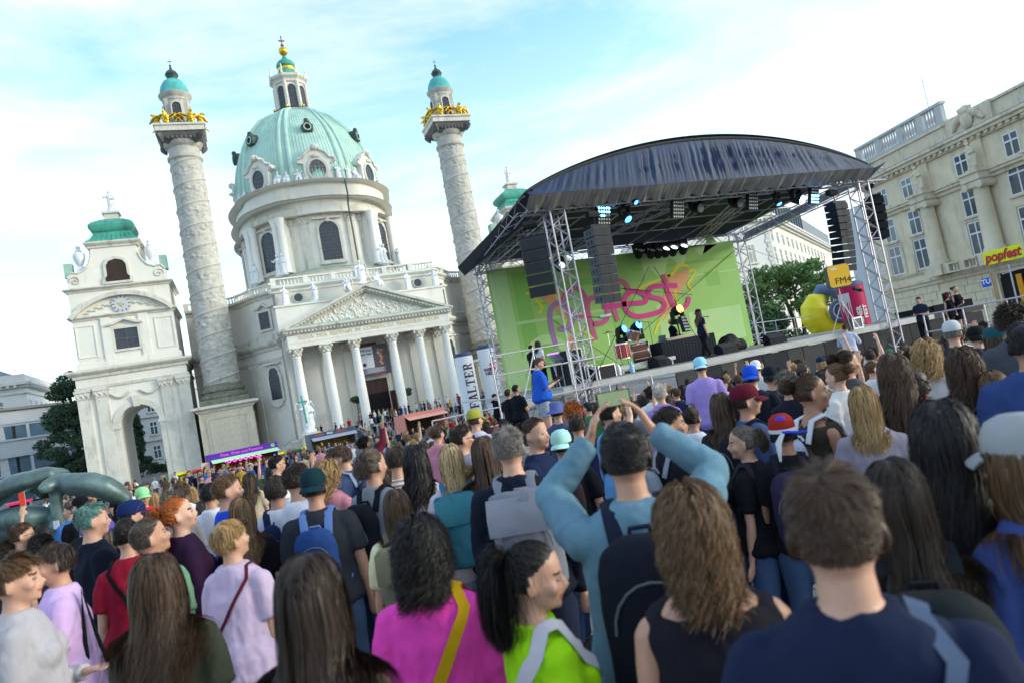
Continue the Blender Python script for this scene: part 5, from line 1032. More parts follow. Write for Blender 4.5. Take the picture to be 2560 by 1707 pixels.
for i, x in enumerate(xs_):
    cross_window(wl, fr, x, 5.7, 1.85, 3.3); cross_window(wl, fr, x, 9.6, 1.75, 2.7) if i != 3 else cross_window(wl, fr, x, 10.2, 2.3, 3.0, arched=True); cross_window(wl, fr, x, 13.75, 1.6, 2.2)
    m = MB(); ring(m, [(x-1.35, 5.4), (x+1.35, 5.4), (x+1.35, 9.35), (x-1.35, 9.35)], [(x-1.0, 5.6), (x+1.0, 5.6), (x+1.0, 9.1), (x-1.0, 9.1)], -0.12, 0.05, 0, fr); tpart(m, 'window_surround', SANDT, wl)
# rusticated ground floor: real blocks with recessed joints
rdm = random.Random(2); blk = MB(); blk.box(-0.5, 0.5, -0.06, 0.06, -0.5, 0.5); RBL = blk.mesh('rusticated_block', SAND, 0)
dvec = (Vector(fr(1, 0, 0))-Vector(fr(0, 0, 0))); rzf = atan2(dvec.y, dvec.x)
gw = [(9.2, 1.6), (24.6, 1.6), (17.5, 3.6), (20.6, 2.2)]
for r in range(6):
    z0 = -1.4+r*0.86; x = 0.0-(0.9 if r % 2 else 0)
    while x < 32:
        w = rdm.uniform(1.7, 2.1); xa, xb = max(x, 0.0), x+w
        if xb-xa > 0.3 and not any(abs((xa+xb)/2-c) < wd/2+0.5 and r > 0 for c, wd in gw): p = fr((xa+xb)/2, -0.05, z0+0.43); inst('rusticated_block', RBL, wl, p, (0, 0, rzf), (xb-xa-0.08, 1, 0.78))
        x += w
for c, w in gw[:2]:
    m = MB(); m.prism([(c-w/2, 0.3), (c+w/2, 0.3), (c+w/2, 2.6), (c-w/2, 2.6)], -0.04, 0.02, 0, fr); tpart(m, 'basement_window', DARK, wl, 0)
    m = MB()
    for k in range(7): q = fr(c-w/2+0.13+k*0.22, -0.1, 0); m.tube([(q[0], q[1], 0.3), (q[0], q[1], 2.6)], 0.03, 5)
    tpart(m, 'window_grille', mat('iron_grey', (0.2, 0.2, 0.21), 0.6), wl)
m = MB(); m.prism([(16.0, -1.9), (19.0, -1.9), (19.0, 3.4), (16.0, 3.4)], -0.03, 0.02, 0, fr); en_ = tpart(m, 'entrance', DARK, wl, 0)
m = MB(); ring(m, [(15.4, -1.9), (19.6, -1.9), (19.6, 3.7), (15.4, 3.7)], [(16.0, -1.899), (19.0, -1.899), (19.0, 3.4), (16.0, 3.4)], -0.3, 0.05, 0, fr); tpart(m, 'entrance_frame', SANDT, wl)
m = MB(); m.prism([(17.9, 0.2), (18.5, 0.2), (18.5, 3.0), (17.9, 3.0)], -0.25, -0.2, 0, fr); tpart(m, 'orange_panel', mat('orange_panel', (0.7, 0.28, 0.01), 0.6), en_, 0)
# giant half columns with entablature blocks and statues
for k, x in enumerate((9.6, 12.2+0.2, 16.9, 24.0)):
    x = (9.9, 16.9, 23.9, 30.5)[k]; p = fr(x, -0.75, 0); c = MB(); c.lathe([(0.95, 5.6), (0.95, 5.9), (0.8, 6.1), (0.76, 8.5), (0.66, 11.9), (0.72, 12.0)], 20, (p[0], p[1])); gc = tpart(c, 'giant_column', SAND, wl, 40)
    c = MB(); c.prism([(x-0.95, 12.0), (x+0.95, 12.0), (x+1.0, 12.6), (x-1.0, 12.6)], -1.65, 0.1, 0, fr)
    for sx in (-1, 1): q0, q1 = fr(x+sx*0.85, -1.75, 12.15), fr(x+sx*0.85, 0.0, 12.15); c.tube([q0, q1], 0.36, 12)
    c.prism([(x-1.1, 12.62), (x+1.1, 12.62), (x+1.1, 13.3), (x-1.1, 13.3)], -1.8, 0.1, 0, fr); c.prism([(x-1.25, 13.3), (x+1.25, 13.3), (x+1.25, 13.55), (x-1.25, 13.55)], -2.0, 0.1, 0, fr); tpart(c, 'entablature_block', SANDT, gc)
    c = MB(); c.prism([(x-1.15, 4.5), (x+1.15, 4.5), (x+1.15, 5.6), (x-1.15, 5.6)], -1.75, 0.1, 0, fr); tpart(c, 'column_pedestal', SANDT, gc)
    c = MB(); c.prism([(x-0.6, 13.5), (x+0.6, 13.5), (x+0.6, 16.6), (x-0.6, 16.6)], -0.25, 0.1, 0, fr); tpart(c, 'attic_pilaster', SAND, gc, 0)
    q = fr(x, -1.15, 0); me = SK[k % 3]; o = inst('statue', me, tu, (q[0]-P0[0], q[1]-P0[1], 13.55+1.5), (0, 0, rzf), 3.0/1.95)
    o.material_slots[0].link = 'OBJECT'; o.material_slots[0].material = SANDT
for xa, xb in ((11.4, 15.4), (18.4, 22.4)):
    a_, b_ = fr(xa, -1.4, 0), fr(xb, -1.4, 0); br = balustrade(wl, [a_[:2], b_[:2]], 4.5, 1.05, 0.4, 2.0, SANDT, 0.13)
a_, b_ = fr(0.3, -0.1, 0), fr(5.5, -0.1, 0); 
m = MB(); m.prism([(14.2, 17.6), (19.6, 17.6), (19.6, 19.6), (14.2, 19.6)], -0.5, 0.6, 0, fr); tpart(m, 'attic_block', SAND, wl)
b_ = MB(); b_.sphere((0, 0, 1.1), (0.8, 0.35, 1.0), 12, 8); b_.sphere((0, 0, 2.1), (0.6, 0.4, 0.4), 10, 6)
for sx in (-1, 1): b_.tube([(sx*0.6, 0, 1.9), (sx*1.4, 0, 1.3), (sx*2.1, 0, 0.5)], [0.35, 0.45, 0.2], 8)
b_.tube([(-0.9, 0, 2.3), (0, 0, 2.55), (0.9, 0, 2.3)], 0.2, 8); q = fr(16.9, -0.6, 0)
inst('coat_of_arms', remeshed(b_, 0.08, 'coat_of_arms', SANDT, 0.07, 5, 3), tu, (q[0]-P0[0], q[1]-P0[1], 17.7+1.5), (0, 0, rzf), 0.9)
# higher wing with open balustrade behind the left corner
q0, q1 = fr(-0.8, 4.2, 0), fr(14, 4.2, 0)
m = MB(); m.prism([(-5.0, 12), (13, 12), (13, 20.6), (-5.0, 20.6)], 4.2, 12, 0, fr); hi = tpart(m, 'upper_wing', mat('blue_grey_stone', (0.42, 0.43, 0.44), 0.85, 0.1, 1), wl)
m = MB(); m.prism([(-5.5, 20.2), (13.3, 20.2), (13.3, 20.7), (-5.5, 20.7)], 3.6, 12, 0, fr); m.prism([(-5.1, 23.0), (9.6, 23.0), (9.6, 23.3), (-5.1, 23.3)], 3.9, 4.6, 0, fr); m.prism([(-5.1, 20.7), (9.6, 20.7), (9.6, 21.2), (-5.1, 21.2)], 3.95, 4.5, 0, fr)
for xx in (-4.6, -0.9, 2.9, 6.1, 9.0): m.prism([(xx-0.45, 21.2), (xx+0.45, 21.2), (xx+0.45, 23.0), (xx-0.45, 23.0)], 3.98, 4.5, 0, fr)
tpart(m, 'roof_balustrade', MATS['blue_grey_stone'], hi)
m = MB()
for xx in [-4.0+0.42*k for k in range(31)]:
    if min(abs(xx-c) for c in (-4.6, -0.9, 2.9, 6.1, 9.0)) > 0.6: q = fr(xx, 4.25, 0); m.lathe([(0.1, 21.2), (0.19, 21.7), (0.1, 22.4), (0.15, 23.0)], 6, (q[0], q[1]))
tag(tpart(m, 'baluster', MATS['blue_grey_stone'], hi), kind='stuff')
m = MB(); q = fr(7.5, 4.4, 0); m.tube([(q[0], q[1], 23), (q[0], q[1], 27)], 0.03, 4); tpart(m, 'antenna', GRYP, hi)
q = fr(0.4, -3.2, 0)
# narrow white end wall of the building beyond the corner
m = MB(); m.prism([(-9.0, -2.2), (-0.3, -2.2), (-0.3, 16.0), (-9.0, 16.0)], 3.0, 12, 0, fr); tpart(m, 'pale_side_wall', mat('pale_blue_wall', (0.52, 0.56, 0.62), 0.85, 0.05, 1), wl, 0)
# yellow festival banner, TU sign and street furniture before it
def flatbanner(name, label, cat, c, w, h, m_, rz, text=None, tsize=1, tm=None, tilt=0.0):
    t = thing(name, label, cat, c, rz); m = MB(); n = 14; m.add([(-w/2+w*i/n, 0.04*sin(i*1.3)*(1 if 0 < i < n else 0), -h/2+h*j) for j in (0, 1) for i in range(n+1)], [(i, i+1, n+2+i, n+1+i) for i in range(n)]); 
    md = m.build('banner_cloth', m_, t, 60)
    if text: inst('lettering', text_mesh(text, tsize, tm, 0.003, shear=0.25, bold=tsize*0.03), t, (0, -0.06, 0), FACE)
    return t
YB = mat('banner_yellow', srgb(222, 232, 22), 0.6, 0.05, 2)
p = at_depth(2506, 638, 57.0); fb = flatbanner('festival_banner', 'yellow banner reading popfest in red on the beige building balcony', 'banner', tuple(p), 3.8, 1.15, YB, rzf, 'popfest', 1.15, mat('banner_red', srgb(190, 30, 60), 0.6))
p = at_depth(2466, 707, 52.0); t = thing('blue_sign', 'square blue sign with white letters TU on a thin pole', 'sign', (p[0], p[1], ground_z(p[0], p[1])), rzf+0.3); m = MB(); m.box(-0.32, 0.32, -0.02, 0.02, p[2]-t.location.z-0.34, p[2]-t.location.z+0.34); sp_ = m.build('sign_plate', mat('sign_blue', srgb(28, 84, 190), 0.4), t, 0); inst('lettering', text_mesh('TU', 0.5, MATS['ink_white'], 0.003, bold=0.01), sp_, (0, -0.025, p[2]-t.location.z+0.05), FACE); m = MB(); m.tube([(0.02, 0.03, 0), (0.02, 0.03, p[2]-t.location.z+0.3)], 0.03, 8); m.build('pole', ALU, t)
p = at_depth(2480, 690, 46.0); g0 = ground_z(p[0], p[1]); m = MB(); m.tube([(p[0], p[1], g0), (p[0]+0.1, p[1], g0+3.8), (p[0], p[1], g0+4.9)], [0.16, 0.13, 0.1], 10); m.tube([(p[0]-0.2, p[1], g0+4.6), (p[0]+0.3, p[1], g0+4.6)], 0.05, 6); m.tube([(p[0]+0.02, p[1]-0.13, g0), (p[0]+0.1, p[1]-0.13, g0+3.0)], 0.02, 5)
tag(m.build('wooden_post', mat('wood_post', (0.40, 0.27, 0.15), 0.8, 0.2, 4), None, 40), 'brown wooden post with a crosspiece before the beige building', 'post')
p = at_depth(2528, 690, 50.0); g0 = ground_z(p[0], p[1]); m = MB(); m.tube([(p[0], p[1], g0), (p[0], p[1], g0+5.3)], 0.06, 8); m.tube([(p[0]-0.9, p[1], g0+4.7), (p[0]+0.9, p[1], g0+4.85)], 0.05, 6); tag(m.build('street_sign_pole', ALU, None, 40), 'slender grey pole with crossbar before the dark entrance', 'pole')
# ---- white apartment block behind the stage's right side
WB = mat('white_block', (0.66, 0.65, 0.63), 0.85, 0.06, 0.6); WBT = mat('white_block_trim', (0.58, 0.565, 0.54), 0.85, 0.1, 1)
A0, A1, A2 = at_depth(1700, 700, 104), at_depth(1948, 700, 112), at_depth(2100, 700, 190)
wbld = thing('white_apartment_block', 'white corner apartment block with grey mansard roof seen beneath the stage roof', 'building', (A0[0], A0[1], -2))
def wpart(mb, name, m_, parent=None, sm=0):
    o = mb.build(name, m_, parent or wbld, sm)
    if parent is None: o.location = (-A0[0], -A0[1], 2)
    return o
for si, (pa, pb) in enumerate(((A0, A1), (A1, A2))):
    f2, l2 = facade_frame(pa, pb); m = MB(); m.prism([(0, -2), (l2, -2), (l2, 20.5), (0, 20.5)], 0, 14 if si == 0 else 10, 0, f2); w2 = wpart(m, 'wall', WB if si == 0 else mat('cream_block', (0.62, 0.595, 0.53), 0.85, 0.06, 1))
    m = MB()
    for z0, z1, o in ((20.0, 20.4, 0.4), (20.4, 20.8, 0.9), (20.8, 21.2, 1.1), (12.3, 12.6, 0.3), (7.2, 7.5, 0.3)): m.prism([(-0.5, z0), (l2+0.4, z0), (l2+0.4, z1), (-0.5, z1)], -o-si*.01, 0.3, 0, f2)
    if si == 0:
        for k in range(int(l2/0.9)): m.prism([(k*0.9, 20.05), (k*0.9+0.4, 20.05), (k*0.9+0.4, 20.4), (k*0.9, 20.4)], -0.8, -0.4, 0, f2)
        for k in range(9): m.prism([(l2-1.0-(0.3 if k % 2 else 0), 12.7+0.75*k), (l2, 12.7+0.75*k), (l2, 13.35+0.75*k), (l2-1.0-(0.3 if k % 2 else 0), 13.35+0.75*k)], -0.12, 0.1, 0, f2)
    wpart(m, 'cornice', WBT, w2)
    st_ = 4.4 if si == 0 else 5.0; x = 2.0
    while x < min(l2-2, 70):
        for z in ((3.4, 8.2, 13.4) if si == 0 else (3.4, 8.2, 12.8, 16.8)): cross_window(w2, f2, x, z, 1.7, 3.1 if z < 14 else 2.0, sill=si == 0, gl=GLS, wf=WFR if si == 0 else WBT)
        if si == 0: m = MB(); m.prism([(x-0.35, 18.9), (x+0.35, 18.9), (x+0.35, 19.5), (x-0.35, 19.5)], -0.03, 0.02, 0, f2); wpart(m, 'attic_vent', GLS, w2)
        x += st_
    m = MB(); m.prism([(0, 21.2), (l2, 21.2), (l2-3, 25.0), (3, 25.0)] if si == 0 else [(0, 21.2), (l2, 21.2), (l2, 25.5), (2.5, 25.5)], 0.6, 9, 0, f2) if si else None
    if si == 0:
        a, b, c, d = f2(-0.2, 0.2, 21.2), f2(l2+0.2, 0.2, 21.2), f2(l2-4, 6, 26.0), f2(1, 6, 26.0); e, g = f2(l2+0.2, 13, 21.2), f2(-0.2, 13, 21.2); m.add([a, b, c, d, e, g], [(0, 1, 2, 3), (1, 4, 2), (0, 3, 5), (3, 2, 4, 5)])
    rf_ = wpart(m, 'mansard_roof', ROOFG, w2)
    if si == 1:
        for k in range(12):
            m = MB(); xx = 4+3.2*k; m.prism([(xx, 22.0), (xx+1.6, 22.0), (xx+1.6, 25.0), (xx, 25.0)], 0.3, 0.7, 0, f2); wpart(m, 'roof_window', GLS, rf_)
        for k in range(13): m = MB(); xx = 3.2+3.2*k; m.prism([(xx, 21.5), (xx+0.5, 21.5), (xx+0.5, 25.8), (xx, 25.8)], 0.1, 0.8, 0, f2); wpart(m, 'roof_pier', ROOFG, rf_)
# ---- modern office block and old house at the far left
A0, A1 = at_depth(-60, 1090, 92), at_depth(330, 1040, 112)
of = thing('modern_office_block', 'grey modern office block with ribbon windows behind the dark conifer', 'building', (A0[0], A0[1], -2)); f3, l3 = facade_frame(A0, A1)
WCON = mat('pale_concrete', (0.50, 0.53, 0.57), 0.8, 0.06, 0.7); GLB = mat('office_glass', (0.10, 0.17, 0.24), 0.08, 0.5, 0.25, spec=0.9)
def opart(mb, name, m_, parent=None):
    o = mb.build(name, m_, parent or of, 0)
    if parent is None: o.location = (-A0[0], -A0[1], 2)
    return o
zt = at_depth(60, 1020, 97)[2]
m = MB(); m.prism([(-20, -2), (l3, -2), (l3, zt), (-20, zt)], 0.25, 14, 0, f3); ow = opart(m, 'wall', mat('office_dark', (0.03, 0.03, 0.035), 0.6))
m = MB(); m.prism([(-20.6, zt), (l3+0.6, zt), (l3+0.6, zt+0.35), (-20.6, zt+0.35)], -0.9, 14, 0, f3); opart(m, 'roof_edge', mat('roof_edge_brown', (0.22, 0.2, 0.19), 0.7), ow)
for k, (za, zb) in enumerate(((zt-1.9, zt), (zt-6.6, zt-4.3), (zt-11.6, zt-9.2))):
    m = MB(); m.prism([(-20, za), (l3, za), (l3, zb), (-20, zb)], -0.3, 0.3, 0, f3); m.prism([(-20, za-0.3), (l3, za-0.3), (l3, za), (-20, za)] if k == 0 else [(-20, zb), (l3, zb), (l3, zb+0.25), (-20, zb+0.25)], -0.55 if k else -0.1, 0.3, 0, f3); opart(m, 'spandrel_band', WCON, ow)
for r, (za, zb) in enumerate(((zt-4.05, zt-2.2), (zt-9.0, zt-6.6), (zt-13, zt-11.6))):
    x = -20.0; k = 0
    while x < l3-1:
        w = (3.4, 1.6)[k % 2]; g = MB(); g.prism([(x+0.15, za), (x+w-0.15, za), (x+w-0.15, zb), (x+0.15, zb)], 0.05, 0.2, 0, f3); g.build('window_pane', GLB, ow, 0)
        if k % 4 == 0 and r < 2: g = MB(); g.prism([(x+1.1, za+0.05), (x+2.3, za+0.05), (x+2.2, zb), (x+1.2, zb)], 0.02, 0.045, 0, f3); g.build('curtain', mat('curtain_white', (0.55, 0.58, 0.6), 0.9), ow, 0)
        if k % 2: m = MB(); m.prism([(x+w-0.1, za), (x+w+0.25, za), (x+w+0.25, zb), (x+w-0.1, zb)], -0.2, 0.3, 0, f3); m.build('mullion', WCON, ow, 0)
        x += w+0.15; k += 1
B0, B1, B2 = at_depth(-120, 1000, 118), at_depth(66, 980, 124), at_depth(150, 1000, 150)
oh = thing('old_town_house', 'pale old town house with cornice and slate roof behind the modern office block', 'building', (B0[0], B0[1], -2))
ztop = at_depth(40, 962, 123)[2]
for si, (pa, pb) in enumerate(((B0, B1), (B1, B2))):
    f4, l4 = facade_frame(pa, pb); m = MB(); m.prism([(0, -2), (l4, -2), (l4, ztop), (0, ztop)], 0, 12, 0, f4); w4 = m.build('wall', WB, oh, 0); w4.location = (-B0[0], -B0[1], 2); m = MB()
    for z0, z1, o in ((ztop-0.5, ztop, 0.5), (ztop, ztop+0.5, 1.1), (ztop-1.6, ztop-1.4, 0.2)): m.prism([(-0.6, z0), (l4+0.5, z0), (l4+0.5, z1), (-0.6, z1)], -o, 0.3, 0, f4)
    for k in range(int(l4/1.1)): m.prism([(k*1.1, ztop-0.45), (k*1.1+0.45, ztop-0.45), (k*1.1+0.45, ztop), (k*1.1, ztop)], -1.0, -0.5, 0, f4)
    m.prism([(0, ztop+0.5), (l4, ztop+0.5), (l4, ztop+2.0), (0, ztop+2.0)], 0.1, 3, 0, f4); m.build('cornice', WBT, w4, 0)
    for k in range(int(l4/4.2)): cross_window(w4, f4, 2+4.2*k, ztop-5.2, 1.6, 2.6, gl=GLS, wf=WFR)
    if si == 0: m = MB(); m.add([f4(0, 1, ztop+2), f4(l4-1.5, 1, ztop+2), f4(l4-5, 7, ztop+4.6), f4(0, 7, ztop+5.5)], [(0, 1, 2, 3)]); m.add([f4(l4-5, 7, ztop+4.6), f4(l4-1.5, 1, ztop+2), f4(l4-1.5, 14, ztop+2), f4(0, 14, ztop+2), f4(0, 7, ztop+5.5)], [(0, 1, 2), (0, 2, 3, 4)]); m.build('roof', ROOFG, w4, 0)
    if si == 0:
        for k in range(4): m = MB(); m.prism([(l4-9+1.5*k, ztop+4), (l4-8.2+1.5*k, ztop+4), (l4-8.2+1.5*k, ztop+6.3-0.35*k), (l4-9+1.5*k, ztop+6.3-0.35*k)], 6, 6.8, 0, f4); m.build('chimney', WBT, w4, 0)
# white house seen through the pavilion arch
C0, C1 = at_depth(330, 1080, 128), at_depth(450, 1060, 136)
ah = thing('grey_white_house', 'pale stuccoed house seen through the arch of the clock pavilion', 'building', (C0[0], C0[1], -2)); f5, l5 = facade_frame(C0, C1); m = MB(); m.prism([(-4, -2), (l5+8, -2), (l5+8, 16), (-4, 16)], 0, 10, 0, f5); w5 = m.build('wall', mat('stucco_pale', (0.58, 0.59, 0.6), 0.85, 0.08, 1), ah, 0); w5.location = (-C0[0], -C0[1], 2)
for x in (0.6, 4.2, 7.8):
    for z in (0.2, 4.8, 9.2): cross_window(w5, f5, x, z, 1.5, 2.5, gl=GLS, wf=WFR)
m = MB()
for z in (3.6, 8.2, 12.6): m.prism([(-4, z), (l5+8, z), (l5+8, z+0.4), (-4, z+0.4)], -0.4, 0.1, 0, f5)
m.build('string_course', WBT, w5, 0)
# ================================================================ trees
LEAFD = mat('conifer_needles', (0.045, 0.085, 0.045), 0.8, 0.5, 1.2); LEAFG = mat('tree_leaves', (0.14, 0.24, 0.07), 0.7, 0.5, 1.0); LEAFB = mat('tree_leaves_dark', (0.05, 0.11, 0.045), 0.7, 0.45, 1.0); BARK = mat('bark', (0.09, 0.075, 0.06), 0.9, 0.3, 5)
def leaf_cloud(centres, n, size, seed, drop=0.0):
    rs = np.random.RandomState(seed); C_ = np.array([c[:3] for c in centres]); R_ = np.array([c[3] for c in centres]); pr = R_**2/np.sum(R_**2); idx = rs.choice(len(C_), n, p=pr)
    d = rs.normal(size=(n, 3)); d /= np.linalg.norm(d, axis=1)[:, None]; rr = rs.uniform(0.35, 1.0, n)**0.6
    P = C_[idx]+d*(R_[idx]*rr)[:, None]*np.array([1, 1, 0.62]); a = rs.normal(size=(n, 3)); a /= np.linalg.norm(a, axis=1)[:, None]; b = np.cross(a, d+rs.normal(size=(n, 3))*0.5); b /= np.linalg.norm(b, axis=1)[:, None]+1e-9
    s = size*rs.uniform(0.6, 1.3, n)[:, None]; V = np.stack([P-a*s, P-b*s*0.45, P+a*s, P+b*s*0.45], 1).reshape(-1, 3)
    return V, [(4*i, 4*i+1, 4*i+2, 4*i+3) for i in range(n)]
def tree(name, label, base, trunks, centres, n, size, leafm, seed, group=None):
    t = thing(name, label, 'tree', base, 0, group); b = MB()
    for path, r in trunks: b.tube(path, r, 8)
    b.build('trunk', BARK, t, 50); V, F = leaf_cloud(centres, n, size, seed); m = MB(); m.add([tuple(v) for v in V], F); m.build('crown', leafm, t, 0); return t
rd = random.Random(11)
# dark conifer left of the pavilion
p = at_depth(150, 1200, 88); cs = []
for k in range(70):
    z = rd.uniform(1.0, 14.5); r = 5.6*(1-z/17.0)**0.75; a = rd.uniform(0, 6.28); q = r*rd.uniform(0.45, 1.0); cs.append((q*cos(a), q*sin(a), z, rd.uniform(0.9, 1.6)))
cs += [(0.8*rd.uniform(-1, 1), 0.6*rd.uniform(-1, 1), 14.5+0.4*k, 0.7) for k in range(4)]
p2 = at_depth(205, 1185, 88)
tree('conifer', 'dark green conifer between the office block and the clock pavilion', (p2[0], p2[1], -2), [([(0, 0, 0), (0.1, 0, 8), (0, 0, 15)], [0.4, 0.25, 0.06])]+[([(0, 0, z), (4*(1-z/16)*cos(z*3), 4*(1-z/16)*sin(z*3), z+0.4)], [0.1, 0.03]) for z in range(2, 14)], cs, 30000, 0.2, LEAFD, 4)
p3 = at_depth(345, 1120, 112); cs = [(rd.uniform(-1.5, 1.2)*(1-k/40), rd.uniform(-1, 1), 1+k*0.32, rd.uniform(0.6, 1.1)) for k in range(34)]
tree('conifer', 'slim dark conifer seen through the arch of the clock pavilion', (p3[0], p3[1], -2), [([(0, 0, 0), (0.2, 0, 11)], [0.22, 0.05])], cs, 6000, 0.24, LEAFD, 6)
p3 = at_depth(395, 1165, 108); cs = [(rd.uniform(-4, 3), rd.uniform(-0.6, 0.6), rd.uniform(0.3, 1.9), 0.6) for k in range(40)]
tree('hedge', 'clipped dark green hedge beyond the pavilion arch', (p3[0], p3[1], -2), [([(-3, 0, 0), (-3, 0, 1.5)], [0.06, 0.04]), ([(2, 0, 0), (2, 0, 1.5)], [0.06, 0.04])], cs, 5000, 0.16, LEAFD, 7)
# umbrella-like park tree beside the stage
pt = at_depth(1995, 836, 44); zg = -1.6; cs = []
for u, v, r in ((1880, 745, 1.3), (1905, 720, 1.2), (1940, 690, 1.1), (1975, 672, 1.0), (1900, 780, 1.2), (1865, 780, 1.1), (1925, 760, 1.3), (1960, 720, 1.2), (2000, 690, 1.0), (2030, 665, 1.0), (2050, 700, 0.9), (2010, 740, 0.9), (2060, 735, 0.8), (2070, 690, 0.8), (2025, 780, 0.8), (1990, 765, 0.8), (1880, 812, 1.0), (1920, 800, 1.1), (1945, 835, 0.9), (2045, 770, 0.7), (1855, 730, 0.9), (1920, 680, 0.9)):
    q = at_depth(u, v, 44+rd.uniform(-2.5, 2.5)); cs.append((q[0]-pt[0], q[1]-pt[1], q[2]-zg, r*0.8))
    for k in range(2): cs.append((q[0]-pt[0]+rd.uniform(-1, 1), q[1]-pt[1]+rd.uniform(-1.5, 1.5), q[2]-zg+rd.uniform(-0.4, 0.3), r*0.6))
loc = lambda u, v: (lambda q: (q[0]-pt[0], q[1]-pt[1], q[2]-zg))(at_depth(u, v, 44))
tree('park_tree', 'spreading light green park tree between the stage and the yellow inflatable', (pt[0], pt[1], zg), [([(0, 0, 0), loc(1985, 800), loc(1955, 730), loc(1930, 700)], [0.16, 0.13, 0.09, 0.04]), ([(0.2, 0, 0), loc(2008, 800), loc(1985, 735), loc(2000, 690)], [0.16, 0.12, 0.08, 0.04]), ([loc(1985, 735), loc(2030, 700)], [0.07, 0.03]), ([loc(1955, 730), loc(1890, 740)], [0.07, 0.03]), ([loc(2008, 800), loc(2050, 730)], [0.08, 0.03])], cs, 9000, 0.16, LEAFG, 9)
cs = [(rd.uniform(-3.0, 2.6), rd.uniform(-1, 1), rd.uniform(0.8, 4.4), rd.uniform(0.6, 1.1)) for k in range(24)]; q = at_depth(1905, 850, 40)
tree('shrub_tree', 'low dark green bushy tree behind the right rear stage tower', (q[0], q[1], -1.5), [([(0, 0, 0), (0.1, 0, 3)], [0.12, 0.05]), ([(0, 0, 0.5), (-1.5, 0, 2.5)], [0.08, 0.03])], cs, 6000, 0.16, LEAFB, 10)
q = at_depth(2545, 745, 40); cs = [(rd.uniform(-1.2, 1.6), rd.uniform(-0.8, 0.8), rd.uniform(0.6, 2.2), 0.55) for k in range(16)]
tree('flowering_shrub', 'yellow-green shrub behind the barrier before the beige building', (q[0], q[1], ground_z(q[0], q[1])), [([(0, 0, 0), (0, 0, 1.2)], [0.06, 0.03])], cs, 3500, 0.09, mat('yellow_leaves', (0.22, 0.24, 0.05), 0.7, 0.5, 2), 12)
# ================================================================ things in the square
def sgn_text(parent, txt, size, m_, loc, rot=FACE, **k): return inst('lettering', text_mesh(txt, size, m_, 0.004, **k), parent, loc, rot)
# white advertising columns beside the stage
WCOL = mat('inflatable_white', (0.72, 0.72, 0.76), 0.55, 0.05, 1.0); NAVB = mat('column_cap_blue', (0.04, 0.05, 0.12), 0.6); PLUM = mat('plum_ink', (0.07, 0.015, 0.07), 0.6); REDI = mat('red_ink', (0.62, 0.01, 0.03), 0.6); CRIM = mat('crimson_vinyl', srgb(200, 10, 84), 0.5, 0.1, 1.0)
# slab-serif letters drawn as flat shapes
def slab_letters(word, h, w, gap, m_):
    S = 0.17; T_ = 0.26; m = MB(); x = 0.0
    def q(*pts): m.add([(x+px*w, pz*h, 0.0) for px, pz in pts], [tuple(range(len(pts)))])
    def rc(a, b, c, d): q((a, c), (b, c), (b, d), (a, d))
    for ch in word:
        if ch in 'FELTIR':
            if ch == 'T': rc(0.37, 0.63, 0.08, 1.0); rc(0.2, 0.8, 0, 0.08); rc(0.02, 0.98, 0.9, 1.0); rc(0.02, 0.14, 0.68, 0.9); rc(0.86, 0.98, 0.68, 0.9)
            else: rc(0.14, 0.40, 0.08, 0.92); rc(0.03, 0.52, 0, 0.08); rc(0.03, 0.52, 0.92, 1.0)
            if ch in 'FE': rc(0.4, 0.95, 0.9, 1.0); rc(0.83, 0.95, 0.7, 0.9); rc(0.4, 0.66, 0.46, 0.56); rc(0.62, 0.7, 0.38, 0.64)
            if ch in 'EL': rc(0.4, 0.97, 0.0, 0.1); rc(0.85, 0.97, 0.1, 0.32)
            if ch == 'R': rc(0.4, 0.74, 0.9, 1.0); q((0.74, 1.0), (0.92, 0.88), (0.92, 0.62), (0.74, 0.5), (0.66, 0.5), (0.66, 1.0)); rc(0.4, 0.68, 0.48, 0.57); q((0.5, 0.48), (0.7, 0.48), (0.92, 0.08), (1.02, 0.08), (1.02, 0), (0.72, 0))
        elif ch == 'A': q((0.42, 1.0), (0.58, 1.0), (0.3, 0.08), (0.16, 0.08)); q((0.42, 1.0), (0.66, 1.0), (0.97, 0.08), (0.7, 0.08)); rc(0.3, 0.75, 0.26, 0.35); rc(0.02, 0.38, 0, 0.08); rc(0.6, 1.05, 0, 0.08)
        x += w+gap
    m.v = [(vx-x/2+gap/2, vy-h/2, vz) for vx, vy, vz in m.v]; return m
def ad_column(u, v, d, r, label, top, capm, body):
    p = at_depth(u, v, d); g = ground_z(p[0], p[1]); H = p[2]-g; t = thing('advertising_column', label, 'advertising column', (p[0], p[1], g)); m = MB(); m.lathe([(r, 0), (r*1.02, H*0.3), (r, H-0.1)], 40, cap=True); b = m.build('column_skin', body, t, 50); m = MB(); m.lathe([(r*1.02, H-0.12), (r*1.03, H+0.0), (r*0.9, H+0.12), (0.02, H+0.16)], 40); m.build('column_cap', capm, t, 50); return t, b, H, p
t, b, H, p = ad_column(1157, 887, 46.0, 0.62, 'white advertising column with FALTER in plum letters beside the stage', 0, NAVB, WCOL)
ang = atan2(CAM[1]-p[1], CAM[0]-p[0])
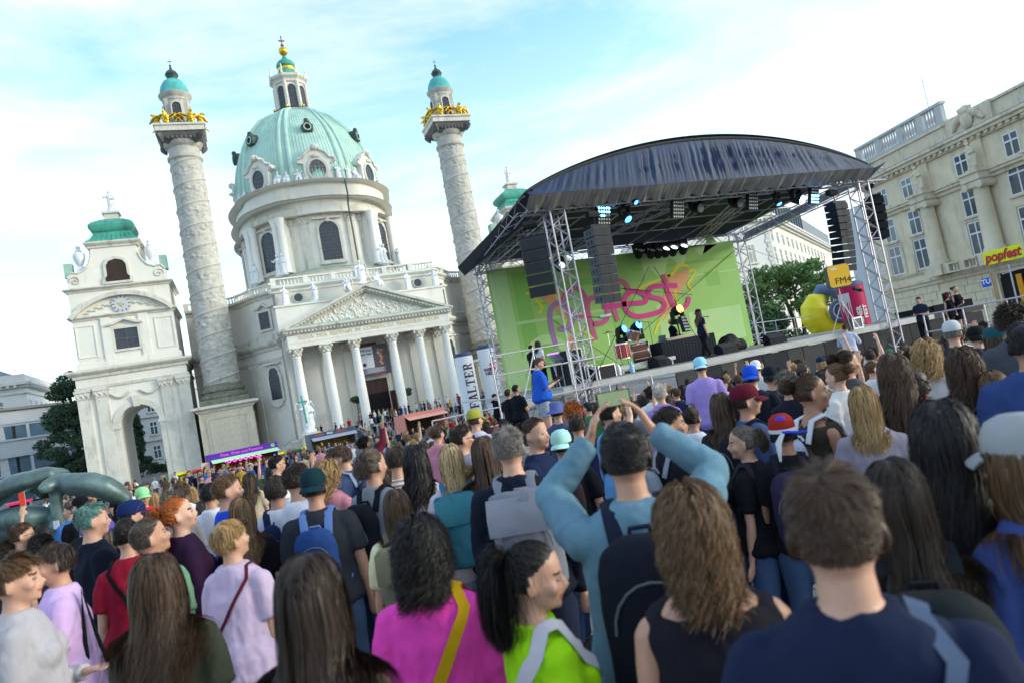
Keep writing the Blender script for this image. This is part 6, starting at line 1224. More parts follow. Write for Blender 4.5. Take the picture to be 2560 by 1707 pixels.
def wrap_text(lt, t, a0, z0, r=0.645, up_is_angle=True):
    bm = bmesh.new(); bm.from_mesh(lt); ax = (0, 1, 0) if up_is_angle else (1, 0, 0)
    for k in range(-24, 25): bmesh.ops.bisect_plane(bm, geom=bm.verts[:]+bm.edges[:]+bm.faces[:], plane_co=[c*k*0.09 for c in ax], plane_no=ax)
    for v in bm.verts:
        x, y, _ = v.co; a = a0-y/r if up_is_angle else a0+x/r; v.co = (cos(a)*r, sin(a)*r, z0+(x if up_is_angle else y))
    bm.to_mesh(lt); bm.free(); lt.update(); tag(inst('lettering', lt, t), kind='stuff')
wrap_text(slab_letters('FALTER', 0.66, 0.45, 0.065, PLUM).mesh('lettering', PLUM, 0), t, ang+0.3, H-2.15)
t, b, H, p = ad_column(1213, 868, 46.5, 0.62, 'white advertising column with a red cross emblem next to the stage tower', 0, NAVB, WCOL)
ang = atan2(CAM[1]-p[1], CAM[0]-p[0]); m = MB()
for sx in (-1, 1):
    for sz in (-1, 1): 
        vs = []; 
        for k in range(4):
            for dz in (0, 1): a = ang+0.45+sx*(0.06+0.26*k/3)*1.0; vs.append((cos(a)*0.645, sin(a)*0.645, H-1.35+sz*(0.04+0.2*dz)))
        m.add(vs, [(2*k, 2*k+1, 2*k+3, 2*k+2) for k in range(3)])
m.build('red_emblem', REDI, t, 0)
for j, tx in enumerate(('WIEN', 'NEU')):
    wrap_text(text_mesh(tx, 0.30, PLUM, 0.0, bold=0.01), t, ang, H-1.55-0.25*j, 0.645, False)
t, b, H, p = ad_column(2122, 712, 34.0, 0.62, 'crimson advertising column with white lettering behind the tripod', 0, mat('cap_slate', (0.10, 0.14, 0.24), 0.6), CRIM)
ang = atan2(CAM[1]-p[1], CAM[0]-p[0]); m = MB()
def cyl_patch(mb, a0, a1, z0, z1, rr, k=6):
    vs = [(cos(a0+(a1-a0)*i/k)*rr, sin(a0+(a1-a0)*i/k)*rr, z) for i in range(k+1) for z in (z0, z1)]; mb.add(vs, [(2*i, 2*i+1, 2*i+3, 2*i+2) for i in range(k)])
m = MB(); cyl_patch(m, ang-1.25, ang-0.15, H-1.75, H-0.42, 0.625); m.build('white_panel', WCOL, t, 0); m = MB(); cyl_patch(m, ang-1.1, ang-0.95, H-1.4, H-0.8, 0.632, 2); cyl_patch(m, ang-0.7, ang-0.55, H-1.5, H-1.0, 0.632, 2); cyl_patch(m, ang-0.45, ang-0.35, H-1.2, H-0.9, 0.632, 2); m.build('pink_marking', CRIM, t, 0)
for j, (tx, zz) in enumerate((('WIENER', H-1.75), ('FEST', H-1.45))):
    wrap_text(text_mesh(tx, 0.32, MATS['ink_white'], 0.0, bold=0.012), t, ang+0.35+0.5*j, zz, 0.64)
# yellow inflatable with slate-blue ring
p = at_depth(2078, 778, 36.0); g = ground_z(p[0], p[1]); YI = mat('inflatable_yellow', srgb(238, 222, 30), 0.4, 0.05, 0.8, coat=0.2); SB = mat('inflatable_slate', srgb(92, 110, 146), 0.45, 0.05, 1.0)
t = thing('inflatable', 'big yellow inflatable shape with slate-blue ring behind the stage', 'inflatable', (p[0], p[1], g), -YAW-0.45); hz_ = p[2]-g
m = MB(); m.tube([(-0.15, 0, hz_+0.95), (-0.55, 0, hz_+0.75), (-0.78, 0, hz_+0.3), (-0.82, 0, hz_-0.2), (-0.6, 0, hz_-0.65), (-0.1, 0, hz_-0.95), (0.5, 0, hz_-1.0)], [0.06, 0.42, 0.62, 0.68, 0.62, 0.5, 0.4], 24, ry=[0.1, 0.5, 0.7, 0.75, 0.7, 0.6, 0.5]); inst('yellow_body', remeshed(m, 0.06, 'yellow_body', YI, 0, 1, 0, 4), t)
m = MB(); m.tube([(-0.75, 0.15, hz_+0.75), (-0.3, 0.15, hz_+1.18), (0.25, 0.15, hz_+1.12), (0.6, 0.15, hz_+0.7)], [0.2, 0.36, 0.38, 0.3], 16); inst('slate_tube', remeshed(m, 0.06, 'slate_tube', SB, 0, 1, 0, 3), t)
m = MB(); m.tube([(0.45+0.42*cos(2*pi*k/24), -0.42, hz_-0.1+0.5*sin(2*pi*k/24)) for k in range(25)], 0.15, 10); m.build('slate_ring', SB, t, 50); m = MB(); m.tube([(0.45+0.33*cos(2*pi*k/24), -0.55, hz_-0.1+0.4*sin(2*pi*k/24)) for k in range(25)], 0.035, 8); m.build('white_ring', WCOL, t, 50); m = MB(); m.sphere((0.45, -0.42, hz_-0.1), (0.36, 0.1, 0.42), 14, 8); m.build('ring_centre', SB, t, 50)
m = MB(); m.lathe([(0.7, 0), (0.75, hz_*0.3), (0.6, hz_-0.95)], 24, (0.45, 0.1)); m.build('yellow_base', YI, t, 50); m = MB(); m.sphere((0.15, 0.1, hz_+1.35), (0.3, 0.25, 0.2), 12, 8); m.build('yellow_tip', YI, t, 50)
# bronze sculpture
BRZ = mat('green_bronze', (0.12, 0.19, 0.185), 0.48, 0.4, 1.6, 0.15, 6, metal=0.35, spec=0.6, stain=((0.045, 0.055, 0.045), 0.9, 0.45, 0.7, (1, 1, 1)))
SD = 17.0; sp0 = at_depth(110, 1330, SD); sg = ground_z(sp0[0], sp0[1]); SCULPT = (sp0[0], sp0[1])
def zp(zx, zy, dd=0.0): q = at_depth(zx/6.533, 1160+zy/6.533, SD+dd); return (q[0]-sp0[0], q[1]-sp0[1], q[2]-sg)
b = MB(); toc = Vector(CAM)-Vector(sp0); 
def limb(pts, rr, ry=None): b.tube([zp(*q) for q in pts], rr, 16, ry=ry or rr, up=tuple(-toc.normalized()))
limb([(-140, 560, 0.5), (40, 440, 0.3), (250, 320, 0.2), (520, 235, 0.2), (760, 155, 0.3), (900, 160, 0.6), (1010, 240, 0.9), (1040, 330, 1.0)], [0.30, 0.27, 0.25, 0.22, 0.20, 0.17, 0.15, 0.12], [0.5, 0.5, 0.45, 0.42, 0.4, 0.35, 0.3, 0.25])
limb([(1010, 300, 0.3), (1080, 300, 0.2), (1260, 330, 0.0), (1500, 320, 0.0), (1720, 380, 0.1), (1900, 480, 0.2), (2050, 560, 0.3), (2100, 620, 0.4)], [0.16, 0.25, 0.30, 0.30, 0.29, 0.26, 0.18, 0.10], [0.3, 0.4, 0.45, 0.45, 0.42, 0.36, 0.26, 0.15])
limb([(640, 430, -0.5), (740, 380, -0.4), (860, 320, -0.2), (1000, 300, 0.1)], [0.10, 0.17, 0.2, 0.22])
limb([(900, 360, -0.1), (920, 600, -0.15), (940, 800, -0.15), (960, 950, -0.1), (1080, 1090, 0.0), (1250, 1130, 0.2)], [0.16, 0.15, 0.16, 0.20, 0.22, 0.22])
limb([(960, 950, -0.1), (930, 1100, 0), (880, 1250, 0.1), (860, 1420, 0.2)], [0.22, 0.22, 0.26, 0.34]); limb([(1020, 1060, 0), (1060, 1250, 0.2), (1090, 1420, 0.3)], [0.28, 0.36, 0.4])
limb([(140, 900, 0.2), (400, 900, 0.1), (620, 880, 0.1), (760, 850, 0.2), (830, 800, 0.4)], [0.28, 0.36, 0.34, 0.25, 0.12], [0.5, 0.6, 0.55, 0.4, 0.2]); limb([(200, 1050, 0.3), (480, 1080, 0.2), (700, 1060, 0.2), (860, 1080, 0.2)], [0.3, 0.3, 0.22, 0.15], [0.5, 0.5, 0.4, 0.3])
limb([(1080, 650, 0.6), (1200, 700, 0.8), (1300, 690, 1.0)], [0.1, 0.12, 0.1]); limb([(1250, 700, 0.9), (1270, 850, 0.8), (1240, 1000, 0.6), (1230, 1150, 0.4)], [0.12, 0.2, 0.22, 0.25]); limb([(100, 950, 0.3), (60, 1200, 0.4), (50, 1450, 0.5)], [0.4, 0.4, 0.5])
scu = thing('bronze_sculpture', 'large abstract green-bronze sculpture of curved limbs at the left', 'sculpture', (sp0[0], sp0[1], sg)); b.lathe([(1.0, 0.0), (0.98, 0.25)], 20, (0, 0)); inst('bronze_form', remeshed(b, 0.045, 'bronze_form', BRZ, 0.012, 3, 2, 3), scu)
m = MB(); m.lathe([(3.3, 0.0), (3.3, 0.22), (3.2, 0.25)], 40); m.build('sculpture_plinth', GRYP, scu, 30); m = MB(); q = zp(920, 985, -0.35); m.obox((q[0], q[1], q[2]), (0.22, 0.01, 0.2), Matrix.Rotation(-YAW-0.4, 3, 'Z')); m.build('paper_notice', WCOL, scu, 0)
# food stalls and vans below the church
STALLS = []
def at_ground_y(u, v, d): q = at_depth(u, v, d); return q
PURP = mat('stall_purple', srgb(92, 38, 168), 0.5, 0.06, 2); ORNG = mat('stall_orange', srgb(214, 84, 20), 0.6, 0.1, 2); MINT = mat('stall_mint', srgb(184, 232, 176), 0.6, 0.05, 2); MAGT = mat('neon_magenta', (0.9, 0.1, 0.7), 0.5, 0, emit=(1.0, 0.1, 0.8), estr=1.6)
def stall(u0, v0, u1, v1, d0, d1, label, wallm, signm, inner, flapm, H=2.9, sign=0.45, depth=2.2, name='food_stall'):
    a, c = at_depth(u0, v0, d0), at_depth(u1, v1, d1); g = ground_z(a[0], a[1]); f, l = facade_frame(a, c); cx, cy = (a[0]+c[0])/2, (a[1]+c[1])/2; rz = atan2(c[1]-a[1], c[0]-a[0]); top = (a[2]+c[2])/2-g; t = thing(name, label, 'food stall', (cx, cy, g), rz); STALLS.append((cx, cy, l/2+0.6)); w = l/2; sign = sign
    m = MB(); m.box(-w, w, depth-0.06, depth, 0, top); m.build('back_wall', inner, t, 0)
    for sx in (-1, 1): m = MB(); m.box(sx*w-0.05, sx*w+0.05, 0, depth, 0, top); m.build('side_wall', wallm, t, 0)
    m = MB(); m.box(-w-0.06, w+0.06, -0.08, depth+0.06, top-0.06, top+0.0); m.build('roof', wallm, t, 0); m = MB(); m.box(-w, w, -0.02, 0.5, 0, 1.05); m.build('counter_front', wallm, t, 0); m = MB(); m.box(-w-0.02, w+0.02, -0.18, 0.55, 1.05, 1.12); m.build('counter_top', MATS['deck_edge'], t, 0)
    m = MB(); m.box(-w-0.1, w+0.1, -0.16, -0.1, top-sign, top+0.04); sgn = m.build('sign_board', signm, t, 0)
    if flapm: m = MB(); m.add([(-w, -0.15, top-sign), (w, -0.15, top-sign), (w, -0.95, top-sign-0.28), (-w, -0.95, top-sign-0.28)], [(0, 1, 2, 3)]); m.build('awning', flapm, t, 0)
    return t, sgn, w, top, sign
t, sgn, w, top, sg_ = stall(523, 1133, 690, 1108, 57, 60, 'purple food stall with pink lettering and orange interior left of the bins', PURP, PURP, ORNG, MINT)
sgn_text(sgn, 'Pizza, Wein und Pommes', 0.34, mat('sign_pink', srgb(240, 90, 210), 0.5), (-0.2, -0.165, top-0.2), bold=0.008); m = MB(); m.tube([(-1.6+3.0*k/30, 0.1, top-0.85+0.1*sin(k*1.4)) for k in range(31)], 0.035, 5); m.build('neon_script', MAGT, t); m = MB(); m.cyl((w-0.35, -0.165, top-0.2), (w-0.35, -0.18, top-0.2), 0.17, n=18); m.build('round_logo', mat('logo_green', srgb(120, 190, 110), 0.5), sgn)
m = MB(); m.box(-w-0.75, -w-0.1, 0.0, 0.06, 0.1, 2.1); o = m.build('menu_panel', mat('menu_cream', srgb(226, 190, 160), 0.6, 0.15, 2), t, 0)
t, sgn, w, top, sg_ = stall(775, 1085, 885, 1066, 62, 64, 'grey food van with amber interior and raised flap', mat('van_grey', srgb(110, 116, 126), 0.5), mat('van_slate', srgb(74, 84, 104), 0.5), mat('amber_wall', srgb(206, 160, 82), 0.6, 0.25, 2), mat('flap_grey', srgb(160, 166, 180), 0.5), name='food_van', sign=0.35)
for k, (tx, xx, mm) in enumerate((('WURST', -1.3, ORNG), ('FRIES', -0.3, MATS['ink_white']), ('BURGER', 0.8, ORNG))): sgn_text(sgn, tx, 0.24, mm, (xx, -0.165, top-0.16), bold=0.004)
m = MB(); m.prism([(0, 0.35), (1.7, 0.35), (1.75, 1.1), (1.1, 1.35), (0.5, 2.3), (0, 2.45)], 0.1, 1.9); o = m.build('van_cab', MATS['van_grey'], t, 20); o.location = (w+0.05, 0, 0); m = MB(); m.prism([(0.2, 1.35), (0.95, 1.35), (0.5, 2.1), (0.2, 2.15)], 0.085, 0.1); g_ = m.build('side_window', GLS, o, 0)
for xx in (0.9, -3.0):
    m = MB(); m.cyl((xx, 0.05, 0.35), (xx, 0.28, 0.35), 0.34, n=20); wh = m.build('wheel', BLK, o, 40); m = MB(); m.cyl((xx, 0.04, 0.35), (xx, 0.06, 0.35), 0.2, n=16); m.build('rim', ALU, wh, 40)
t, sgn, w, top, sg_ = stall(1010, 1036, 1107, 1019, 57, 59, 'salmon pink food stall with a raised awning before the church steps', mat('stall_salmon', srgb(222, 142, 124), 0.6), MATS['stall_salmon'], mat('stall_dark', srgb(80, 70, 60), 0.7), mat('awning_salmon', srgb(226, 160, 140), 0.6, 0.08, 2), sign=0.22)
# low stalls behind the sculpture
t, sgn, w, top, sg_ = stall(255, 1238, 345, 1222, 50, 52, 'dark food stall with a yellow-lit counter behind the sculpture', BLKP, BLKP, mat('glow_amber', (0.5, 0.25, 0.05), 0.6, emit=(1.0, 0.55, 0.12), estr=0.8), None); t, sgn, w, top, sg_ = stall(20, 1258, 75, 1248, 46, 47, 'grey market stall with a crimson roof edge at the far left', MATS['van_grey'], CRIM, GRYP, None, sign=0.15)
for k, (u, v, d, w_, h_, c, la) in enumerate(((58, 1268, 44, 0.3, 2.4, srgb(214, 60, 20), 'tall orange-red banner post left of the sculpture arm'), (261, 1262, 40, 0.5, 0.9, srgb(222, 70, 20), 'orange-red board seen beneath the sculpture arch'))):
    p = at_depth(u, v, d); g = ground_z(p[0], p[1]); t = thing('banner_post', la, 'banner', (p[0], p[1], g)); m = MB(); m.box(-w_/2, w_/2, -0.03, 0.03, p[2]-g-h_/2, p[2]-g+h_/2); m.build('banner_cloth', mat('banner_or_%d' % k, c, 0.6), t, 0); m = MB(); m.tube([(w_/2, 0.04, 0), (w_/2, 0.04, p[2]-g+h_/2)], 0.03, 6); m.build('post', ALU, t)
# waste bins
def bin_(u, v, d, lid, body, la, sticker=None):
    p = at_depth(u, v, d); g = ground_z(p[0], p[1]); t = thing('waste_container', la, 'waste bin', (p[0], p[1], g), 0.15, 'wheeled waste containers'); s = 1.0; m = MB(); m.prism([(-0.55, 0.12), (0.55, 0.12), (0.68, 1.15), (-0.68, 1.15)], -0.45, 0.45); m.build('bin_body', body, t, 20); m = MB(); m.tube([(-0.7, 0, 1.15), (0.7, 0, 1.15)], [0.5, 0.5], 16, ry=[0.2, 0.2], up=(0, 0, 1)); m.build('lid', lid, t, 40)
    for sx in (-0.45, 0.45): m = MB(); m.cyl((sx, -0.4, 0.1), (sx, -0.3, 0.1), 0.1, n=10); m.build('wheel', BLK, t)
    if sticker: m = MB(); m.box(-0.22, 0.22, -0.51, -0.49, 0.5, 0.95); m.build('sticker', sticker, t, 0)
BG_ = mat('bin_green', (0.02, 0.075, 0.035), 0.5); BY_ = mat('bin_yellow', srgb(226, 206, 20), 0.5); BR_ = mat('bin_red', srgb(190, 20, 40), 0.5); BT_ = mat('bin_teal', srgb(60, 150, 120), 0.5)
for a in ((452, 1168, 66, BY_, BG_, 'green bin with yellow lid and yellow sticker, leftmost by the pavilion', BY_), (484, 1160, 66, BR_, BG_, 'green bin with red sticker beside the pavilion', BR_), (510, 1152, 67, BY_, BG_, 'green bin with yellow lid behind the purple stall panel', None), (704, 1124, 69, BY_, BG_, 'green bin with yellow lid right of the purple stall', BY_), (734, 1120, 69, BG_, BG_, 'dark green bin with teal sticker beside the food van', BT_), (757, 1112, 70, BY_, BG_, 'green bin with yellow dome lid left of the food van', None)): bin_(*a)
# angel with cross before the portico
p = at_depth(775, 1075, 72); A_ = thing('angel_statue', 'white stone angel holding a green copper cross on a pedestal before the portico', 'statue', (p[0], p[1], ZG)); zt_ = at_depth(768, 995, 72)[2]; zb_ = at_depth(785, 1078, 72)[2]
inst('angel_figure', STAT[('angel', 4)], A_, (0, 0, zb_-ZG), (0, 0, 0.3), (zt_-zb_)/1.95); m = MB(); m.box(-0.9, 0.9, -0.9, 0.9, 0, zb_-ZG); m.box(-1.05, 1.05, -1.05, 1.05, zb_-ZG-0.3, zb_-ZG-0.1); m.build('pedestal', PLAS2, A_, 0)
q = at_depth(754, 995, 71.5); q2 = at_depth(767, 1056, 71.5); m = MB(); m.tube([(q2[0]-p[0], q2[1]-p[1], q2[2]-ZG), (q[0]-p[0], q[1]-p[1], q[2]-ZG+0.3)], 0.09, 6); m.tube([(q[0]-p[0]-0.5, q[1]-p[1], q[2]-ZG-0.35), (q[0]-p[0]+0.5, q[1]-p[1], q[2]-ZG-0.35)], 0.09, 6); m.build('copper_cross', GREEND, A_)
# banner between the portico columns
t = thing('church_banner', 'dark hanging banner with a white panel and painted figure above the church door', 'banner', (0.2, -6.6, 5.9)); DKG = mat('banner_slate', srgb(92, 86, 96), 0.7, 0.1, 2); m = MB(); m.box(-1.75, 1.75, 0, 0.03, 0, 3.7); m.build('banner_cloth', DKG, t, 0); m = MB(); m.box(-1.7, -0.1, -0.006, -0.002, 0.95, 3.55); m.build('white_panel', WCOL, t, 0)
for k, (tx, z) in enumerate((('Himmel', 3.15), ('war hier', 2.7), ('Schönbrunn', 2.25))): inst('lettering', text_mesh(tx, 0.42 if k < 2 else 0.3, NAVB, 0.001, shear=0.2, bold=0.01), t, (-0.92, -0.01, z), FACE) if k < 2 else None
m = MB(); m.cyl((-1.3, -0.006, 1.4), (-1.3, -0.01, 1.4), 0.24, n=18); m.build('round_seal', mat('seal_plum', srgb(110, 40, 80), 0.7), t); m = MB()
for k in range(7): m.box(-1.5+0.2*(k % 3), 1.2-0.25*(k % 2), -0.006, -0.003, 0.32+0.085*k, 0.36+0.085*k)
tag(m.build('small_print', WCOL, t, 0), kind='stuff'); m = MB(); m.box(-0.3, 1.2, -0.006, -0.003, 0.1, 0.2); m.build('pink_line', CRIM, t, 0)
rdm = random.Random(6)
for k in range(16): m = MB(); m.sphere((0.75+rdm.uniform(-0.42, 0.42)*(1 if k > 5 else 0.5), -0.005, 1.3+1.9*k/16), (rdm.uniform(0.1, 0.24), 0.004, rdm.uniform(0.1, 0.25)), 10, 6); m.build('painted_patch', mat('paint_%d' % (k % 5), (srgb(200, 140, 90), srgb(168, 96, 70), srgb(190, 176, 176), srgb(120, 84, 80), srgb(214, 160, 96))[k % 5], 0.8), t)
# potted trees at the door
for x, la in ((-2.9, 'potted bay tree left of the church door'), (3.2, 'potted bay tree right of the church door')):
    t = thing('potted_tree', la, 'potted plant', (x, -7.2, 0)); m = MB(); m.lathe([(0.35, 0), (0.45, 0.7), (0.48, 0.75)], 16); m.build('pot', mat('terracotta', (0.3, 0.15, 0.09), 0.8), t, 40); m = MB(); m.tube([(0, 0, 0.7), (0, 0, 2.9)], 0.06, 8); m.build('trunk', BARK, t); V, F = leaf_cloud([(rdm.uniform(-0.4, 0.4), rdm.uniform(-0.4, 0.4), 3.2+rdm.uniform(-0.3, 0.3), 0.45) for k in range(8)], 1400, 0.12, 3); m = MB(); m.add([tuple(v) for v in V], F); m.build('crown', LEAFB, t, 0)
# barriers: scaffold tube rails with posts
def barrier(pa, pb, label, h=1.15, n=5, z=None):
    a, c = Vector((pa[0], pa[1], 0)), Vector((pb[0], pb[1], 0)); t = thing('crowd_barrier', label, 'barrier', (pa[0], pa[1], ground_z(pa[0], pa[1])), 0, 'scaffold tube barriers')
    def P_(s, hh): q = a.lerp(c, s); return (q.x-pa[0], q.y-pa[1], (z(s) if z else ground_z(q.x, q.y)+hh)-t.location.z-(0 if not z else (h-hh)))
    for hh in (h, h*0.5): m = MB(); m.tube([P_(0, hh), P_(1, hh)], 0.026, 8); m.build('rail', ALU, t)
    for k in range(n+1): m = MB(); q = P_(k/n, h); m.tube([(q[0], q[1], 0 if not z else ground_z(q[0]+pa[0], q[1]+pa[1])-t.location.z), q], 0.024, 6); m.build('post', ALU, t)
a, c = at_depth(1080, 1052, 21), at_depth(1306, 1005, 22); barrier(a, c, 'scaffold tube barrier before the white advertising columns', 1.1, 4, lambda s: a[2]+(c[2]-a[2])*s)
a2, c2 = at_depth(2308, 789, 22), at_depth(2575, 738, 19); barrier(a2, c2, 'long scaffold tube barrier before the beige building', 1.1, 5, lambda s: a2[2]+(c2[2]-a2[2])*s)
a3, c3 = at_depth(1840, 815, 34), at_depth(2030, 790, 36); barrier(a3, c3, 'thin barrier beneath the park tree', 1.1, 4, lambda s: a3[2]+(c3[2]-a3[2])*s)
# parked car and stall behind the right barrier
p = at_depth(2435, 765, 33); g = ground_z(p[0], p[1]); t = thing('parked_car', 'black car parked behind the barrier before the beige building', 'car', (p[0], p[1], g), rzf+0.5); CARB = mat('car_black', (0.012, 0.013, 0.016), 0.15, 0.1, 2, coat=0.8); b = MB()
b.prism([(-2.1, 0.3), (2.1, 0.3), (2.15, 0.7), (1.9, 0.95), (0.9, 1.02), (0.3, 1.5), (-1.2, 1.55), (-1.9, 1.1), (-2.15, 0.95)], -0.85, 0.85); m_ = b.build('car_body', CARB, t, 20); b = MB(); b.prism([(0.25, 1.03), (0.75, 1.03), (0.25, 1.42), (-0.05, 1.44), (-0.05, 1.03)], -0.86, -0.852); b.prism([(-0.15, 1.03), (-0.15, 1.45), (-1.1, 1.46), (-1.6, 1.08)], -0.86, -0.852); b.build('side_window', GLS, t, 0)
for xx in (-1.3, 1.3):
    for sy in (-1, 1): b = MB(); b.cyl((xx, sy*0.88, 0.32), (xx, sy*0.68, 0.32), 0.32, n=20); wh = b.build('wheel', BLK, t, 40); b = MB(); b.cyl((xx, sy*0.885, 0.32), (xx, sy*0.87, 0.32), 0.2, n=14); b.build('rim', ALU, wh, 40)
for sy in (-0.6, 0.6): b = MB(); b.sphere((2.08, sy, 0.72), (0.06, 0.16, 0.08), 10, 6); b.build('headlight', LOFF, t)
t, sgn, w, top, sg_ = stall(2330, 768, 2420, 748, 38, 39.5, 'dark food stall with orange light behind the right barrier', BLKP, BLKP, MATS['glow_amber'], None, sign=0.5)
# paving stones in the open patch of ground near the camera
PST = [mat('paver_%d' % i, (c, c*0.985, c*0.96), 0.85, 0.25, 6, 0.4, 40) for i, c in enumerate((0.20, 0.235, 0.27))]
b = MB(); b.box(-0.5, 0.5, -0.5, 0.5, -0.02, 0.02); PVM = [b.mesh('paving_stone', m_, 0) for m_ in PST]; rdm = random.Random(31); q = 0
slope = math.atan(2.0/58); ex = Vector((sin(YAW), cos(YAW), 0)); 
for i in range(15):
    for j in range(18):
        s_, l_ = 2.3+0.42*i, -4.6+0.42*j+(0.21 if i % 2 else 0); x = CAM[0]+sin(YAW)*s_+cos(YAW)*l_; y = CAM[1]+cos(YAW)*s_-sin(YAW)*l_
        o = inst('paving_stone', PVM[rdm.randrange(3)], GROUND, (x, y, ground_z(x, y)-0.012+rdm.uniform(-0.003, 0.003)), (0, 0, -YAW), (0.405, 0.405, 1)); o.rotation_euler = (Matrix.Rotation(-YAW, 3, 'Z') @ Matrix.Rotation(-slope, 3, 'X')).to_euler()
far = MB()
for i in range(60):
    for j in range(60):
        s_, l_ = 8.6+0.84*i, -26+0.84*j+(0.42 if i % 2 else 0)
        if abs(l_) > s_*0.8: continue
        x = CAM[0]+sin(YAW)*s_+cos(YAW)*l_; y = CAM[1]+cos(YAW)*s_-sin(YAW)*l_; z0 = ground_z(x, y)-0.008; e = 0.405; cx_, sx_ = cos(-YAW)*e, sin(-YAW)*e
        far.add([(x-cx_+sx_, y-sx_-cx_, ground_z(x-cx_+sx_, y-sx_-cx_)-0.01), (x+cx_+sx_, y+sx_-cx_, ground_z(x+cx_+sx_, y+sx_-cx_)-0.01), (x+cx_-sx_, y+sx_+cx_, ground_z(x+cx_-sx_, y+sx_+cx_)-0.01), (x-cx_-sx_, y-sx_+cx_, ground_z(x-cx_-sx_, y-sx_+cx_)-0.01)], [(0, 1, 2, 3)], (i*7+j*3) % 3)
tag(far.build('paving_slab', PST, GROUND, 0), kind='stuff')
# ================================================================ people
SKIN = [mat('skin_%d' % i, c, 0.5, 0.10, 14, 0.12, 120, spec=0.4) for i, c in enumerate(((0.54, 0.295, 0.205), (0.48, 0.25, 0.165), (0.39, 0.19, 0.12), (0.60, 0.35, 0.255), (0.20, 0.095, 0.058)))]
for m_ in SKIN: 
    m_.node_tree.nodes['Principled BSDF'].inputs['Subsurface Weight'].default_value = 0.12; m_.node_tree.nodes['Principled BSDF'].inputs['Subsurface Radius'].default_value = (0.02, 0.008, 0.004)
LIP = mat('lips', (0.38, 0.13, 0.11), 0.45, 0.1, 20); EYED = mat('eye_dark', (0.07, 0.045, 0.035), 0.4, 0.0)
def hairmat(name, col):
    if name in MATS: return MATS[name]
    m = mat(name, tuple(c*k for c, k in zip(col, (0.85, 0.74, 0.66))), 0.5, 0, spec=0.3); t = m.node_tree; b = t.nodes['Principled BSDF']; g = t.nodes.new('ShaderNodeNewGeometry'); r = t.nodes.new('ShaderNodeValToRGB'); c = m.diffuse_color
    r.color_ramp.elements[0].color = (c[0]*0.45, c[1]*0.42, c[2]*0.40, 1); r.color_ramp.elements[1].color = (min(1, c[0]*1.7), min(1, c[1]*1.7), min(1, c[2]*1.65), 1); t.links.new(g.outputs['Random Per Island'], r.inputs[0]); t.links.new(r.outputs[0], b.inputs['Base Color']); return m
HAIR = {k: hairmat('hair_'+k, c) for k, c in dict(black=(0.012, 0.010, 0.010), darkbrown=(0.030, 0.019, 0.013), brown=(0.065, 0.038, 0.022), lightbrown=(0.14, 0.085, 0.045), blond=(0.34, 0.23, 0.105), paleblond=(0.46, 0.36, 0.21), grey=(0.17, 0.16, 0.155), greybrown=(0.085, 0.070, 0.058), white=(0.50, 0.49, 0.47), orange=(0.36, 0.11, 0.025), red=(0.10, 0.008, 0.014), teal=(0.10, 0.24, 0.24)).items()}
def cloth(col, kind=''):
    n = 'cloth_%s%02x%02x%02x' % (kind, *[int(255*min(1, c)**0.4545) for c in col])
    if n in MATS: return MATS[n]
    m = mat(n, col, 0.88, 0.14, 6, 0.3, 8, spec=0.12); t = m.node_tree; b = t.nodes['Principled BSDF']
    if kind:
        tcn = t.nodes.new('ShaderNodeTexCoord'); 
        if kind == 'stripe' or kind == 'shawl':
            w = t.nodes.new('ShaderNodeTexWave'); w.bands_direction = 'Z'; w.inputs['Scale'].default_value = 9 if kind == 'stripe' else 5; w.inputs['Distortion'].default_value = 1.0; fac = w.outputs['Fac']; t.links.new(tcn.outputs['Object'], w.inputs['Vector'])
        elif kind == 'check':
            w = t.nodes.new('ShaderNodeTexChecker'); w.inputs['Scale'].default_value = 22; fac = w.outputs['Fac']; t.links.new(tcn.outputs['Object'], w.inputs['Vector'])
        else:
            w = t.nodes.new('ShaderNodeTexVoronoi'); w.inputs['Scale'].default_value = 18; fac = w.outputs['Distance']; t.links.new(tcn.outputs['Object'], w.inputs['Vector'])
        r = t.nodes.new('ShaderNodeValToRGB'); e = r.color_ramp.elements
        pal = dict(stripe=((0.75, 0.68, 0.62), col), shawl=((0.01, 0.012, 0.03), col), check=((0.02, 0.02, 0.02), (0.35, 0.33, 0.30)), floral=((0.6, 0.6, 0.55), col), dots=(col, (0.02, 0.02, 0.02)))[kind]
        e[0].position, e[1].position = 0.42, 0.5; e[0].color = (*pal[0], 1); e[1].color = (*pal[1], 1)
        if kind == 'floral': e[0].position, e[1].position = 0.2, 0.3; q = e.new(0.6); q.color = (0.45, 0.25, 0.03, 1); q2 = e.new(0.68); q2.color = (0.03, 0.10, 0.10, 1)
        t.links.new(fac, r.inputs[0]); t.links.new(r.outputs[0], b.inputs['Base Color'])
    return m
def ss(a, b, x): t = min(1, max(0, (x-a)/(b-a))); return t*t*(3-2*t)
HEADP = [(0.0, -0.056, 0.022, 0.022), (0.012, -0.052, 0.036, 0.036), (0.035, -0.040, 0.052, 0.058), (0.065, -0.020, 0.062, 0.080), (0.095, -0.004, 0.069, 0.092), (0.125, 0.003, 0.074, 0.098), (0.155, 0.006, 0.0745, 0.097), (0.185, 0.007, 0.066, 0.086), (0.208, 0.007, 0.048, 0.063), (0.222, 0.007, 0.022, 0.03)]
CHIN = 1.528
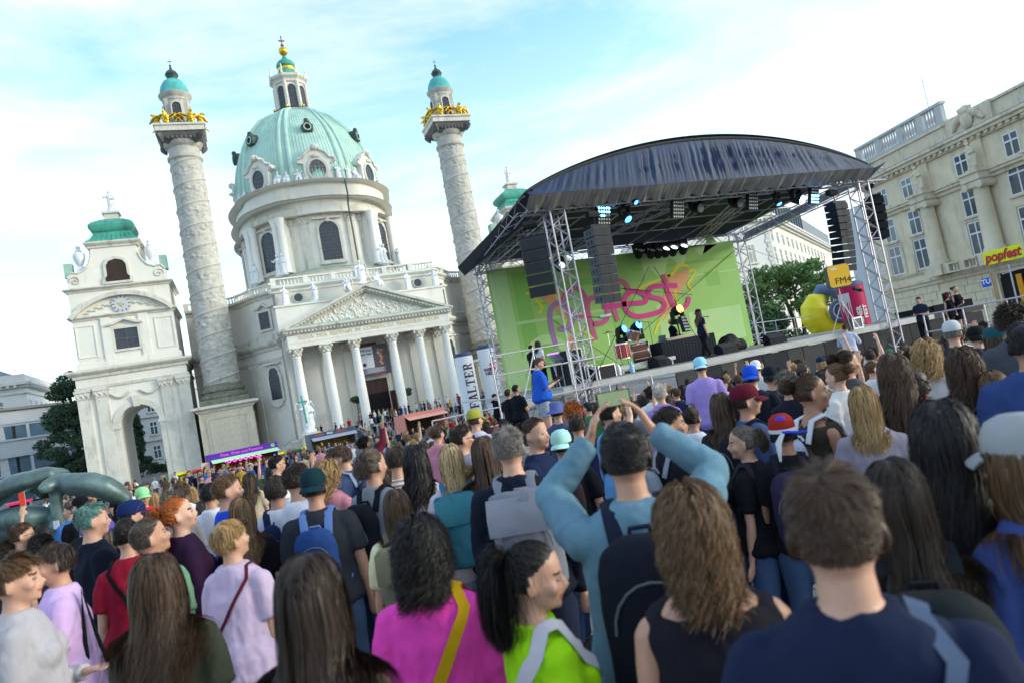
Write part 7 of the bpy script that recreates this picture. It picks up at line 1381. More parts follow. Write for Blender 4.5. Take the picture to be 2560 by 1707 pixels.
ARMS = dict(down=((0.13, 0.03, -1), (0.03, -0.18, -1)), pocket=((0.30, 0.12, -1), (-0.18, -0.3, -1)), front=((0.16, -0.12, -1), (-0.62, -0.75, 0.12)), crossed=((0.14, -0.22, -1), (-0.95, -0.35, 0.18)), phone=((0.32, -0.80, 0.40), (-0.74, -0.18, 0.70)), hold=((0.10, -0.15, -1), (-0.2, -0.85, 0.35)), raise_=((0.25, -0.55, 0.75), (-0.05, -0.25, 0.95)), drink=((0.25, -0.45, -0.75), (-0.35, -0.55, 0.8)), hip=((0.55, 0.15, -0.8), (-0.8, -0.2, -0.5)), desk=((0.1, -0.3, -0.9), (-0.1, -0.95, -0.15)))
def arm_pts(side, pose, sw, ul=0.295, fl=0.25):
    u, f = ARMS[pose]; S = Vector((side*sw, 0.012, 1.385)); U = Vector((side*u[0], u[1], u[2])).normalized(); F = Vector((side*f[0], f[1], f[2])).normalized(); E = S+U*ul; W_ = E+F*fl; return S, E, W_, F
def person_parts(sp):
    """sp: dict(sex, bulk, arms=(left,right), head=(yaw,pitch), sit, sleeve, voxel). Returns bmesh-like builders in metres, 1.75 m tall, facing -Y."""
    f = sp.get('sex', 'm') == 'f'; bk = sp.get('bulk', 1.0); sw = (0.162 if f else 0.186)*(0.5+0.5*bk); vox = sp.get('voxel', 0.014)
    yaw, pit = sp.get('head', (0, 0)); piv = Vector((0, 0.012, 1.50)); MH = Matrix.Translation(piv) @ Matrix.Rotation(radians(yaw), 4, 'Z') @ Matrix.Rotation(radians(-pit), 4, 'X') @ Matrix.Translation(-piv) @ Matrix.Translation((0, 0, CHIN))
    b = MB(); hipw = (0.172 if f else 0.160)*bk
    tor = [(0.80, 0.10, 0.09, 0.01), (0.90, hipw, 0.118*bk, 0.012), (1.00, hipw*0.94, 0.112*bk, 0.005), (1.10, (0.125 if f else 0.142)*bk, 0.098*bk, 0.0), (1.22, (0.14 if f else 0.162)*bk, 0.108*bk, -0.004), (1.33, (0.152 if f else 0.176)*(0.4+0.6*bk), 0.112*bk, 0.0), (1.39, sw*1.0, 0.098, 0.008), (1.43, sw*0.86, 0.082, 0.014), (1.462, sw*0.58, 0.07, 0.018), (1.495, 0.064, 0.060, 0.018)]
    def torso(mb, e=0.0, z0=0.0, z1=9.9, loose=0.0):
        rows = [t for t in tor if z0-0.06 <= t[0] <= z1+0.06]
        mb.tube([(0, t[3], min(max(t[0], z0), z1)) for t in rows], [t[1]+e+loose*ss(1.35, 0.95, t[0]) for t in rows], 20, ry=[t[2]+e+loose*ss(1.35, 0.95, t[0]) for t in rows], up=(0, 1, 0))
    torso(b)
    if f: 
        for sx in (-1, 1): b.sphere((sx*0.07, -0.085*bk, 1.275), (0.065, 0.06, 0.065), 10, 8)
    hd = MB()
    hd.tube([(0, 0.02, -0.075), (0, 0.014, -0.02), (0, 0.006, 0.05)], [0.058 if not f else 0.05, 0.054 if not f else 0.047, 0.05], 14, ry=[0.06, 0.056, 0.05])
    hd.tube([(0, y, z) for z, y, _, _ in HEADP], [r for _, _, r, _ in HEADP], 18, ry=[r for _, _, _, r in HEADP], up=(0, 1, 0))
    hd.tube([(0, -0.088, 0.118), (0, -0.103, 0.092), (0, -0.113, 0.072)], [0.008, 0.011, 0.0145], 8); hd.sphere((0, -0.098, 0.066), (0.02, 0.014, 0.01), 8, 6)
    hd.tube([(-0.045, -0.072, 0.126), (0, -0.09, 0.128), (0.045, -0.072, 0.126)], 0.011, 6); hd.sphere((0, -0.086, 0.045), (0.026, 0.014, 0.013), 10, 6); hd.sphere((0, -0.078, 0.016), (0.026, 0.018, 0.017), 8, 6)
    for sx in (-1, 1):
        hd.sphere((sx*0.046, -0.062, 0.078), (0.026, 0.024, 0.024), 8, 6); hd.sphere((sx*0.079, 0.016, 0.09), (0.010, 0.022, 0.034), 8, 8, M=Matrix.Rotation(sx*-0.35, 3, 'Z'))
    k0 = len(b.v); b.v.extend([tuple(MH @ Vector(v)) for v in hd.v]); b.f.extend([tuple(i+k0 for i in q) for q in hd.f]); b.m.extend([0]*len(hd.f))
    b.tube([(0, 0.014, 1.44), (0, 0.014, 1.52)], [0.06, 0.052], 12)
    sleeve = sp.get('sleeve', 'short'); st = {'none': 0.0, 'cap': 0.28, 'short': 0.68, 'elbow': 1.0, 'long': 1.95}[sleeve]
    sh = MB(); top = {'tank': 1.44}.get(sp.get('top', ''), 1.503); hem = sp.get('hem', 0.84)
    torso(sh, 0.014, hem, top, sp.get('loose', 0.03))
    if f:
        for sx in (-1, 1): sh.sphere((sx*0.07, -0.095*bk, 1.275), (0.068, 0.06, 0.068), 10, 8)
    hands = []
    for side, pose in zip((1, -1), sp.get('arms', ('down', 'down'))):
        S, E, W_, F = arm_pts(side, pose, sw); ak = 0.78 if f else 0.92; ak *= 0.6+0.4*bk
        b.sphere(tuple(S+Vector((-side*0.012, 0, -0.005))), (0.058*ak, 0.058*ak, 0.06*ak), 10, 8)
        b.tube([S, S.lerp(E, 0.3), S.lerp(E, 0.75), E, E.lerp(W_, 0.25), E.lerp(W_, 0.7), W_], [0.05*ak, 0.051*ak, 0.043*ak, 0.040*ak, 0.043*ak, 0.033*ak, 0.026*ak], 10)
        # hand: palm, thumb and four fingers
        side_v = F.cross(Vector((0, 0, 1)) if abs(F.z) < 0.85 else Vector((0, -1, 0))).normalized(); nrm = side_v.cross(F).normalized(); cur = Vector((-side, 0, 0)) if pose == 'phone' else (Vector((0, -0.5, 0.2)) if F.z < -0.5 else Vector((-side*0.5, 0, 0.0)))
        if pose == 'phone': sh.sphere(tuple(E), 0.06*ak, 10, 8); F = Vector((-side*0.35, -0.15, 0.85)).normalized(); side_v = Vector((0, -1, 0)); nrm = Vector((side, 0, 0))
        b.tube([W_, W_+F*0.045, W_+F*0.09], [0.026, 0.036, 0.038], 10, ry=[0.02, 0.016, 0.014], up=tuple(nrm))
        K = W_+F*0.085; hands.append((side, W_+F*0.08, F, side_v))
        for q, ln in zip((-1.5, -0.5, 0.5, 1.5), (0.058, 0.07, 0.075, 0.066)):
            p0 = K+side_v*(q*0.0195); p1 = p0+F*ln*0.5+cur*0.012; p2 = p1+F*ln*0.38+cur*0.035; b.tube([p0-F*0.012, p0, p1, p2], [0.0095, 0.0092, 0.0085, 0.007], 7)
        tb = W_+F*0.03+side_v*(0.03*(-1 if side > 0 else 1)); b.tube([tb-side_v*0.01, tb+F*0.035+side_v*(0.022*(-1 if side > 0 else 1)), tb+F*0.07+side_v*(0.02*(-1 if side > 0 else 1))+cur*0.02], [0.013, 0.011, 0.008], 7)
        if sleeve != 'none':
            e_ = 0.017 if sleeve in ('short', 'elbow') else 0.016; pts = [S+Vector((-side*0.07, 0, 0.004)), S+Vector((-side*0.015, 0, 0.0))]; rr = [0.058*ak+e_*0.5, 0.058*ak+e_*0.8]; sh.sphere(tuple(S+Vector((-side*0.02, 0, 0))), 0.062*ak+e_*0.6, 12, 8)
            for t in (0.25, 0.5, 0.75, 1.0):
                if t < st: pts.append(S.lerp(E, t)); rr.append((0.052-0.008*t)*ak+e_)
            if st <= 1.0: pts.append(S.lerp(E, st)); rr.append((0.052-0.008*st)*ak+e_*1.15)
            else:
                for t in (0.3, 0.65, st-1.0): pts.append(E.lerp(W_, t)); rr.append((0.044-0.016*t)*ak+e_*0.8)
            sh.tube(pts, rr, 12)
    if sp.get('collar'): sh.tube([(0.062*cos(a), 0.014+0.06*sin(a), 1.485) for a in [2*pi*i/14 for i in range(15)]], 0.014, 6)
    if sp.get('hood'): sh.tube([(-0.1, 0.02, 1.46), (-0.06, 0.09, 1.47), (0, 0.115, 1.46), (0.06, 0.09, 1.47), (0.1, 0.02, 1.46)], [0.04, 0.055, 0.06, 0.055, 0.04], 8)
    tr = MB(); le = 0.02 if not sp.get('slim') else 0.01; so = MB()
    rows = [t for t in tor if t[0] <= 1.02]; tr.tube([(0, t[3], max(t[0], 0.82)) for t in rows], [t[1]+0.010 for t in rows], 18, ry=[t[2]+0.010 for t in rows], up=(0, 1, 0))
    for sx in (-1, 1):
        H = Vector((sx*0.088, 0.01, 0.90))
        if sp.get('sit'): K_ = Vector((sx*0.14, -0.42, 0.93)); A_ = Vector((sx*0.15, -0.50, 0.50)); T_ = A_+Vector((0, -0.15, -0.05))
        elif sp.get('step'): K_ = Vector((sx*0.095, -0.06*sx, 0.49)); A_ = Vector((sx*0.11, 0.10*sx, 0.085)); T_ = A_+Vector((sx*0.04, -0.16, -0.045))
        else: K_ = Vector((sx*0.105, -0.012, 0.49)); A_ = Vector((sx*0.115, 0.02, 0.085)); T_ = A_+Vector((sx*0.035, -0.165, -0.045))
        lk = 0.9+0.1*bk
        b.tube([H, H.lerp(K_, 0.25), K_, K_.lerp(A_, 0.3), A_], [0.088*lk, 0.084*lk, 0.056*lk, 0.057*lk, 0.036], 12); b.tube([A_+Vector((0, 0.05, -0.045)), A_+Vector((0, 0, -0.04)), T_], [0.034, 0.04, 0.03], 8)
        lg = sp.get('leg', 1.0); pts = [H+Vector((0, 0, 0.03)), H.lerp(K_, 0.3), H.lerp(K_, 0.7), K_]; rr = [0.094*lk+le*0.6, 0.088*lk+le, 0.068*lk+le, 0.058*lk+le]
        if lg < 0.6: pts = pts[:3]+[H.lerp(K_, 0.85)]; rr = rr[:3]+[0.064*lk+le*1.4]
        else: pts += [K_.lerp(A_, 0.35), K_.lerp(A_, 0.7), K_.lerp(A_, 0.97)]; rr += [0.056*lk+le, 0.045+le*1.2, 0.042+le*1.2]
        tr.tube(pts, rr, 12); so.tube([A_+Vector((0, 0.06, -0.04)), A_+Vector((0, 0.02, -0.035)), A_.lerp(T_, 0.6)+Vector((0, 0, -0.005)), T_+(T_-A_).normalized()*0.03], [0.036, 0.046, 0.044, 0.028], 10); so.box(A_.x-0.045, A_.x+0.045, A_.y-0.19, A_.y+0.095, A_.z-0.088, A_.z-0.055) if not sp.get('sit') else None
    return b, sh, tr, so, MH, hands, sw
def body_mesh(b, MH, vox, name='body'):
    me = remeshed(b, vox, name, [SKIN[0], HAIR['brown'], LIP, EYED], 0, 1, 0, 1)
    n = len(me.polygons); c = np.empty(n*3, np.float32); me.polygons.foreach_get('center', c); c = np.c_[c.reshape(-1, 3).astype(float), np.ones(n)]; L_ = (np.array(MH.inverted()) @ c.T).T[:, :3]
    idx = np.zeros(n, int); cen = np.array([0, 0.006, 0.125]); d = (L_-cen)/np.array([0.078, 0.1, 0.098]); rn = np.linalg.norm(d, axis=1); d = d/np.maximum(rn, 1e-6)[:, None]
    near = (rn < 1.25) & (rn > 0.7); idx[near & scalp_mask(d)] = 1
    lip = (np.abs(L_[:, 0]) < 0.024) & (L_[:, 1] < -0.085) & (np.abs(L_[:, 2]-0.045) < 0.008); idx[lip] = 2
    for sx in (-1, 1):
        if vox > 0.0165: idx[(((L_[:, 0]-sx*0.033)/0.0135)**2+((L_[:, 2]-0.104)/0.006)**2 < 1) & (L_[:, 1] < -0.05)] = 3
        idx[(((L_[:, 0]-sx*0.034)/0.018)**2+((L_[:, 2]-0.126)/0.0042)**2 < 1) & (L_[:, 1] < -0.05)] = 3
    me.polygons.foreach_set('material_index', idx.astype(np.int32)); me.update(); return me
def scalp_mask(d):
    x, y, z = d[:, 0], d[:, 1], d[:, 2]
    back = (y > 0.12) & (z > -0.60); side = (y <= 0.12) & (z > 0.04+np.clip(-y, 0, 1)*0.92) ; bridge = (y <= 0.12) & (y > -0.12) & (z > -0.1) & (np.abs(x) > 0.85) & False
    return back | side | bridge
HC, HR = np.array([0, 0.006, 0.125]), np.array([0.0745, 0.0975, 0.0975])
def hair_mesh(kind, n, MH, seed, width=0.004, steps=9, length=None, name='hair'):
    """strands as narrow strips that grow from the scalp, fall under gravity and rest on head, neck and shoulders"""
    rs = np.random.RandomState(seed); d = rs.normal(size=(n*4, 3)); d /= np.linalg.norm(d, axis=1)[:, None]; d = d[scalp_mask(d)][:n]; n = len(d)
    root = HC+d*HR*1.01; nrm = d/HR; nrm /= np.linalg.norm(nrm, axis=1)[:, None]
    crown = np.array([0.1, 0.45, 0.88]); tang = d-crown; tang -= nrm*np.sum(tang*nrm, 1)[:, None]; tang /= np.linalg.norm(tang, axis=1)[:, None]+1e-6
    nz = lambda f, s: np.stack([numpy_noise(d*3, f, seed*7+s+k, 2) for k in range(3)], 1)
    L0 = dict(short=0.045, crop=0.016, tousle=0.055, bob=0.185, wavybob=0.21, long=0.50, longcurl=0.48, medium=0.33, curly=0.07, curlybob=0.24, afro=0.05, pony=0.3, bun=0.12, bald=0.02)[kind] if length is None else length
    P = [root.copy()]; M3 = np.array(MH)[:3, :3]; T3 = np.array(MH)[:3, 3]
    if kind in ('pony', 'bun'):
        tie = HC+np.array([0, 0.96, 0.34])*HR*1.06; td = (tie-HC)/HR; td /= np.linalg.norm(td); k1 = steps//2+1
        for k in range(1, k1+1):
            t = k/k1; dd = d*(1-t)+td*t; dd /= np.linalg.norm(dd, axis=1)[:, None]; P.append(HC+dd*HR*(1.05+0.06*np.sin(pi*t)+0.03*numpy_noise(d*3, 2.0, seed, 2)[:, None]*(1-t)))
        loc = [p for p in P]; W_ = [p @ M3.T+T3 for p in loc]; off = rs.normal(size=(n, 3))*0.02
        if kind == 'pony':
            p = W_[-1]; v = (M3 @ np.array([0, 0.9, 0.1]))[None, :]+off*22; p = p+off*0.5
            for k in range(steps):
                v = v+np.array([0, 0, -0.55])+rs.normal(size=(n, 3))*0.03; v /= np.linalg.norm(v, axis=1)[:, None]; p = p+v*(L0/steps)*rs.uniform(0.8, 1.1, (n, 1)); p = collide(p, MH, 0.012); W_.append(p)
        else:
            c0 = M3 @ (tie+np.array([0, 0.035, 0.01]))+T3; a = rs.normal(size=(n, 3)); a /= np.linalg.norm(a, axis=1)[:, None]; e = np.cross(a, rs.normal(size=(n, 3))); e /= np.linalg.norm(e, axis=1)[:, None]; r = rs.uniform(0.028, 0.05, (n, 1))
            for k in range(steps): th = 2*pi*k/steps*0.7; W_.append(c0+(a*cos(th)+e*sin(th))*r)
    else:
        W_ = [root @ M3.T+T3]; p = W_[0]; nW = nrm @ M3.T; tW = tang @ M3.T; parted = kind in ('long', 'longcurl', 'bob', 'wavybob', 'medium', 'curlybob')
        if parted: sgn = np.sign(d[:, 0]+0.15*numpy_noise(d*2, 1.5, seed, 1)); side = np.stack([sgn, 0.25*np.ones(n), np.zeros(n)], 1) @ M3.T; v = side*0.5+np.array([0, 0.15, -0.8]); v = v-nW*np.sum(v*nW, 1)[:, None]*0.95
        elif kind in ('curly', 'afro'): v = nW*1.0+nz(3.0, 3)*0.5
        else: v = nW*(0.10 if kind != 'tousle' else 0.22)+tW*0.9+nz(2.2, 5)*0.7+np.array([0, -0.35, 0])*np.clip(d[:, 2:3], 0, 1)
        g = dict(short=0.10, crop=0.04, tousle=0.22, bald=0.05, bob=2.0, wavybob=1.5, long=2.2, longcurl=1.6, medium=2.0, curly=0.13, curlybob=0.9, afro=0.0)[kind]; wig = dict(short=0.10, crop=0.1, tousle=0.25, bald=0.1, bob=0.05, wavybob=0.3, long=0.06, longcurl=0.3, medium=0.12, curly=0.7, curlybob=0.6, afro=0.8)[kind]
        ll = L0*rs.uniform(0.75, 1.08, n)
        if kind in ('short', 'crop', 'tousle'): ll = ll*((0.16 if kind == 'short' else 0.4)+1.0*np.clip(d[:, 2]+0.12, 0, 1))
        if kind == 'bald': ll = ll*(d[:, 2] < 0.25)
        if parted: ll = ll*np.clip(1.05-0.12*np.clip(-d[:, 2], 0, 1), 0.6, 1.1)
        fly = np.where(rs.uniform(0, 1, n) < 0.06, 0.22, 0.035)[:, None]
        lay = 0.0015+((0.028 if kind in ('wavybob', 'curlybob') else 0.016 if kind == 'longcurl' else 0.011) if parted else 0.003)*rs.uniform(0, 1, n); phs = rs.uniform(0, 6.28, n)*0.25+numpy_noise(d*4, 2, seed+3, 1)*3
        e1 = np.cross(nW, np.array([0.2, 0.3, 1.0])); e1 /= np.linalg.norm(e1, axis=1)[:, None]+1e-6; e2 = np.cross(nW, e1)
        for k in range(steps):
            v = v/(np.linalg.norm(v, axis=1)[:, None]+1e-9)+np.array([0, 0, -g]); v = v+wig*(e1*np.sin(phs+k*1.25)[:, None]+e2*np.cos(phs*1.3+k*1.25)[:, None]*0.7)+rs.normal(size=(n, 3))*fly
            if parted: lowz = (p[:, 2] < 1.56)*1.0; v = v+np.stack([-np.sign(p[:, 0])*np.clip(np.abs(p[:, 0])-0.07, 0, 0.12)*9*lowz, (0.55+0.8*(p[:, 1] < 0.05))*lowz*(np.abs(p[:, 0]) < 0.3), 0*lowz], 1)
            v /= np.linalg.norm(v, axis=1)[:, None]+1e-9; q = collide(p+v*(ll/steps)[:, None], MH, lay[:, None]); v = 0.5*v+0.5*(q-p)/(np.linalg.norm(q-p, axis=1)[:, None]+1e-9); p = q; W_.append(p)
    S = np.stack(W_, 1); m = S.shape[1]; wav = dict(wavybob=0.013, longcurl=0.014, curlybob=0.017, medium=0.005, bob=0.003, long=0.003, pony=0.004).get(kind, 0)
    if wav:
        ph_ = numpy_noise(d*8, 2.6, seed+11, 2)*5+rs.normal(size=n)*0.5; kk = np.arange(m); o1 = np.stack([np.sin(ph_[:, None]+kk*1.15), np.cos(ph_[:, None]*1.3+kk*1.05), 0*kk+0*ph_[:, None]], 2); S = S+o1*wav*np.linspace(0, 1.3, m)[None, :, None]
    tg = np.gradient(S, axis=1); tg /= np.linalg.norm(tg, axis=2)[:, :, None]+1e-9; outw = S-(M3 @ HC+T3); outw[:, :, 2] *= 0.3; wd = np.cross(tg, outw+rs.normal(size=(n, 1, 3))*0.03); wd /= np.linalg.norm(wd, axis=2)[:, :, None]+1e-9
    w = width*rs.uniform(0.6, 1.4, (n, 1, 1))*np.linspace(1.0, 0.35, m)[None, :, None]; V = np.stack([S-wd*w, S+wd*w], 2).reshape(-1, 3)
    base = (np.arange(n)*m*2)[:, None]+(np.arange(m-1)*2)[None, :]; base = base.ravel(); F = np.stack([base, base+1, base+3, base+2], 1)
    me = bpy.data.meshes.new(name); me.vertices.add(len(V)); me.vertices.foreach_set('co', V.astype(np.float32).ravel()); me.loops.add(len(F)*4); me.loops.foreach_set('vertex_index', F.astype(np.int32).ravel()); me.polygons.add(len(F)); me.polygons.foreach_set('loop_start', (np.arange(len(F))*4).astype(np.int32)); me.polygons.foreach_set('loop_total', np.full(len(F), 4, np.int32)); me.update(calc_edges=True); me.polygons.foreach_set('use_smooth', [True]*len(F)); me.materials.append(HAIR['brown']); return me
def collide(p, MH, lay):
    M3 = np.array(MH)[:3, :3]; T3 = np.array(MH)[:3, 3]; l = (p-T3) @ M3
    for c, r in ((HC, HR), (np.array([0, 0.01, 0.03]), np.array([0.062, 0.075, 0.12]))):
        R_ = r+lay; q = (l-c)/R_; k = np.linalg.norm(q, axis=1)[:, None]; l = np.where(k < 1, c+q/np.maximum(k, 1e-4)*R_, l)
    p = l @ M3.T+T3
    for c, r in ((np.array([0, 0.02, 1.36]), np.array([0.225, 0.125, 0.115])), (np.array([0, 0.005, 1.15]), np.array([0.19, 0.135, 0.34]))):
        R_ = r+lay; q = (p-c)/R_; k = np.linalg.norm(q, axis=1)[:, None]; p = np.where(k < 1, c+q/np.maximum(k, 1e-4)*R_, p)
    return p
def cap_mesh(style):
    b = MB(); c = (0, 0.006)
    if style == 'beanie': b.lathe([(1.10, 0.128), (1.14, 0.14), (1.12, 0.175), (0.98, 0.215), (0.6, 0.243), (0.05, 0.25)], 22, c, 0.077, 0.099)
    elif style == 'bucket': b.lathe([(1.75, 0.105), (1.6, 0.12), (1.12, 0.15), (1.06, 0.225), (0.9, 0.238), (0.05, 0.242)], 22, c, 0.078, 0.1)
    elif style == 'beret': b.lathe([(1.06, 0.15), (1.1, 0.165), (1.6, 0.19), (1.5, 0.235), (0.8, 0.258), (0.05, 0.262)], 22, (0.015, 0.03), 0.076, 0.095)
    else:
        b.lathe([(1.08, 0.136), (1.10, 0.15), (1.08, 0.185), (0.88, 0.222), (0.5, 0.241), (0.05, 0.246)], 22, c, 0.077, 0.1)
        s = -1 if style == 'cap' else 1; n = 10; vs = []
        for k, (e, dz) in enumerate(((0.98, 0.0), (1.45, -0.010), (1.78, -0.028))):
            for i in range(n+1): a = radians(-58+116*i/n); vs.append((sin(a)*0.077*(e if k == 0 else 1.02+0.1*k), 0.006+s*cos(a)*0.1*e, 0.138+dz-0.012*abs(sin(a))**2))
        vs += [(x, y, z-0.006) for x, y, z in vs]; m = 3*(n+1)
        b.add(vs, [(k*(n+1)+i, k*(n+1)+i+1, (k+1)*(n+1)+i+1, (k+1)*(n+1)+i) for k in range(2) for i in range(n)]+[(m+(k+1)*(n+1)+i, m+(k+1)*(n+1)+i+1, m+k*(n+1)+i+1, m+k*(n+1)+i) for k in range(2) for i in range(n)]+[(2*(n+1)+i, 2*(n+1)+i+1, m+2*(n+1)+i+1, m+2*(n+1)+i) for i in range(n)])
    return b.mesh('cap', SKIN[0], 60)
from mathutils.bvhtree import BVHTree
def tree_of(me):
    n = len(me.vertices); co = np.empty(n*3, np.float32); me.vertices.foreach_get('co', co); return BVHTree.FromPolygons([tuple(c) for c in co.reshape(-1, 3).tolist()], [tuple(p.vertices) for p in me.polygons])
def skin_hit(bv, z, dx, dy, off=0.006):
    d = Vector((dx, dy, 0)).normalized(); h = bv.ray_cast(Vector((0, 0.01, z))+d*0.6, -d, 0.62)
    return (h[0]+d*off) if h[0] else Vector((0, 0.01, z))+d*0.12
_e = MB(); _e.sphere((0, 0, 0), (0.0125, 0.0115, 0.0075), 12, 8, 0); _e.sphere((0, -0.0062, 0), (0.0058, 0.0065, 0.0058), 10, 6, 1); EYEM = _e.mesh('eye', [mat('eye_white', (0.24, 0.20, 0.18), 0.35, 0.0), EYED], 60)
def glasses(t, pr, m_, label, up=0.0, lens=None):
    g = thing('glasses', label, 'glasses', t.location, t.rotation_euler[2]); g.scale = t.scale; m = MB()
    for sx in (-1, 1): m.tube([(sx*0.033+0.024*cos(2*pi*k/14), -0.101, 0.102+up+0.018*sin(2*pi*k/14)) for k in range(15)], 0.0022, 5); m.tube([(sx*0.057, -0.099, 0.107+up), (sx*0.079, 0.0, 0.105+up)], 0.002, 5)
    m.tube([(-0.01, -0.104, 0.104+up), (0.01, -0.104, 0.104+up)], 0.002, 5); o = m.build('glasses_frame', m_, g, 50); o.matrix_local = pr['MH']
    if lens:
        m = MB(); [m.sphere((sx*0.033, -0.101, 0.102+up), (0.023, 0.003, 0.017), 12, 6) for sx in (-1, 1)]; o = m.build('lens', lens, g, 50); o.matrix_local = pr['MH']
CAPS = {}
def set_mats(o, mats):
    for i, m in enumerate(mats): o.material_slots[i].link = 'OBJECT'; o.material_slots[i].material = m
PROTO = {}
def proto(key, sp, hair, hn, hw, steps):
    if key in PROTO: return PROTO[key]
    b, sh, tr, so, MH, hands, sw = person_parts(sp); v = sp.get('voxel', 0.014); sd_ = abs(hash(str(key))) % 1000 if False else sum(ord(c) for c in str(key)) % 997
    d = dict(body=body_mesh(b, MH, v), shirt=remeshed(sh, v*1.0, 'shirt', SKIN[0], 0.013 if v < 0.016 else 0.009, sp.get('fold', 20), sd_, 3, True), trousers=remeshed(tr, max(0.02, v*1.4), 'trousers', SKIN[0], 0.006, 12, sd_, 1), shoes=so.mesh('shoes', SKIN[0], 60), MH=MH, hands=hands, sw=sw, sp=sp)
    d['hair'] = hair_mesh(hair, hn, MH, sd_, hw, steps, sp.get('hlen')) if hair and hair != 'none' else None
    PROTO[key] = d; return d
def build_person(pr, loc, rz, scale, label, skin, hair, shirt, trousers, shoes=None, cap=None, capm=None, group=None):
    t = thing('person', label, 'person', loc, rz, group); t.scale = (scale,)*3
    o = inst('body', pr['body'], t); set_mats(o, [SKIN[skin], HAIR[hair], LIP, EYED])
    o = inst('shirt', pr['shirt'], t); set_mats(o, [shirt]); o = inst('trousers', pr['trousers'], t); set_mats(o, [trousers]); o = inst('shoes', pr['shoes'], t); set_mats(o, [shoes or cloth((0.05, 0.05, 0.055))])
    if pr['sp'].get('voxel', 1) < 0.0165:
        for sx in (-1, 1): o = inst('eye', EYEM, t); o.matrix_local = pr['MH'] @ Matrix.Translation((sx*0.031, -0.0785, 0.104))
    if pr['hair'] is not None: o = inst('hair', pr['hair'], t); set_mats(o, [HAIR[hair]])
    if cap:
        if cap not in CAPS: CAPS[cap] = cap_mesh(cap)
        o = inst('cap', CAPS[cap], t); o.matrix_local = pr['MH']; set_mats(o, [capm])
    return t
def solve_depth(u, v, h, lo=0.6, hi=70.0):
    r_ = ray(u, v)
    def f(d): p = CAM+r_*d; return p[2]-ground_z(p[0], p[1])-h
    if f(hi) > 0: return None
    for _ in range(50):
        m = (lo+hi)/2
        if f(m) > 0: lo = m
        else: hi = m
    return lo
def stand(u, v, hp=None, h=None, k=1.08844):
    """foot position and height for a person whose head top shows at (u,v) (2352-wide pixels) with a head hp pixels tall"""
    u, v = u*k, v*k; d = FPX*0.222/(hp*k) if hp else solve_depth(u, v, h or 1.72); p = at_depth(u, v, d); hh = p[2]-ground_z(p[0], p[1])
    lo_, hi_ = 1.52, 1.93
    if hh < lo_ or hh > hi_:
        d2 = solve_depth(u, v, lo_ if hh < lo_ else hi_)
        if d2 and 0.5 < d2/d < 2.0: d = d2; p = at_depth(u, v, d)
    g = ground_z(p[0], p[1]); return p, g, p[2]-g, d
def facing(p, deg): return -(atan2(p[0]-CAM[0], p[1]-CAM[1])+radians(deg))+pi
# ---------------------------------------------------------------- the people one can tell apart
C = lambda r, g, b: srgb(r, g, b)
DEN = cloth(C(60, 78, 110)); BLKT = cloth((0.012, 0.012, 0.014)); KHK = cloth(C(150, 140, 118)); NAV = cloth(C(30, 36, 56)); GRY = cloth(C(96, 98, 104))
PLACED = []
def who(x, y, hp, face, sex, hair, hcol, shirt, label, skin=0, sleeve='short', arms=('down', 'down'), head=(0, 0), trousers=None, bulk=1.0, cap=None, capc=None, kind='', group='concert crowd', n=None, **kw):
    hp = hp*(0.93 if hp >= 200 else 0.95 if (x, y) in ((1420, 968), (2150, 915), (2040, 1050)) else 0.86 if hp >= 140 else 0.80 if hp >= 95 else 0.83)
    face = face*1.4 if 25 <= abs(face) < 100 else face
    p, g, h, d = stand(x, y, hp); PLACED.append((p[0], p[1], d)); vox = 0.010 if hp > 120 else (0.012 if hp > 76 else 0.016); hn, hw, st = (4600, 0.0015, 12) if hp > 120 else ((2600, 0.0021, 10) if hp > 76 else (1200, 0.0034, 9))
    if hair in ('crop', 'short', 'bald'): hn = int(hn*1.5); hw *= 0.8; st = 4
    sp = dict(sex=sex, sleeve=sleeve, arms=arms, head=head, bulk=bulk, voxel=vox, **kw); hk = hair
    if hp < 55: key = ('s', sex, sleeve, arms, tuple(int(round(a/25.0))*25 for a in head), hair); sp['head'] = key[4]; sp['bulk'] = 1.0
    else: key = (x, y)
    pr = proto(key, sp, hk, hn, hw, st); t = build_person(pr, (p[0], p[1], g), facing(p, face), h/1.755, label, skin, hcol, cloth(C(*shirt), kind), trousers or DEN, None, cap, cloth(C(*capc)) if capc else None, group)
    return t, pr, h/1.755
def strap(t, pr, col, label, side=1, w=0.03, name='bag_strap', wrap=1.0):
    """diagonal strap across the back and chest with a small bag at the hip"""
    m = MB(); R_ = []; n = 36; bv = tree_of(pr['shirt'])
    for i in range(n+1):
        a = 2*pi*i/n; z = 1.18+0.28*sin(a); R_.append(skin_hit(bv, z, sin(a)*side if abs(sin(a)) > 0.02 else 0.02, -cos(a)*0.9)) if z < 1.435 else R_.append(Vector((side*0.105, 0.0-cos(a)*0.10, 1.492-1.2*cos(a)**2*0.06)))
    vs = []
    for i, q in enumerate(R_): tg = (R_[min(i+1, n)]-R_[max(i-1, 0)]).normalized(); nrm = Vector((q.x, q.y*2.0, 0.25*(1 if q.z > 1.4 else 0))).normalized(); s = tg.cross(nrm).normalized(); vs += [tuple(q+s*w/2+nrm*0.004), tuple(q-s*w/2+nrm*0.004)]
    m.add(vs, [(2*i, 2*i+1, 2*i+3, 2*i+2) for i in range(n)]); b = thing('shoulder_bag', label, 'bag', t.location, t.rotation_euler[2], 'bags worn by the crowd'); b.scale = t.scale; m.build('strap', cloth(C(*col)), b, 60)
    m = MB(); m.box(-0.05, 0.05, -0.13, 0.13, 0.82, 1.0); o = m.build('bag_body', cloth(C(*col)), b, 0); o.location = (-side*0.24, 0, 0)
    return b
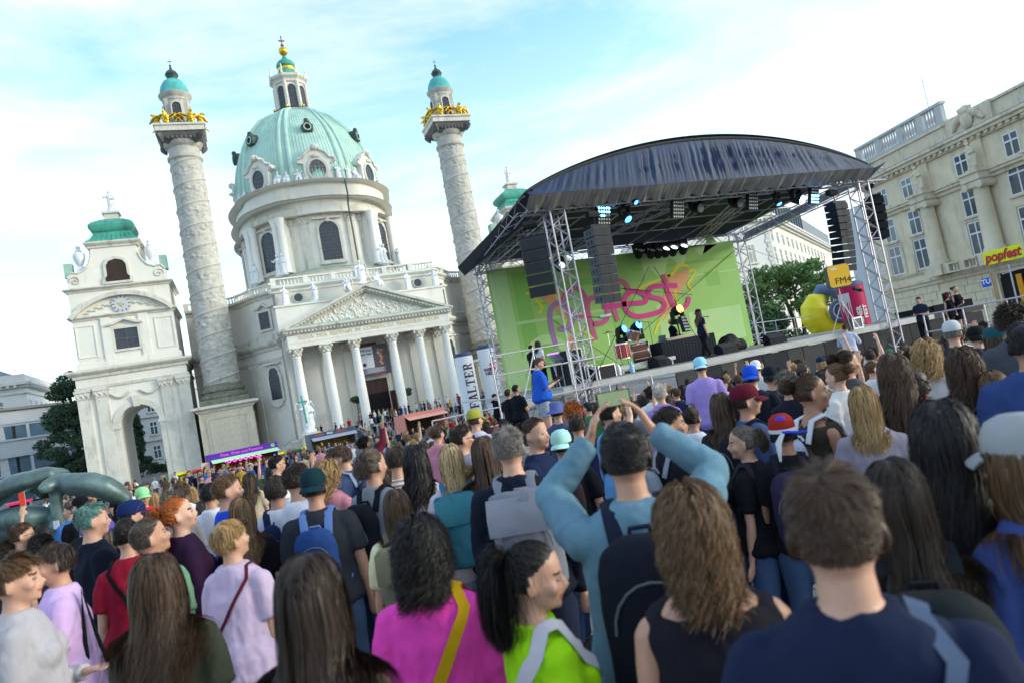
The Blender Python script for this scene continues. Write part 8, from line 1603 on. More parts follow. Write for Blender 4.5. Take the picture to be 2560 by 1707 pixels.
def backpack(t, col, strapc, label, s=1.0, kind='round', dy=0.0, x=0.0, tilt=0.0, flapc=None):
    b = thing('backpack', label, 'backpack', t.location, t.rotation_euler[2], 'backpacks worn by the crowd'); b.scale = t.scale; m = MB(); w, h = 0.14*s, 0.205*s; zc = 1.20; dy += skin_hit(tree_of(pr['shirt']), 1.2, 0.0, 1.0).y-0.155
    rows = [(-h, 0.86, 0.85), (-h*0.9, 0.98, 1.0), (-h*0.2, 1.0, 1.05), (h*0.55, 0.96, 0.92), (h*0.85, 0.8, 0.7), (h, 0.5, 0.4)] if kind == 'round' else [(-h, 0.92, 0.9), (-h*0.9, 1.0, 1.0), (h*0.4, 1.02, 1.0), (h*0.9, 1.04, 0.75), (h*1.05, 1.0, 0.5)]
    m.tube([(x, 0.135+0.085+dy, zc+z) for z, _, _ in rows], [w*a for _, a, _ in rows], 18, ry=[0.085*s*c for _, _, c in rows], up=(0, 1, 0)); me = remeshed(m, 0.014, 'pack_body', cloth(C(*col)), 0.012, 16, int(t.location.x*10) % 50, 2, True); o = inst('pack_body', me, b)
    m = MB(); m.tube([(x, 0.22+dy, zc-h*0.75), (x, 0.24+dy, zc-h*0.2), (x, 0.22+dy, zc+h*0.05)], [w*0.72, w*0.78, w*0.7], 14, ry=[0.075*s]*3, up=(0, 1, 0)); m.build('pocket', cloth(C(*(flapc or col))), b, 50)
    zy = 0.22+dy+0.088*s; m = MB(); m.tube([(x+w*0.8*cos(pi*k/10), zy-0.012*abs(cos(pi*k/10)), zc-h*0.1+h*0.62*sin(pi*k/10)) for k in range(11)], 0.004, 5); m.build('zip', GRY, b, 60)
    if kind == 'roll':
        m = MB(); n = 8; vs = [(x-w*1.06+2.12*w*i/n, 0.225+dy+0.085*s+0.012-0.02*j*0-0.05*(j == 0), zc+h*1.0-h*0.75*j) for j in (0, 0.5, 1) for i in range(n+1)]; m.add(vs, [(j*(n+1)+i, (j+1)*(n+1)+i, (j+1)*(n+1)+i+1, j*(n+1)+i+1) for j in range(2) for i in range(n)]); m.build('flap', cloth(C(*(flapc or col))), b, 60)
    for sx in (-1, 1):
        m = MB(); pts = [(sx*0.075+x*0.5, 0.14+dy*0.5, 1.34), (sx*0.085, 0.085, 1.475), (sx*0.088, 0.0, 1.500), (sx*0.10, -0.095, 1.43), (sx*0.13, -0.13, 1.28), (sx*0.17, -0.06, 1.12), (sx*0.16, 0.11, 1.02)]; m.tube(pts, [0.008]*7, 6, ry=[0.03]*7, up=(1, 0, 0)); m.build('strap', cloth(C(*strapc)), b, 60)
    m = MB(); m.tube([(x-0.035, 0.15+dy, zc+h*0.9), (x-0.03, 0.16+dy, zc+h*1.06), (x+0.03, 0.16+dy, zc+h*1.06), (x+0.035, 0.15+dy, zc+h*0.9)], 0.009, 6); m.build('carry_loop', cloth(C(*strapc)), b, 60); return b
def phone(t, pr, label, off=(0, -0.02, 0.05), tilt=0.1, flip=0.0, hand=None, land=False):
    sc = t.scale[0]; hs = pr['hands']; c = sum((h[1]+h[2]*0.05 for h in hs), Vector())/len(hs) if hand is None else hs[hand][1]+hs[hand][2]*0.06
    M = Matrix.Translation(t.location) @ Matrix.Rotation(t.rotation_euler[2], 4, 'Z') @ Matrix.Scale(sc, 4); p = M @ (c+Vector(off)); o = thing('mobile_phone', label, 'phone', p, t.rotation_euler[2]); w, h = (0.135, 0.066) if land else (0.075, 0.15)
    m = MB(); m.box(-w/2, w/2, -0.005, 0.005, -h/2, h/2); b = m.build('phone_case', cloth((0.02, 0.02, 0.022)), o, 0); m = MB(); m.box(-w/2+0.004, w/2-0.004, 0.0052, 0.0066, -h/2+0.004, h/2-0.004); m.build('screen', mat('phone_screen', (0.05, 0.06, 0.05), 0.2, 0.6, 40, emit=(0.35, 0.5, 0.25), estr=0.35), o, 0); o.rotation_euler[0] = tilt; return o
def cup(t, pr, label, hand, col=(225, 222, 214), s=1.0):
    sc = t.scale[0]; h = pr['hands'][hand]; M = Matrix.Translation(t.location) @ Matrix.Rotation(t.rotation_euler[2], 4, 'Z') @ Matrix.Scale(sc, 4); p = M @ (h[1]+h[2]*0.03+Vector((0, -0.02, 0.0))); o = thing('paper_cup', label, 'cup', p); m = MB(); m.lathe([(0.033*s, -0.07*s), (0.045*s, 0.07*s), (0.047*s, 0.072*s), (0.042*s, 0.068*s), (0.031*s, -0.06*s)], 16); m.build('cup_wall', mat('cup_%d' % col[1], C(*col), 0.6), o, 40); return o
# front rows, near the camera
t, pr, s = who(1885, 1066, 290, 0, 'm', 'short', 'brown', (26, 34, 58), 'brown-haired person in a navy tee, largest head in the crowd, at lower right', 0, 'short', head=(0, 0), bulk=1.05, hlen=0.05, collar=1)
strap(t, pr, (70, 84, 110), 'grey-blue strap on the shoulder of the largest navy-clad person', -1, 0.04)
t, pr, s = who(1570, 1115, 205, -8, 'f', 'wavybob', 'lightbrown', (30, 28, 36), 'bare-shouldered person with a wavy light brown bob and black tank top', 1, 'none', top='tank', bulk=1.12, hlen=0.19)
t, pr, s = who(1198, 1244, 190, 48, 'f', 'pony', 'black', (158, 214, 24), 'person in a neon lime top with dark ponytail, face turned right', 0, 'short', head=(-25, -8), hlen=0.3, collar=1)
strap(t, pr, (196, 190, 196), 'pale grey strap over the neon lime top', -1, 0.055)
t, pr, s = who(955, 1188, 165, 12, 'f', 'curlybob', 'black', (232, 70, 170), 'dark curly-haired person in a hot pink blouse', 0, 'elbow', bulk=1.08, loose=0.05, hlen=0.17)
strap(t, pr, (196, 150, 20), 'mustard yellow strap across the hot pink blouse', -1, 0.045)
t, pr, s = who(700, 1268, 205, 25, 'f', 'long', 'darkbrown', (70, 44, 32), 'person with very long straight dark brown hair at bottom centre-left, one shoulder bare', 0, 'none', top='tank', hlen=0.62)
t, pr, s = who(350, 1268, 150, 22, 'f', 'longcurl', 'brown', (70, 72, 56), 'person with long wavy brown hair in an olive tee holding a white cup', 0, 'short', arms=('hold', 'down'), hlen=0.58)
cup(t, pr, 'tall white paper cup held by the long-haired person in olive', 1, s=1.3)
t, pr, s = who(28, 1276, 135, 75, 'f', 'short', 'lightbrown', (170, 164, 168), 'person with cropped light brown hair and pale grey cardigan at the bottom left edge', 0, 'long', arms=('front', 'down'), trousers=cloth(C(66, 92, 140)), loose=0.06, hlen=0.07)
t, pr, s = who(118, 1245, 112, -62, 'f', 'tousle', 'darkbrown', (206, 168, 212), 'short-haired person in a pink-lilac tee with folded arms, turned to the left', 1, 'short', arms=('crossed', 'crossed'), trousers=GRY, bulk=1.1)
tb_ = thing('tote_bag', 'black cotton tote bag with white lettering hanging beside the pink-lilac tee', 'bag', t.location, t.rotation_euler[2]+0.6); tb_.scale = t.scale; m = MB(); m.tube([(0.30, 0, 0.45), (0.30, 0, 0.7), (0.29, 0, 0.86)], [0.20, 0.21, 0.2], 14, ry=[0.05, 0.055, 0.02]); m.build('bag_body', BLKT, tb_, 50); m = MB(); m.tube([(0.16, 0, 0.85), (0.17, 0, 1.2), (0.17, 0.02, 1.47), (0.2, 0.05, 1.2), (0.42, 0, 0.85)], 0.012, 6); m.build('handle', BLKT, tb_); inst('lettering', text_mesh('pop', 0.13, MATS['ink_white'], 0.001, bold=0.006), tb_, (0.3, 0.062, 0.66), (radians(90), 0, pi))
t, pr, s = who(285, 1190, 95, 8, 'f', 'bun', 'black', (134, 22, 44), 'person in a maroon tee with dark curly hair pinned up', 0, 'short', bulk=1.1, trousers=BLKT, hlen=0.2)
strap(t, pr, (24, 18, 22), 'thin black strap across the maroon tee', 1, 0.03)
t, pr, s = who(345, 1186, 105, 42, 'm', 'crop', 'greybrown', (112, 146, 118), 'close-cropped grey-haired man in a sage green tee looking up to the right', 1, 'short', head=(-18, 10), bulk=1.08)
t, pr, s = who(525, 1190, 115, 32, 'f', 'tousle', 'blond', (190, 168, 192), 'short blond-haired person in a loose lilac tee', 0, 'short', head=(-14, 6), bulk=1.22, loose=0.07, collar=1, trousers=BLKT, hlen=0.06)
strap(t, pr, (88, 30, 44), 'thin dark red strap across the lilac tee', -1, 0.02); glasses(t, pr, EYED, 'sunglasses pushed up on the short blond hair above the lilac tee', 0.075, EYED)
t, pr, s = who(410, 1140, 88, 55, 'f', 'pony', 'orange', (46, 24, 50), 'person with an orange ponytail in a dark purple velvet jacket', 3, 'long', head=(-10, 8), trousers=DEN); strap(t, pr, (206, 196, 196), 'white strap over the dark purple velvet jacket', 1, 0.03)
t, pr, s = who(515, 1088, 78, 58, 'm', 'short', 'lightbrown', (20, 72, 190), 'man in a cobalt blue polo shirt lifting a cup to drink', 0, 'short', arms=('down', 'drink'), bulk=1.1, collar=1); cup(t, pr, 'pale blue cup raised by the man in cobalt blue', 1, (190, 205, 225))
t, pr, s = who(300, 1152, 72, 58, 'm', 'short', 'darkbrown', (88, 86, 92), 'man in a navy baseball cap behind the maroon tee', 0, cap='cap', capc=(24, 40, 84))
t, pr, s = who(230, 1205, 80, 15, 'f', 'medium', 'greybrown', (96, 124, 168), 'person in a purple beret and pale denim shirt', 0, 'long', cap='beret', capc=(86, 76, 158))
t, pr, s = who(205, 1155, 84, 55, 'm', 'short', 'teal', (18, 22, 36), 'bearded man with teal-dyed hair in a dark navy tee', 0, 'short', bulk=1.1, arms=('front', 'down'))
t, pr, s = who(1160, 978, 112, 8, 'm', 'short', 'grey', (22, 26, 40), 'grey-haired man in a black sweater with a slate grey backpack', 0, 'long', bulk=1.08, trousers=NAV)
backpack(t, (112, 114, 124), (120, 122, 134), 'slate grey roll-top backpack on the black sweater', 1.12, 'roll', 0.0, -0.04, flapc=(126, 128, 138))
t, pr, s = who(1420, 968, 150, 0, 'm', 'crop', 'black', (98, 130, 146), 'man in a teal-blue jacket raising a phone with both hands', 1, 'long', arms=('phone', 'phone'), bulk=1.12, loose=0.05, trousers=BLKT)
backpack(t, (24, 27, 38), (26, 32, 50), 'black backpack on the teal-blue jacket', 1.1, 'round'); phone(t, pr, 'phone filming the stage above the man in the teal-blue jacket', (0, -0.02, 0.02), 0.15, land=True)
t, pr, s = who(2040, 1050, 195, -6, 'f', 'long', 'darkbrown', (52, 58, 58), 'person with long dark hair and grey-green jacket behind the largest navy-clad person', 0, 'long', hlen=0.45)
backpack(t, (34, 38, 40), (30, 33, 36), 'dark green-black backpack worn beside the navy-clad person', 1.15, 'round', 0.02)
t, pr, s = who(2150, 915, 175, 4, 'f', 'longcurl', 'black', (52, 78, 140), 'person with long black curly hair and a blue striped shawl', 1, 'long', kind='shawl', loose=0.09, hlen=0.5, bulk=1.1)
t, pr, s = who(2332, 962, 205, -28, 'f', 'long', 'lightbrown', (58, 74, 128), 'person in a grey baseball cap and royal blue sweater at the right edge', 0, 'long', cap='cap', capc=(150, 150, 150), hlen=0.42, head=(8, 0))
t, pr, s = who(2100, 850, 86, 4, 'm', 'bald', 'greybrown', (60, 84, 84), 'bald man in a colourful leafy patterned shirt', 2, 'short', kind='floral', bulk=1.15, hlen=0.03)
t, pr, s = who(2275, 850, 100, 4, 'f', 'bob', 'lightbrown', (24, 24, 28), 'person with a sleek blond-streaked bob and black top near the right edge', 0, 'short', hlen=0.2)
t, pr, s = who(2345, 742, 108, -5, 'm', 'short', 'black', (48, 66, 112), 'tall dark-haired man in a mid-blue shirt cut by the right edge', 2, 'short', bulk=1.2)
t, pr, s = who(1975, 884, 105, 2, 'f', 'medium', 'blond', (148, 138, 150), 'person with shoulder-length blond hair and a grey-lilac top', 0, 'cap', hlen=0.27)
t, pr, s = who(1853, 860, 92, 42, 'f', 'bun', 'brown', (60, 56, 44), 'person in a sheer dark olive tank top with brown hair pinned up, facing right', 2, 'none', top='tank', head=(-15, 0), arms=('down', 'front'))
b = backpack(t, (176, 184, 206), (206, 206, 212), 'pale blue drawstring bag on the back of the dark olive tank top', 0.85, 'round')
t, pr, s = who(1790, 956, 102, 0, 'm', 'crop', 'black', (24, 24, 30), 'person in a red and blue bandana with white tails', 2, 'short', cap='beanie', capc=(150, 40, 34)); backpack(t, (48, 42, 66), (30, 28, 40), 'dark purple backpack below the red and blue bandana', 1.05)
M = Matrix.Translation(t.location) @ Matrix.Rotation(t.rotation_euler[2], 4, 'Z') @ Matrix.Scale(s, 4)
bn = thing('bandana_tail', 'white and blue bandana tails knotted at the back of the red bandana', 'bandana', M @ Vector((0, 0, 0)), t.rotation_euler[2]); bn.scale = t.scale; m = MB(); m.tube([(0, 0.115, 1.66), (0.04, 0.15, 1.6), (0.05, 0.14, 1.48)], [0.02, 0.03, 0.012], 6, ry=[0.006]*3); m.build('white_tail', cloth((0.6, 0.6, 0.6)), bn, 60); m = MB(); m.tube([(0, 0.115, 1.665), (-0.08, 0.14, 1.655), (-0.15, 0.14, 1.65)], [0.02, 0.03, 0.012], 6, ry=[0.008]*3); m.build('blue_tail', cloth(C(30, 60, 190)), bn, 60); m = MB(); m.lathe([(1.12, 1.655), (1.15, 1.668), (1.12, 1.69)], 22, (0, 0.006), 0.077, 0.099); m.build('white_band', cloth((0.62, 0.62, 0.62)), bn, 60); m = MB(); m.sphere((0, 0.075, 1.725), (0.05, 0.03, 0.04), 10, 6); m.build('blue_emblem', cloth(C(40, 70, 190)), bn, 60)
t, pr, s = who(1700, 978, 98, -48, 'f', 'pony', 'grey', (22, 24, 28), 'person with a low greying blond ponytail and black tee, facing left', 0, 'short', head=(18, 0), bulk=1.1, hlen=0.14); strap(t, pr, (40, 40, 48), 'black strap on the black tee beside the bandana', 1, 0.045)
t, pr, s = who(1705, 886, 78, 42, 'm', 'short', 'darkbrown', (62, 82, 122), 'bearded man in a maroon baseball cap and denim blue tee', 1, 'short', cap='cap', capc=(92, 22, 40), head=(-15, 0)); backpack(t, (26, 28, 36), (24, 26, 34), 'black backpack on the denim blue tee of the maroon-capped man', 0.9)
t, pr, s = who(1285, 990, 76, 12, 'm', 'crop', 'darkbrown', (22, 24, 30), 'man in a mint cap worn backwards and black tee', 0, 'short', cap='capback', capc=(168, 214, 206)); backpack(t, (42, 34, 42), (48, 38, 46), 'dark aubergine backpack on the mint-capped man', 1.0)
t, pr, s = who(1222, 958, 80, 78, 'm', 'crop', 'brown', (28, 36, 66), 'man in a navy polo shirt looking to the right, mouth smiling', 0, 'short', head=(-12, 0), collar=1, bulk=1.1)
t, pr, s = who(1528, 934, 98, 45, 'm', 'short', 'darkbrown', (24, 26, 34), 'dark-haired man in black in front of the phone, facing right', 2, 'short', head=(-14, 0), bulk=1.15); backpack(t, (120, 124, 134), (130, 132, 142), 'grey backpack on the dark-haired man in black behind the raised phone', 0.9)
t, pr, s = who(1065, 1075, 86, -22, 'f', 'bun', 'blond', (112, 120, 140), 'person with a blond bun and grey-blue blazer looking down at a phone', 0, 'long', arms=('hold', 'hold'), head=(14, -22)); phone(t, pr, 'white-backed phone read by the person in the grey-blue blazer', (0, -0.03, 0.05), 0.9)
t, pr, s = who(1030, 1018, 86, 0, 'f', 'bob', 'paleblond', (190, 176, 186), 'person with pale blond wavy hair and a teal backpack', 3, 'short', hlen=0.22); backpack(t, (44, 96, 112), (60, 96, 130), 'teal roll-top backpack on the pale blond person', 1.1, 'roll')
t, pr, s = who(905, 1122, 108, 4, 'f', 'medium', 'brown', (214, 206, 168), 'person with straight brown hair and a cream shirt', 0, 'short', hlen=0.36); backpack(t, (112, 110, 88), (96, 92, 72), 'khaki backpack with a brown leather strap on the cream shirt', 1.1, 'roll', flapc=(104, 100, 80))
t, pr, s = who(715, 1080, 88, 14, 'm', 'short', 'darkbrown', (44, 46, 54), 'man in a dark teal cap worn backwards and charcoal tee', 1, 'short', cap='capback', capc=(16, 44, 52), bulk=1.15, collar=1, trousers=DEN); backpack(t, (34, 60, 112), (92, 118, 172), 'blue sling backpack on the charcoal tee', 0.95)
t, pr, s = who(676, 1064, 82, 35, 'm', 'short', 'darkbrown', (214, 212, 222), 'dark-haired man in a white tee beside the dark teal cap', 0, 'short', head=(-20, 0))
t, pr, s = who(628, 1090, 78, 10, 'm', 'tousle', 'darkbrown', (212, 212, 220), 'dark-haired person with white sleeves and a navy backpack', 1, 'short'); backpack(t, (30, 44, 80), (30, 40, 70), 'navy backpack between the blue polo and the charcoal tee', 1.0)
t, pr, s = who(872, 1080, 76, 12, 'm', 'tousle', 'darkbrown', (196, 196, 206), 'dark tousled head in front of the beige striped shirt', 1)
t, pr, s = who(850, 1030, 82, 32, 'm', 'pony', 'greybrown', (130, 134, 142), 'person with grey-brown hair tied low and a grey tee', 0, hlen=0.12); backpack(t, (24, 26, 34), (24, 26, 34), 'black backpack on the grey tee of the person with tied hair', 1.0)
t, pr, s = who(905, 1025, 72, 22, 'm', 'short', 'darkbrown', (150, 128, 122), 'short-haired man in a beige striped shirt', 0, 'elbow', kind='stripe', bulk=1.1)
t, pr, s = who(948, 1020, 80, 8, 'f', 'longcurl', 'black', (206, 206, 210), 'person with long black curls and a white top', 2, 'none', top='tank', hlen=0.34)
t, pr, s = who(1000, 975, 74, 28, 'm', 'tousle', 'brown', (188, 120, 138), 'brown-haired man in a dusty pink tee', 0, 'short', bulk=1.1)
t, pr, s = who(1105, 1000, 88, 2, 'f', 'long', 'brown', (20, 20, 24), 'person with long straight brown hair and a black top left of the grey-haired man', 0, 'short', hlen=0.4)
t, pr, s = who(835, 1004, 66, 35, 'm', 'afro', 'black', (92, 28, 48), 'black-haired person in a maroon sweater holding a phone high', 2, 'long', arms=('down', 'raise_')); phone(t, pr, 'dark phone held high in front of the church steps', (0, -0.02, 0.02), 0.1, hand=1)
t, pr, s = who(785, 1020, 70, -42, 'm', 'tousle', 'brown', (52, 64, 96), 'boyish person with tousled brown hair and dark blue tee, looking down left', 0, 'short', head=(15, -10)); backpack(t, (60, 66, 84), (120, 130, 150), 'dark blue backpack with pale straps on the tousle-haired person', 0.85)
t, pr, s = who(750, 1055, 72, 32, 'f', 'curlybob', 'blond', (196, 130, 140), 'person with curly golden hair and a rose top', 3, 'short', head=(-18, 5), hlen=0.18)
t, pr, s = who(550, 1140, 86, 16, 'f', 'long', 'lightbrown', (22, 22, 26), 'person with long light brown half-tied hair and black top', 0, 'short', hlen=0.4, arms=('hold', 'down'))
t, pr, s = who(2045, 810, 98, 2, 'f', 'longcurl', 'brown', (140, 20, 24), 'person with long wavy brown hair and a red top', 0, 'short', hlen=0.36)
t, pr, s = who(2205, 800, 92, 2, 'f', 'wavybob', 'brown', (60, 58, 56), 'person with wavy brown hair and a black and white check shirt', 0, 'short', kind='check', hlen=0.26)
t, pr, s = who(2120, 780, 70, 2, 'f', 'curlybob', 'blond', (176, 172, 170), 'person with bushy golden blond curls', 3, hlen=0.2)
t, pr, s = who(2315, 702, 70, 15, 'm', 'curly', 'darkbrown', (70, 72, 80), 'person with bushy dark curls near the right edge', 0, hlen=0.055)
t, pr, s = who(1650, 900, 76, 2, 'f', 'medium', 'brown', (44, 44, 48), 'person with long brown hair and a grey crocheted top', 0, 'short', kind='dots', hlen=0.34)
# middle rows
for a in ((1395, 920, 64, 42, 'm', 'short', 'black', (96, 150, 196), 'dark-haired man in a light blue denim jacket, face towards the right', 0, 'long'),
          (1320, 950, 60, 4, 'm', 'crop', 'darkbrown', (26, 36, 74), 'crop-haired man in a navy blue tee right of the mint cap', 1), (1585, 935, 64, 20, 'f', 'bun', 'darkbrown', (206, 206, 214), 'person with dark pinned-up hair and a white tee with black straps', 1),
          (1055, 975, 65, 50, 'm', 'short', 'darkbrown', (124, 118, 132), 'bearded man with sunglasses in a mauve-grey tee', 0), (632, 1045, 65, 55, 'm', 'short', 'black', (208, 210, 216), 'man with glasses and receding dark hair in a white shirt', 0),
          (480, 1108, 60, 35, 'm', 'tousle', 'black', (206, 204, 212), 'dark-haired person in a white lace shirt', 1), (395, 1130, 64, 8, 'f', 'curly', 'grey', (120, 116, 122), 'grey curly-haired person beside the orange ponytail', 0),
          (190, 1165, 64, 0, 'm', 'crop', 'grey', (24, 26, 32), 'grey crop-haired man just left of the teal-haired man', 0), (45, 1200, 64, 60, 'm', 'short', 'brown', (60, 62, 70), 'brown-haired person with glasses at the left edge', 0),
          (22, 1243, 64, 6, 'f', 'curly', 'darkbrown', (52, 50, 56), 'dark curly head at the left edge above the cardigan', 0), (92, 1230, 64, 6, 'f', 'curly', 'black', (70, 66, 74), 'dark curly head behind the pink-lilac tee', 0),
          (1940, 805, 62, 42, 'm', 'bun', 'darkbrown', (76, 76, 82), 'bearded man with tied hair in a charcoal tank top', 1, 'none'), (1915, 835, 64, -42, 'f', 'bun', 'lightbrown', (208, 202, 196), 'person with a blue clip in light brown hair and a white tee', 3),
          (1803, 858, 60, 6, 'f', 'curly', 'grey', (30, 32, 44), 'person with short grey curls right of the dark cap', 0)):
    q_ = who(*a)
    if 'glasses' in a[8]: glasses(q_[0], q_[1], EYED, 'dark-framed glasses of the '+' '.join(a[8].split()[:1]+a[8].split()[-5:]), 0, EYED if 'sun' in a[8] else None)
for a, cp, cc in (((1720, 842, 52, 4, 'm', 'short', 'darkbrown', (24, 28, 40), 'man in a royal blue cap worn backwards', 0), 'capback', (30, 74, 190)), ((1765, 843, 50, 0, 'm', 'short', 'lightbrown', (40, 42, 52), 'man in a black cap next to the royal blue cap', 0), 'capback', (22, 26, 36)), ((2182, 740, 52, 0, 'm', 'short', 'grey', (40, 46, 62), 'man in a pale grey cap and dark navy shirt', 0), 'cap', (186, 186, 190)),
                  ((2278, 755, 60, -25, 'm', 'medium', 'brown', (84, 100, 136), 'long-haired man in a dark teal cap', 0), 'cap', (28, 74, 80)), ((325, 1120, 44, 165, 'm', 'short', 'darkbrown', (206, 22, 40), 'bearded man in a red tee and pale green cap facing the camera', 0), 'cap', (150, 214, 150)), ((1275, 925, 44, 5, 'm', 'short', 'darkbrown', (70, 76, 110), 'person in a denim blue bucket hat', 0), 'bucket', (84, 94, 150)),
                  ((1087, 942, 44, 30, 'm', 'short', 'brown', (190, 184, 200), 'person in an olive yellow cap and lilac-white shirt by the white columns', 0), 'cap', (150, 150, 60)), ((1605, 822, 38, 0, 'm', 'short', 'brown', (160, 136, 200), 'person in a light blue cap and lavender tee below the singer', 0), 'capback', (150, 200, 220)), ((1733, 829, 34, 0, 'm', 'short', 'brown', (190, 190, 190), 'person in a white cap before the dark front panels', 0), 'capback', (222, 222, 220)),
                  ((2240, 752, 48, 30, 'm', 'short', 'black', (40, 60, 48), 'person in a black cap with green top', 0), 'cap', (22, 26, 26))):
    who(*a, cap=cp, capc=cc)
who(1312, 926, 46, 0, 'f', 'curly', 'orange', (60, 60, 66), 'person with bright orange curly hair near the stage scaffold', 3); who(1511, 880, 46, 0, 'f', 'tousle', 'white', (150, 120, 190), 'white-haired person near the dark front panels', 0)
# ---------------------------------------------------------------- people on and beside the stage
def pose(u, v, d, z, h, face, sp, hair, hcol, skin, shirt, trousers, label, cap=None, capc=None, group=None, kind=''):
    p = at_depth(u, v, d); pr = proto(('p', label), dict(voxel=0.016, **sp), hair, 700, 0.006, 7); PLACED.append((p[0], p[1], d))
    return build_person(pr, (p[0], p[1], z), facing(p, face), h/1.755, label, skin, hcol, cloth(C(*shirt), kind), cloth(C(*trousers)), None, cap, cloth(C(*capc)) if capc else None, group), pr
t, pr = pose(1762, 860, 25.0, DZ, 1.80, 55, dict(arms=('drink', 'down'), sleeve='short', step=1, head=(-20, 0)), 'long', 'lightbrown', 0, (26, 34, 62), (24, 24, 34), 'singer in navy tee and dark cap with long hair on the stage', 'capback', (22, 30, 50))
sc = t.scale[0]; hd_ = pr['hands'][0]; p = (Matrix.Translation(t.location) @ Matrix.Rotation(t.rotation_euler[2], 4, 'Z') @ Matrix.Scale(sc, 4)) @ (hd_[1]+hd_[2]*0.06); o = thing('microphone', 'black microphone held by the singer', 'microphone', p, t.rotation_euler[2]); m = MB(); m.tube([(0, -0.1, 0), (0, 0.1, 0.04)], [0.014, 0.012], 8); m.build('handle', BLKT, o); m = MB(); m.sphere((0, -0.12, 0), 0.028, 10, 8); m.build('mesh_head', GRYP, o)
pose(1686, 850, 27.9, DZ, 1.75, 60, dict(arms=('desk', 'desk'), sleeve='short'), 'short', 'darkbrown', 0, (20, 26, 46), (24, 24, 30), 'keyboard player in a yellow cap behind the black table', 'beanie', (222, 196, 60))
pose(1352, 900, 24.5, DZ, 1.75, 60, dict(arms=('front', 'down'), sleeve='short'), 'medium', 'darkbrown', 1, (206, 206, 206), (26, 26, 32), 'long-haired musician in a white tee at the left of the stage')
pose(1338, 930, 25.5, DZ, 1.7, 40, dict(arms=('front', 'front'), sleeve='short'), 'short', 'black', 1, (22, 22, 26), (26, 26, 32), 'person in black bending behind the musician in white')
# photographer in blue on a low platform
p = at_depth(1358, 1000, 14.0); pz = at_depth(1363, 888, 14.0)[2]-1.80
pl = thing('camera_platform', 'low scaffold platform under the photographer in blue', 'platform', (p[0], p[1], 0)); gz = ground_z(p[0], p[1]); m = MB(); m.box(-0.9, 0.9, -0.6, 0.6, pz-0.08, pz); m.build('platform_board', DECK, pl, 0)
for sx in (-1, 1):
    for sy in (-1, 1): m = MB(); m.tube([(sx*0.85, sy*0.55, gz), (sx*0.85, sy*0.55, pz-0.08)], 0.025, 6); m.build('leg', ALU, pl)
t, pr = pose(1358, 1000, 14.0, pz, 1.80, 75, dict(arms=('hold', 'hold'), sleeve='elbow', head=(-5, -22), bulk=1.2, leg=0.5, loose=0.05), 'crop', 'greybrown', 0, (36, 84, 184), (150, 156, 168), 'photographer in a bright blue tee and pale grey shorts looking down at a camera')
def camera_thing(t, pr, label):
    hs = pr['hands']; c = sum((h[1]+h[2]*0.06 for h in hs), Vector())/2; p = (Matrix.Translation(t.location) @ Matrix.Rotation(t.rotation_euler[2], 4, 'Z') @ Matrix.Scale(t.scale[0], 4)) @ c; o = thing('photo_camera', label, 'camera', p, t.rotation_euler[2]); m = MB(); m.box(-0.07, 0.07, -0.03, 0.03, -0.05, 0.05); m.box(-0.03, 0.03, -0.03, 0.03, 0.05, 0.075); m.build('camera_body', BLK, o, 0); m = MB(); m.tube([(0, -0.03, 0), (0, -0.12, 0)], [0.035, 0.04], 14); m.build('lens', GRYP, o)
camera_thing(t, pr, 'black camera held at the chest of the photographer in blue'); m = MB(); o = thing('camera_strap', 'grey strap hanging across the bright blue tee', 'strap', t.location, t.rotation_euler[2]); o.scale = t.scale; m.tube([(0.10, -0.12, 1.44), (0.11, -0.17, 1.2), (0.10, -0.18, 0.95)], [0.025]*3, 6, ry=[0.006]*3); m.build('strap_band', GRY, o); m = MB(); m.tube([(0.0, 0.13, 1.44), (0.02, 0.18, 1.2), (0.03, 0.185, 0.9)], [0.025]*3, 6, ry=[0.006]*3); m.build('strap_band', GRY, o)
pose(1238, 1000, 26, ground_z(-7, -68)+0.75, 1.75, 80, dict(arms=('drink', 'down'), sleeve='long', hood=1), 'tousle', 'black', 0, (18, 20, 28), (18, 20, 26), 'person in a black hoodie drinking before the white advertising column')
pose(1270, 985, 18, ground_z(-8, -75)+0.62, 1.80, 35, dict(arms=('front', 'front'), sleeve='short', bulk=1.15), 'crop', 'darkbrown', 2, (20, 22, 28), (20, 20, 24), 'steward in a black tee with orange lettering beside the scaffold'); pose(1292, 985, 17.6, ground_z(-8, -75)+0.66, 1.84, 50, dict(arms=('front', 'front'), sleeve='short', bulk=1.18), 'crop', 'black', 2, (18, 20, 26), (44, 44, 50), 'bearded steward in black with folded arms beside the photographer in blue')
t, pr = pose(2122, 860, 20.5, at_depth(2122, 808, 20.5)[2]-1.78, 1.78, 5, dict(arms=('drink', 'drink'), sleeve='long', bulk=1.1), 'short', 'brown', 0, (140, 160, 206), (40, 44, 60), 'photographer in a pale blue striped shirt before the stage right wing', kind='stripe'); camera_thing(t, pr, 'black camera raised by the photographer in the striped shirt')
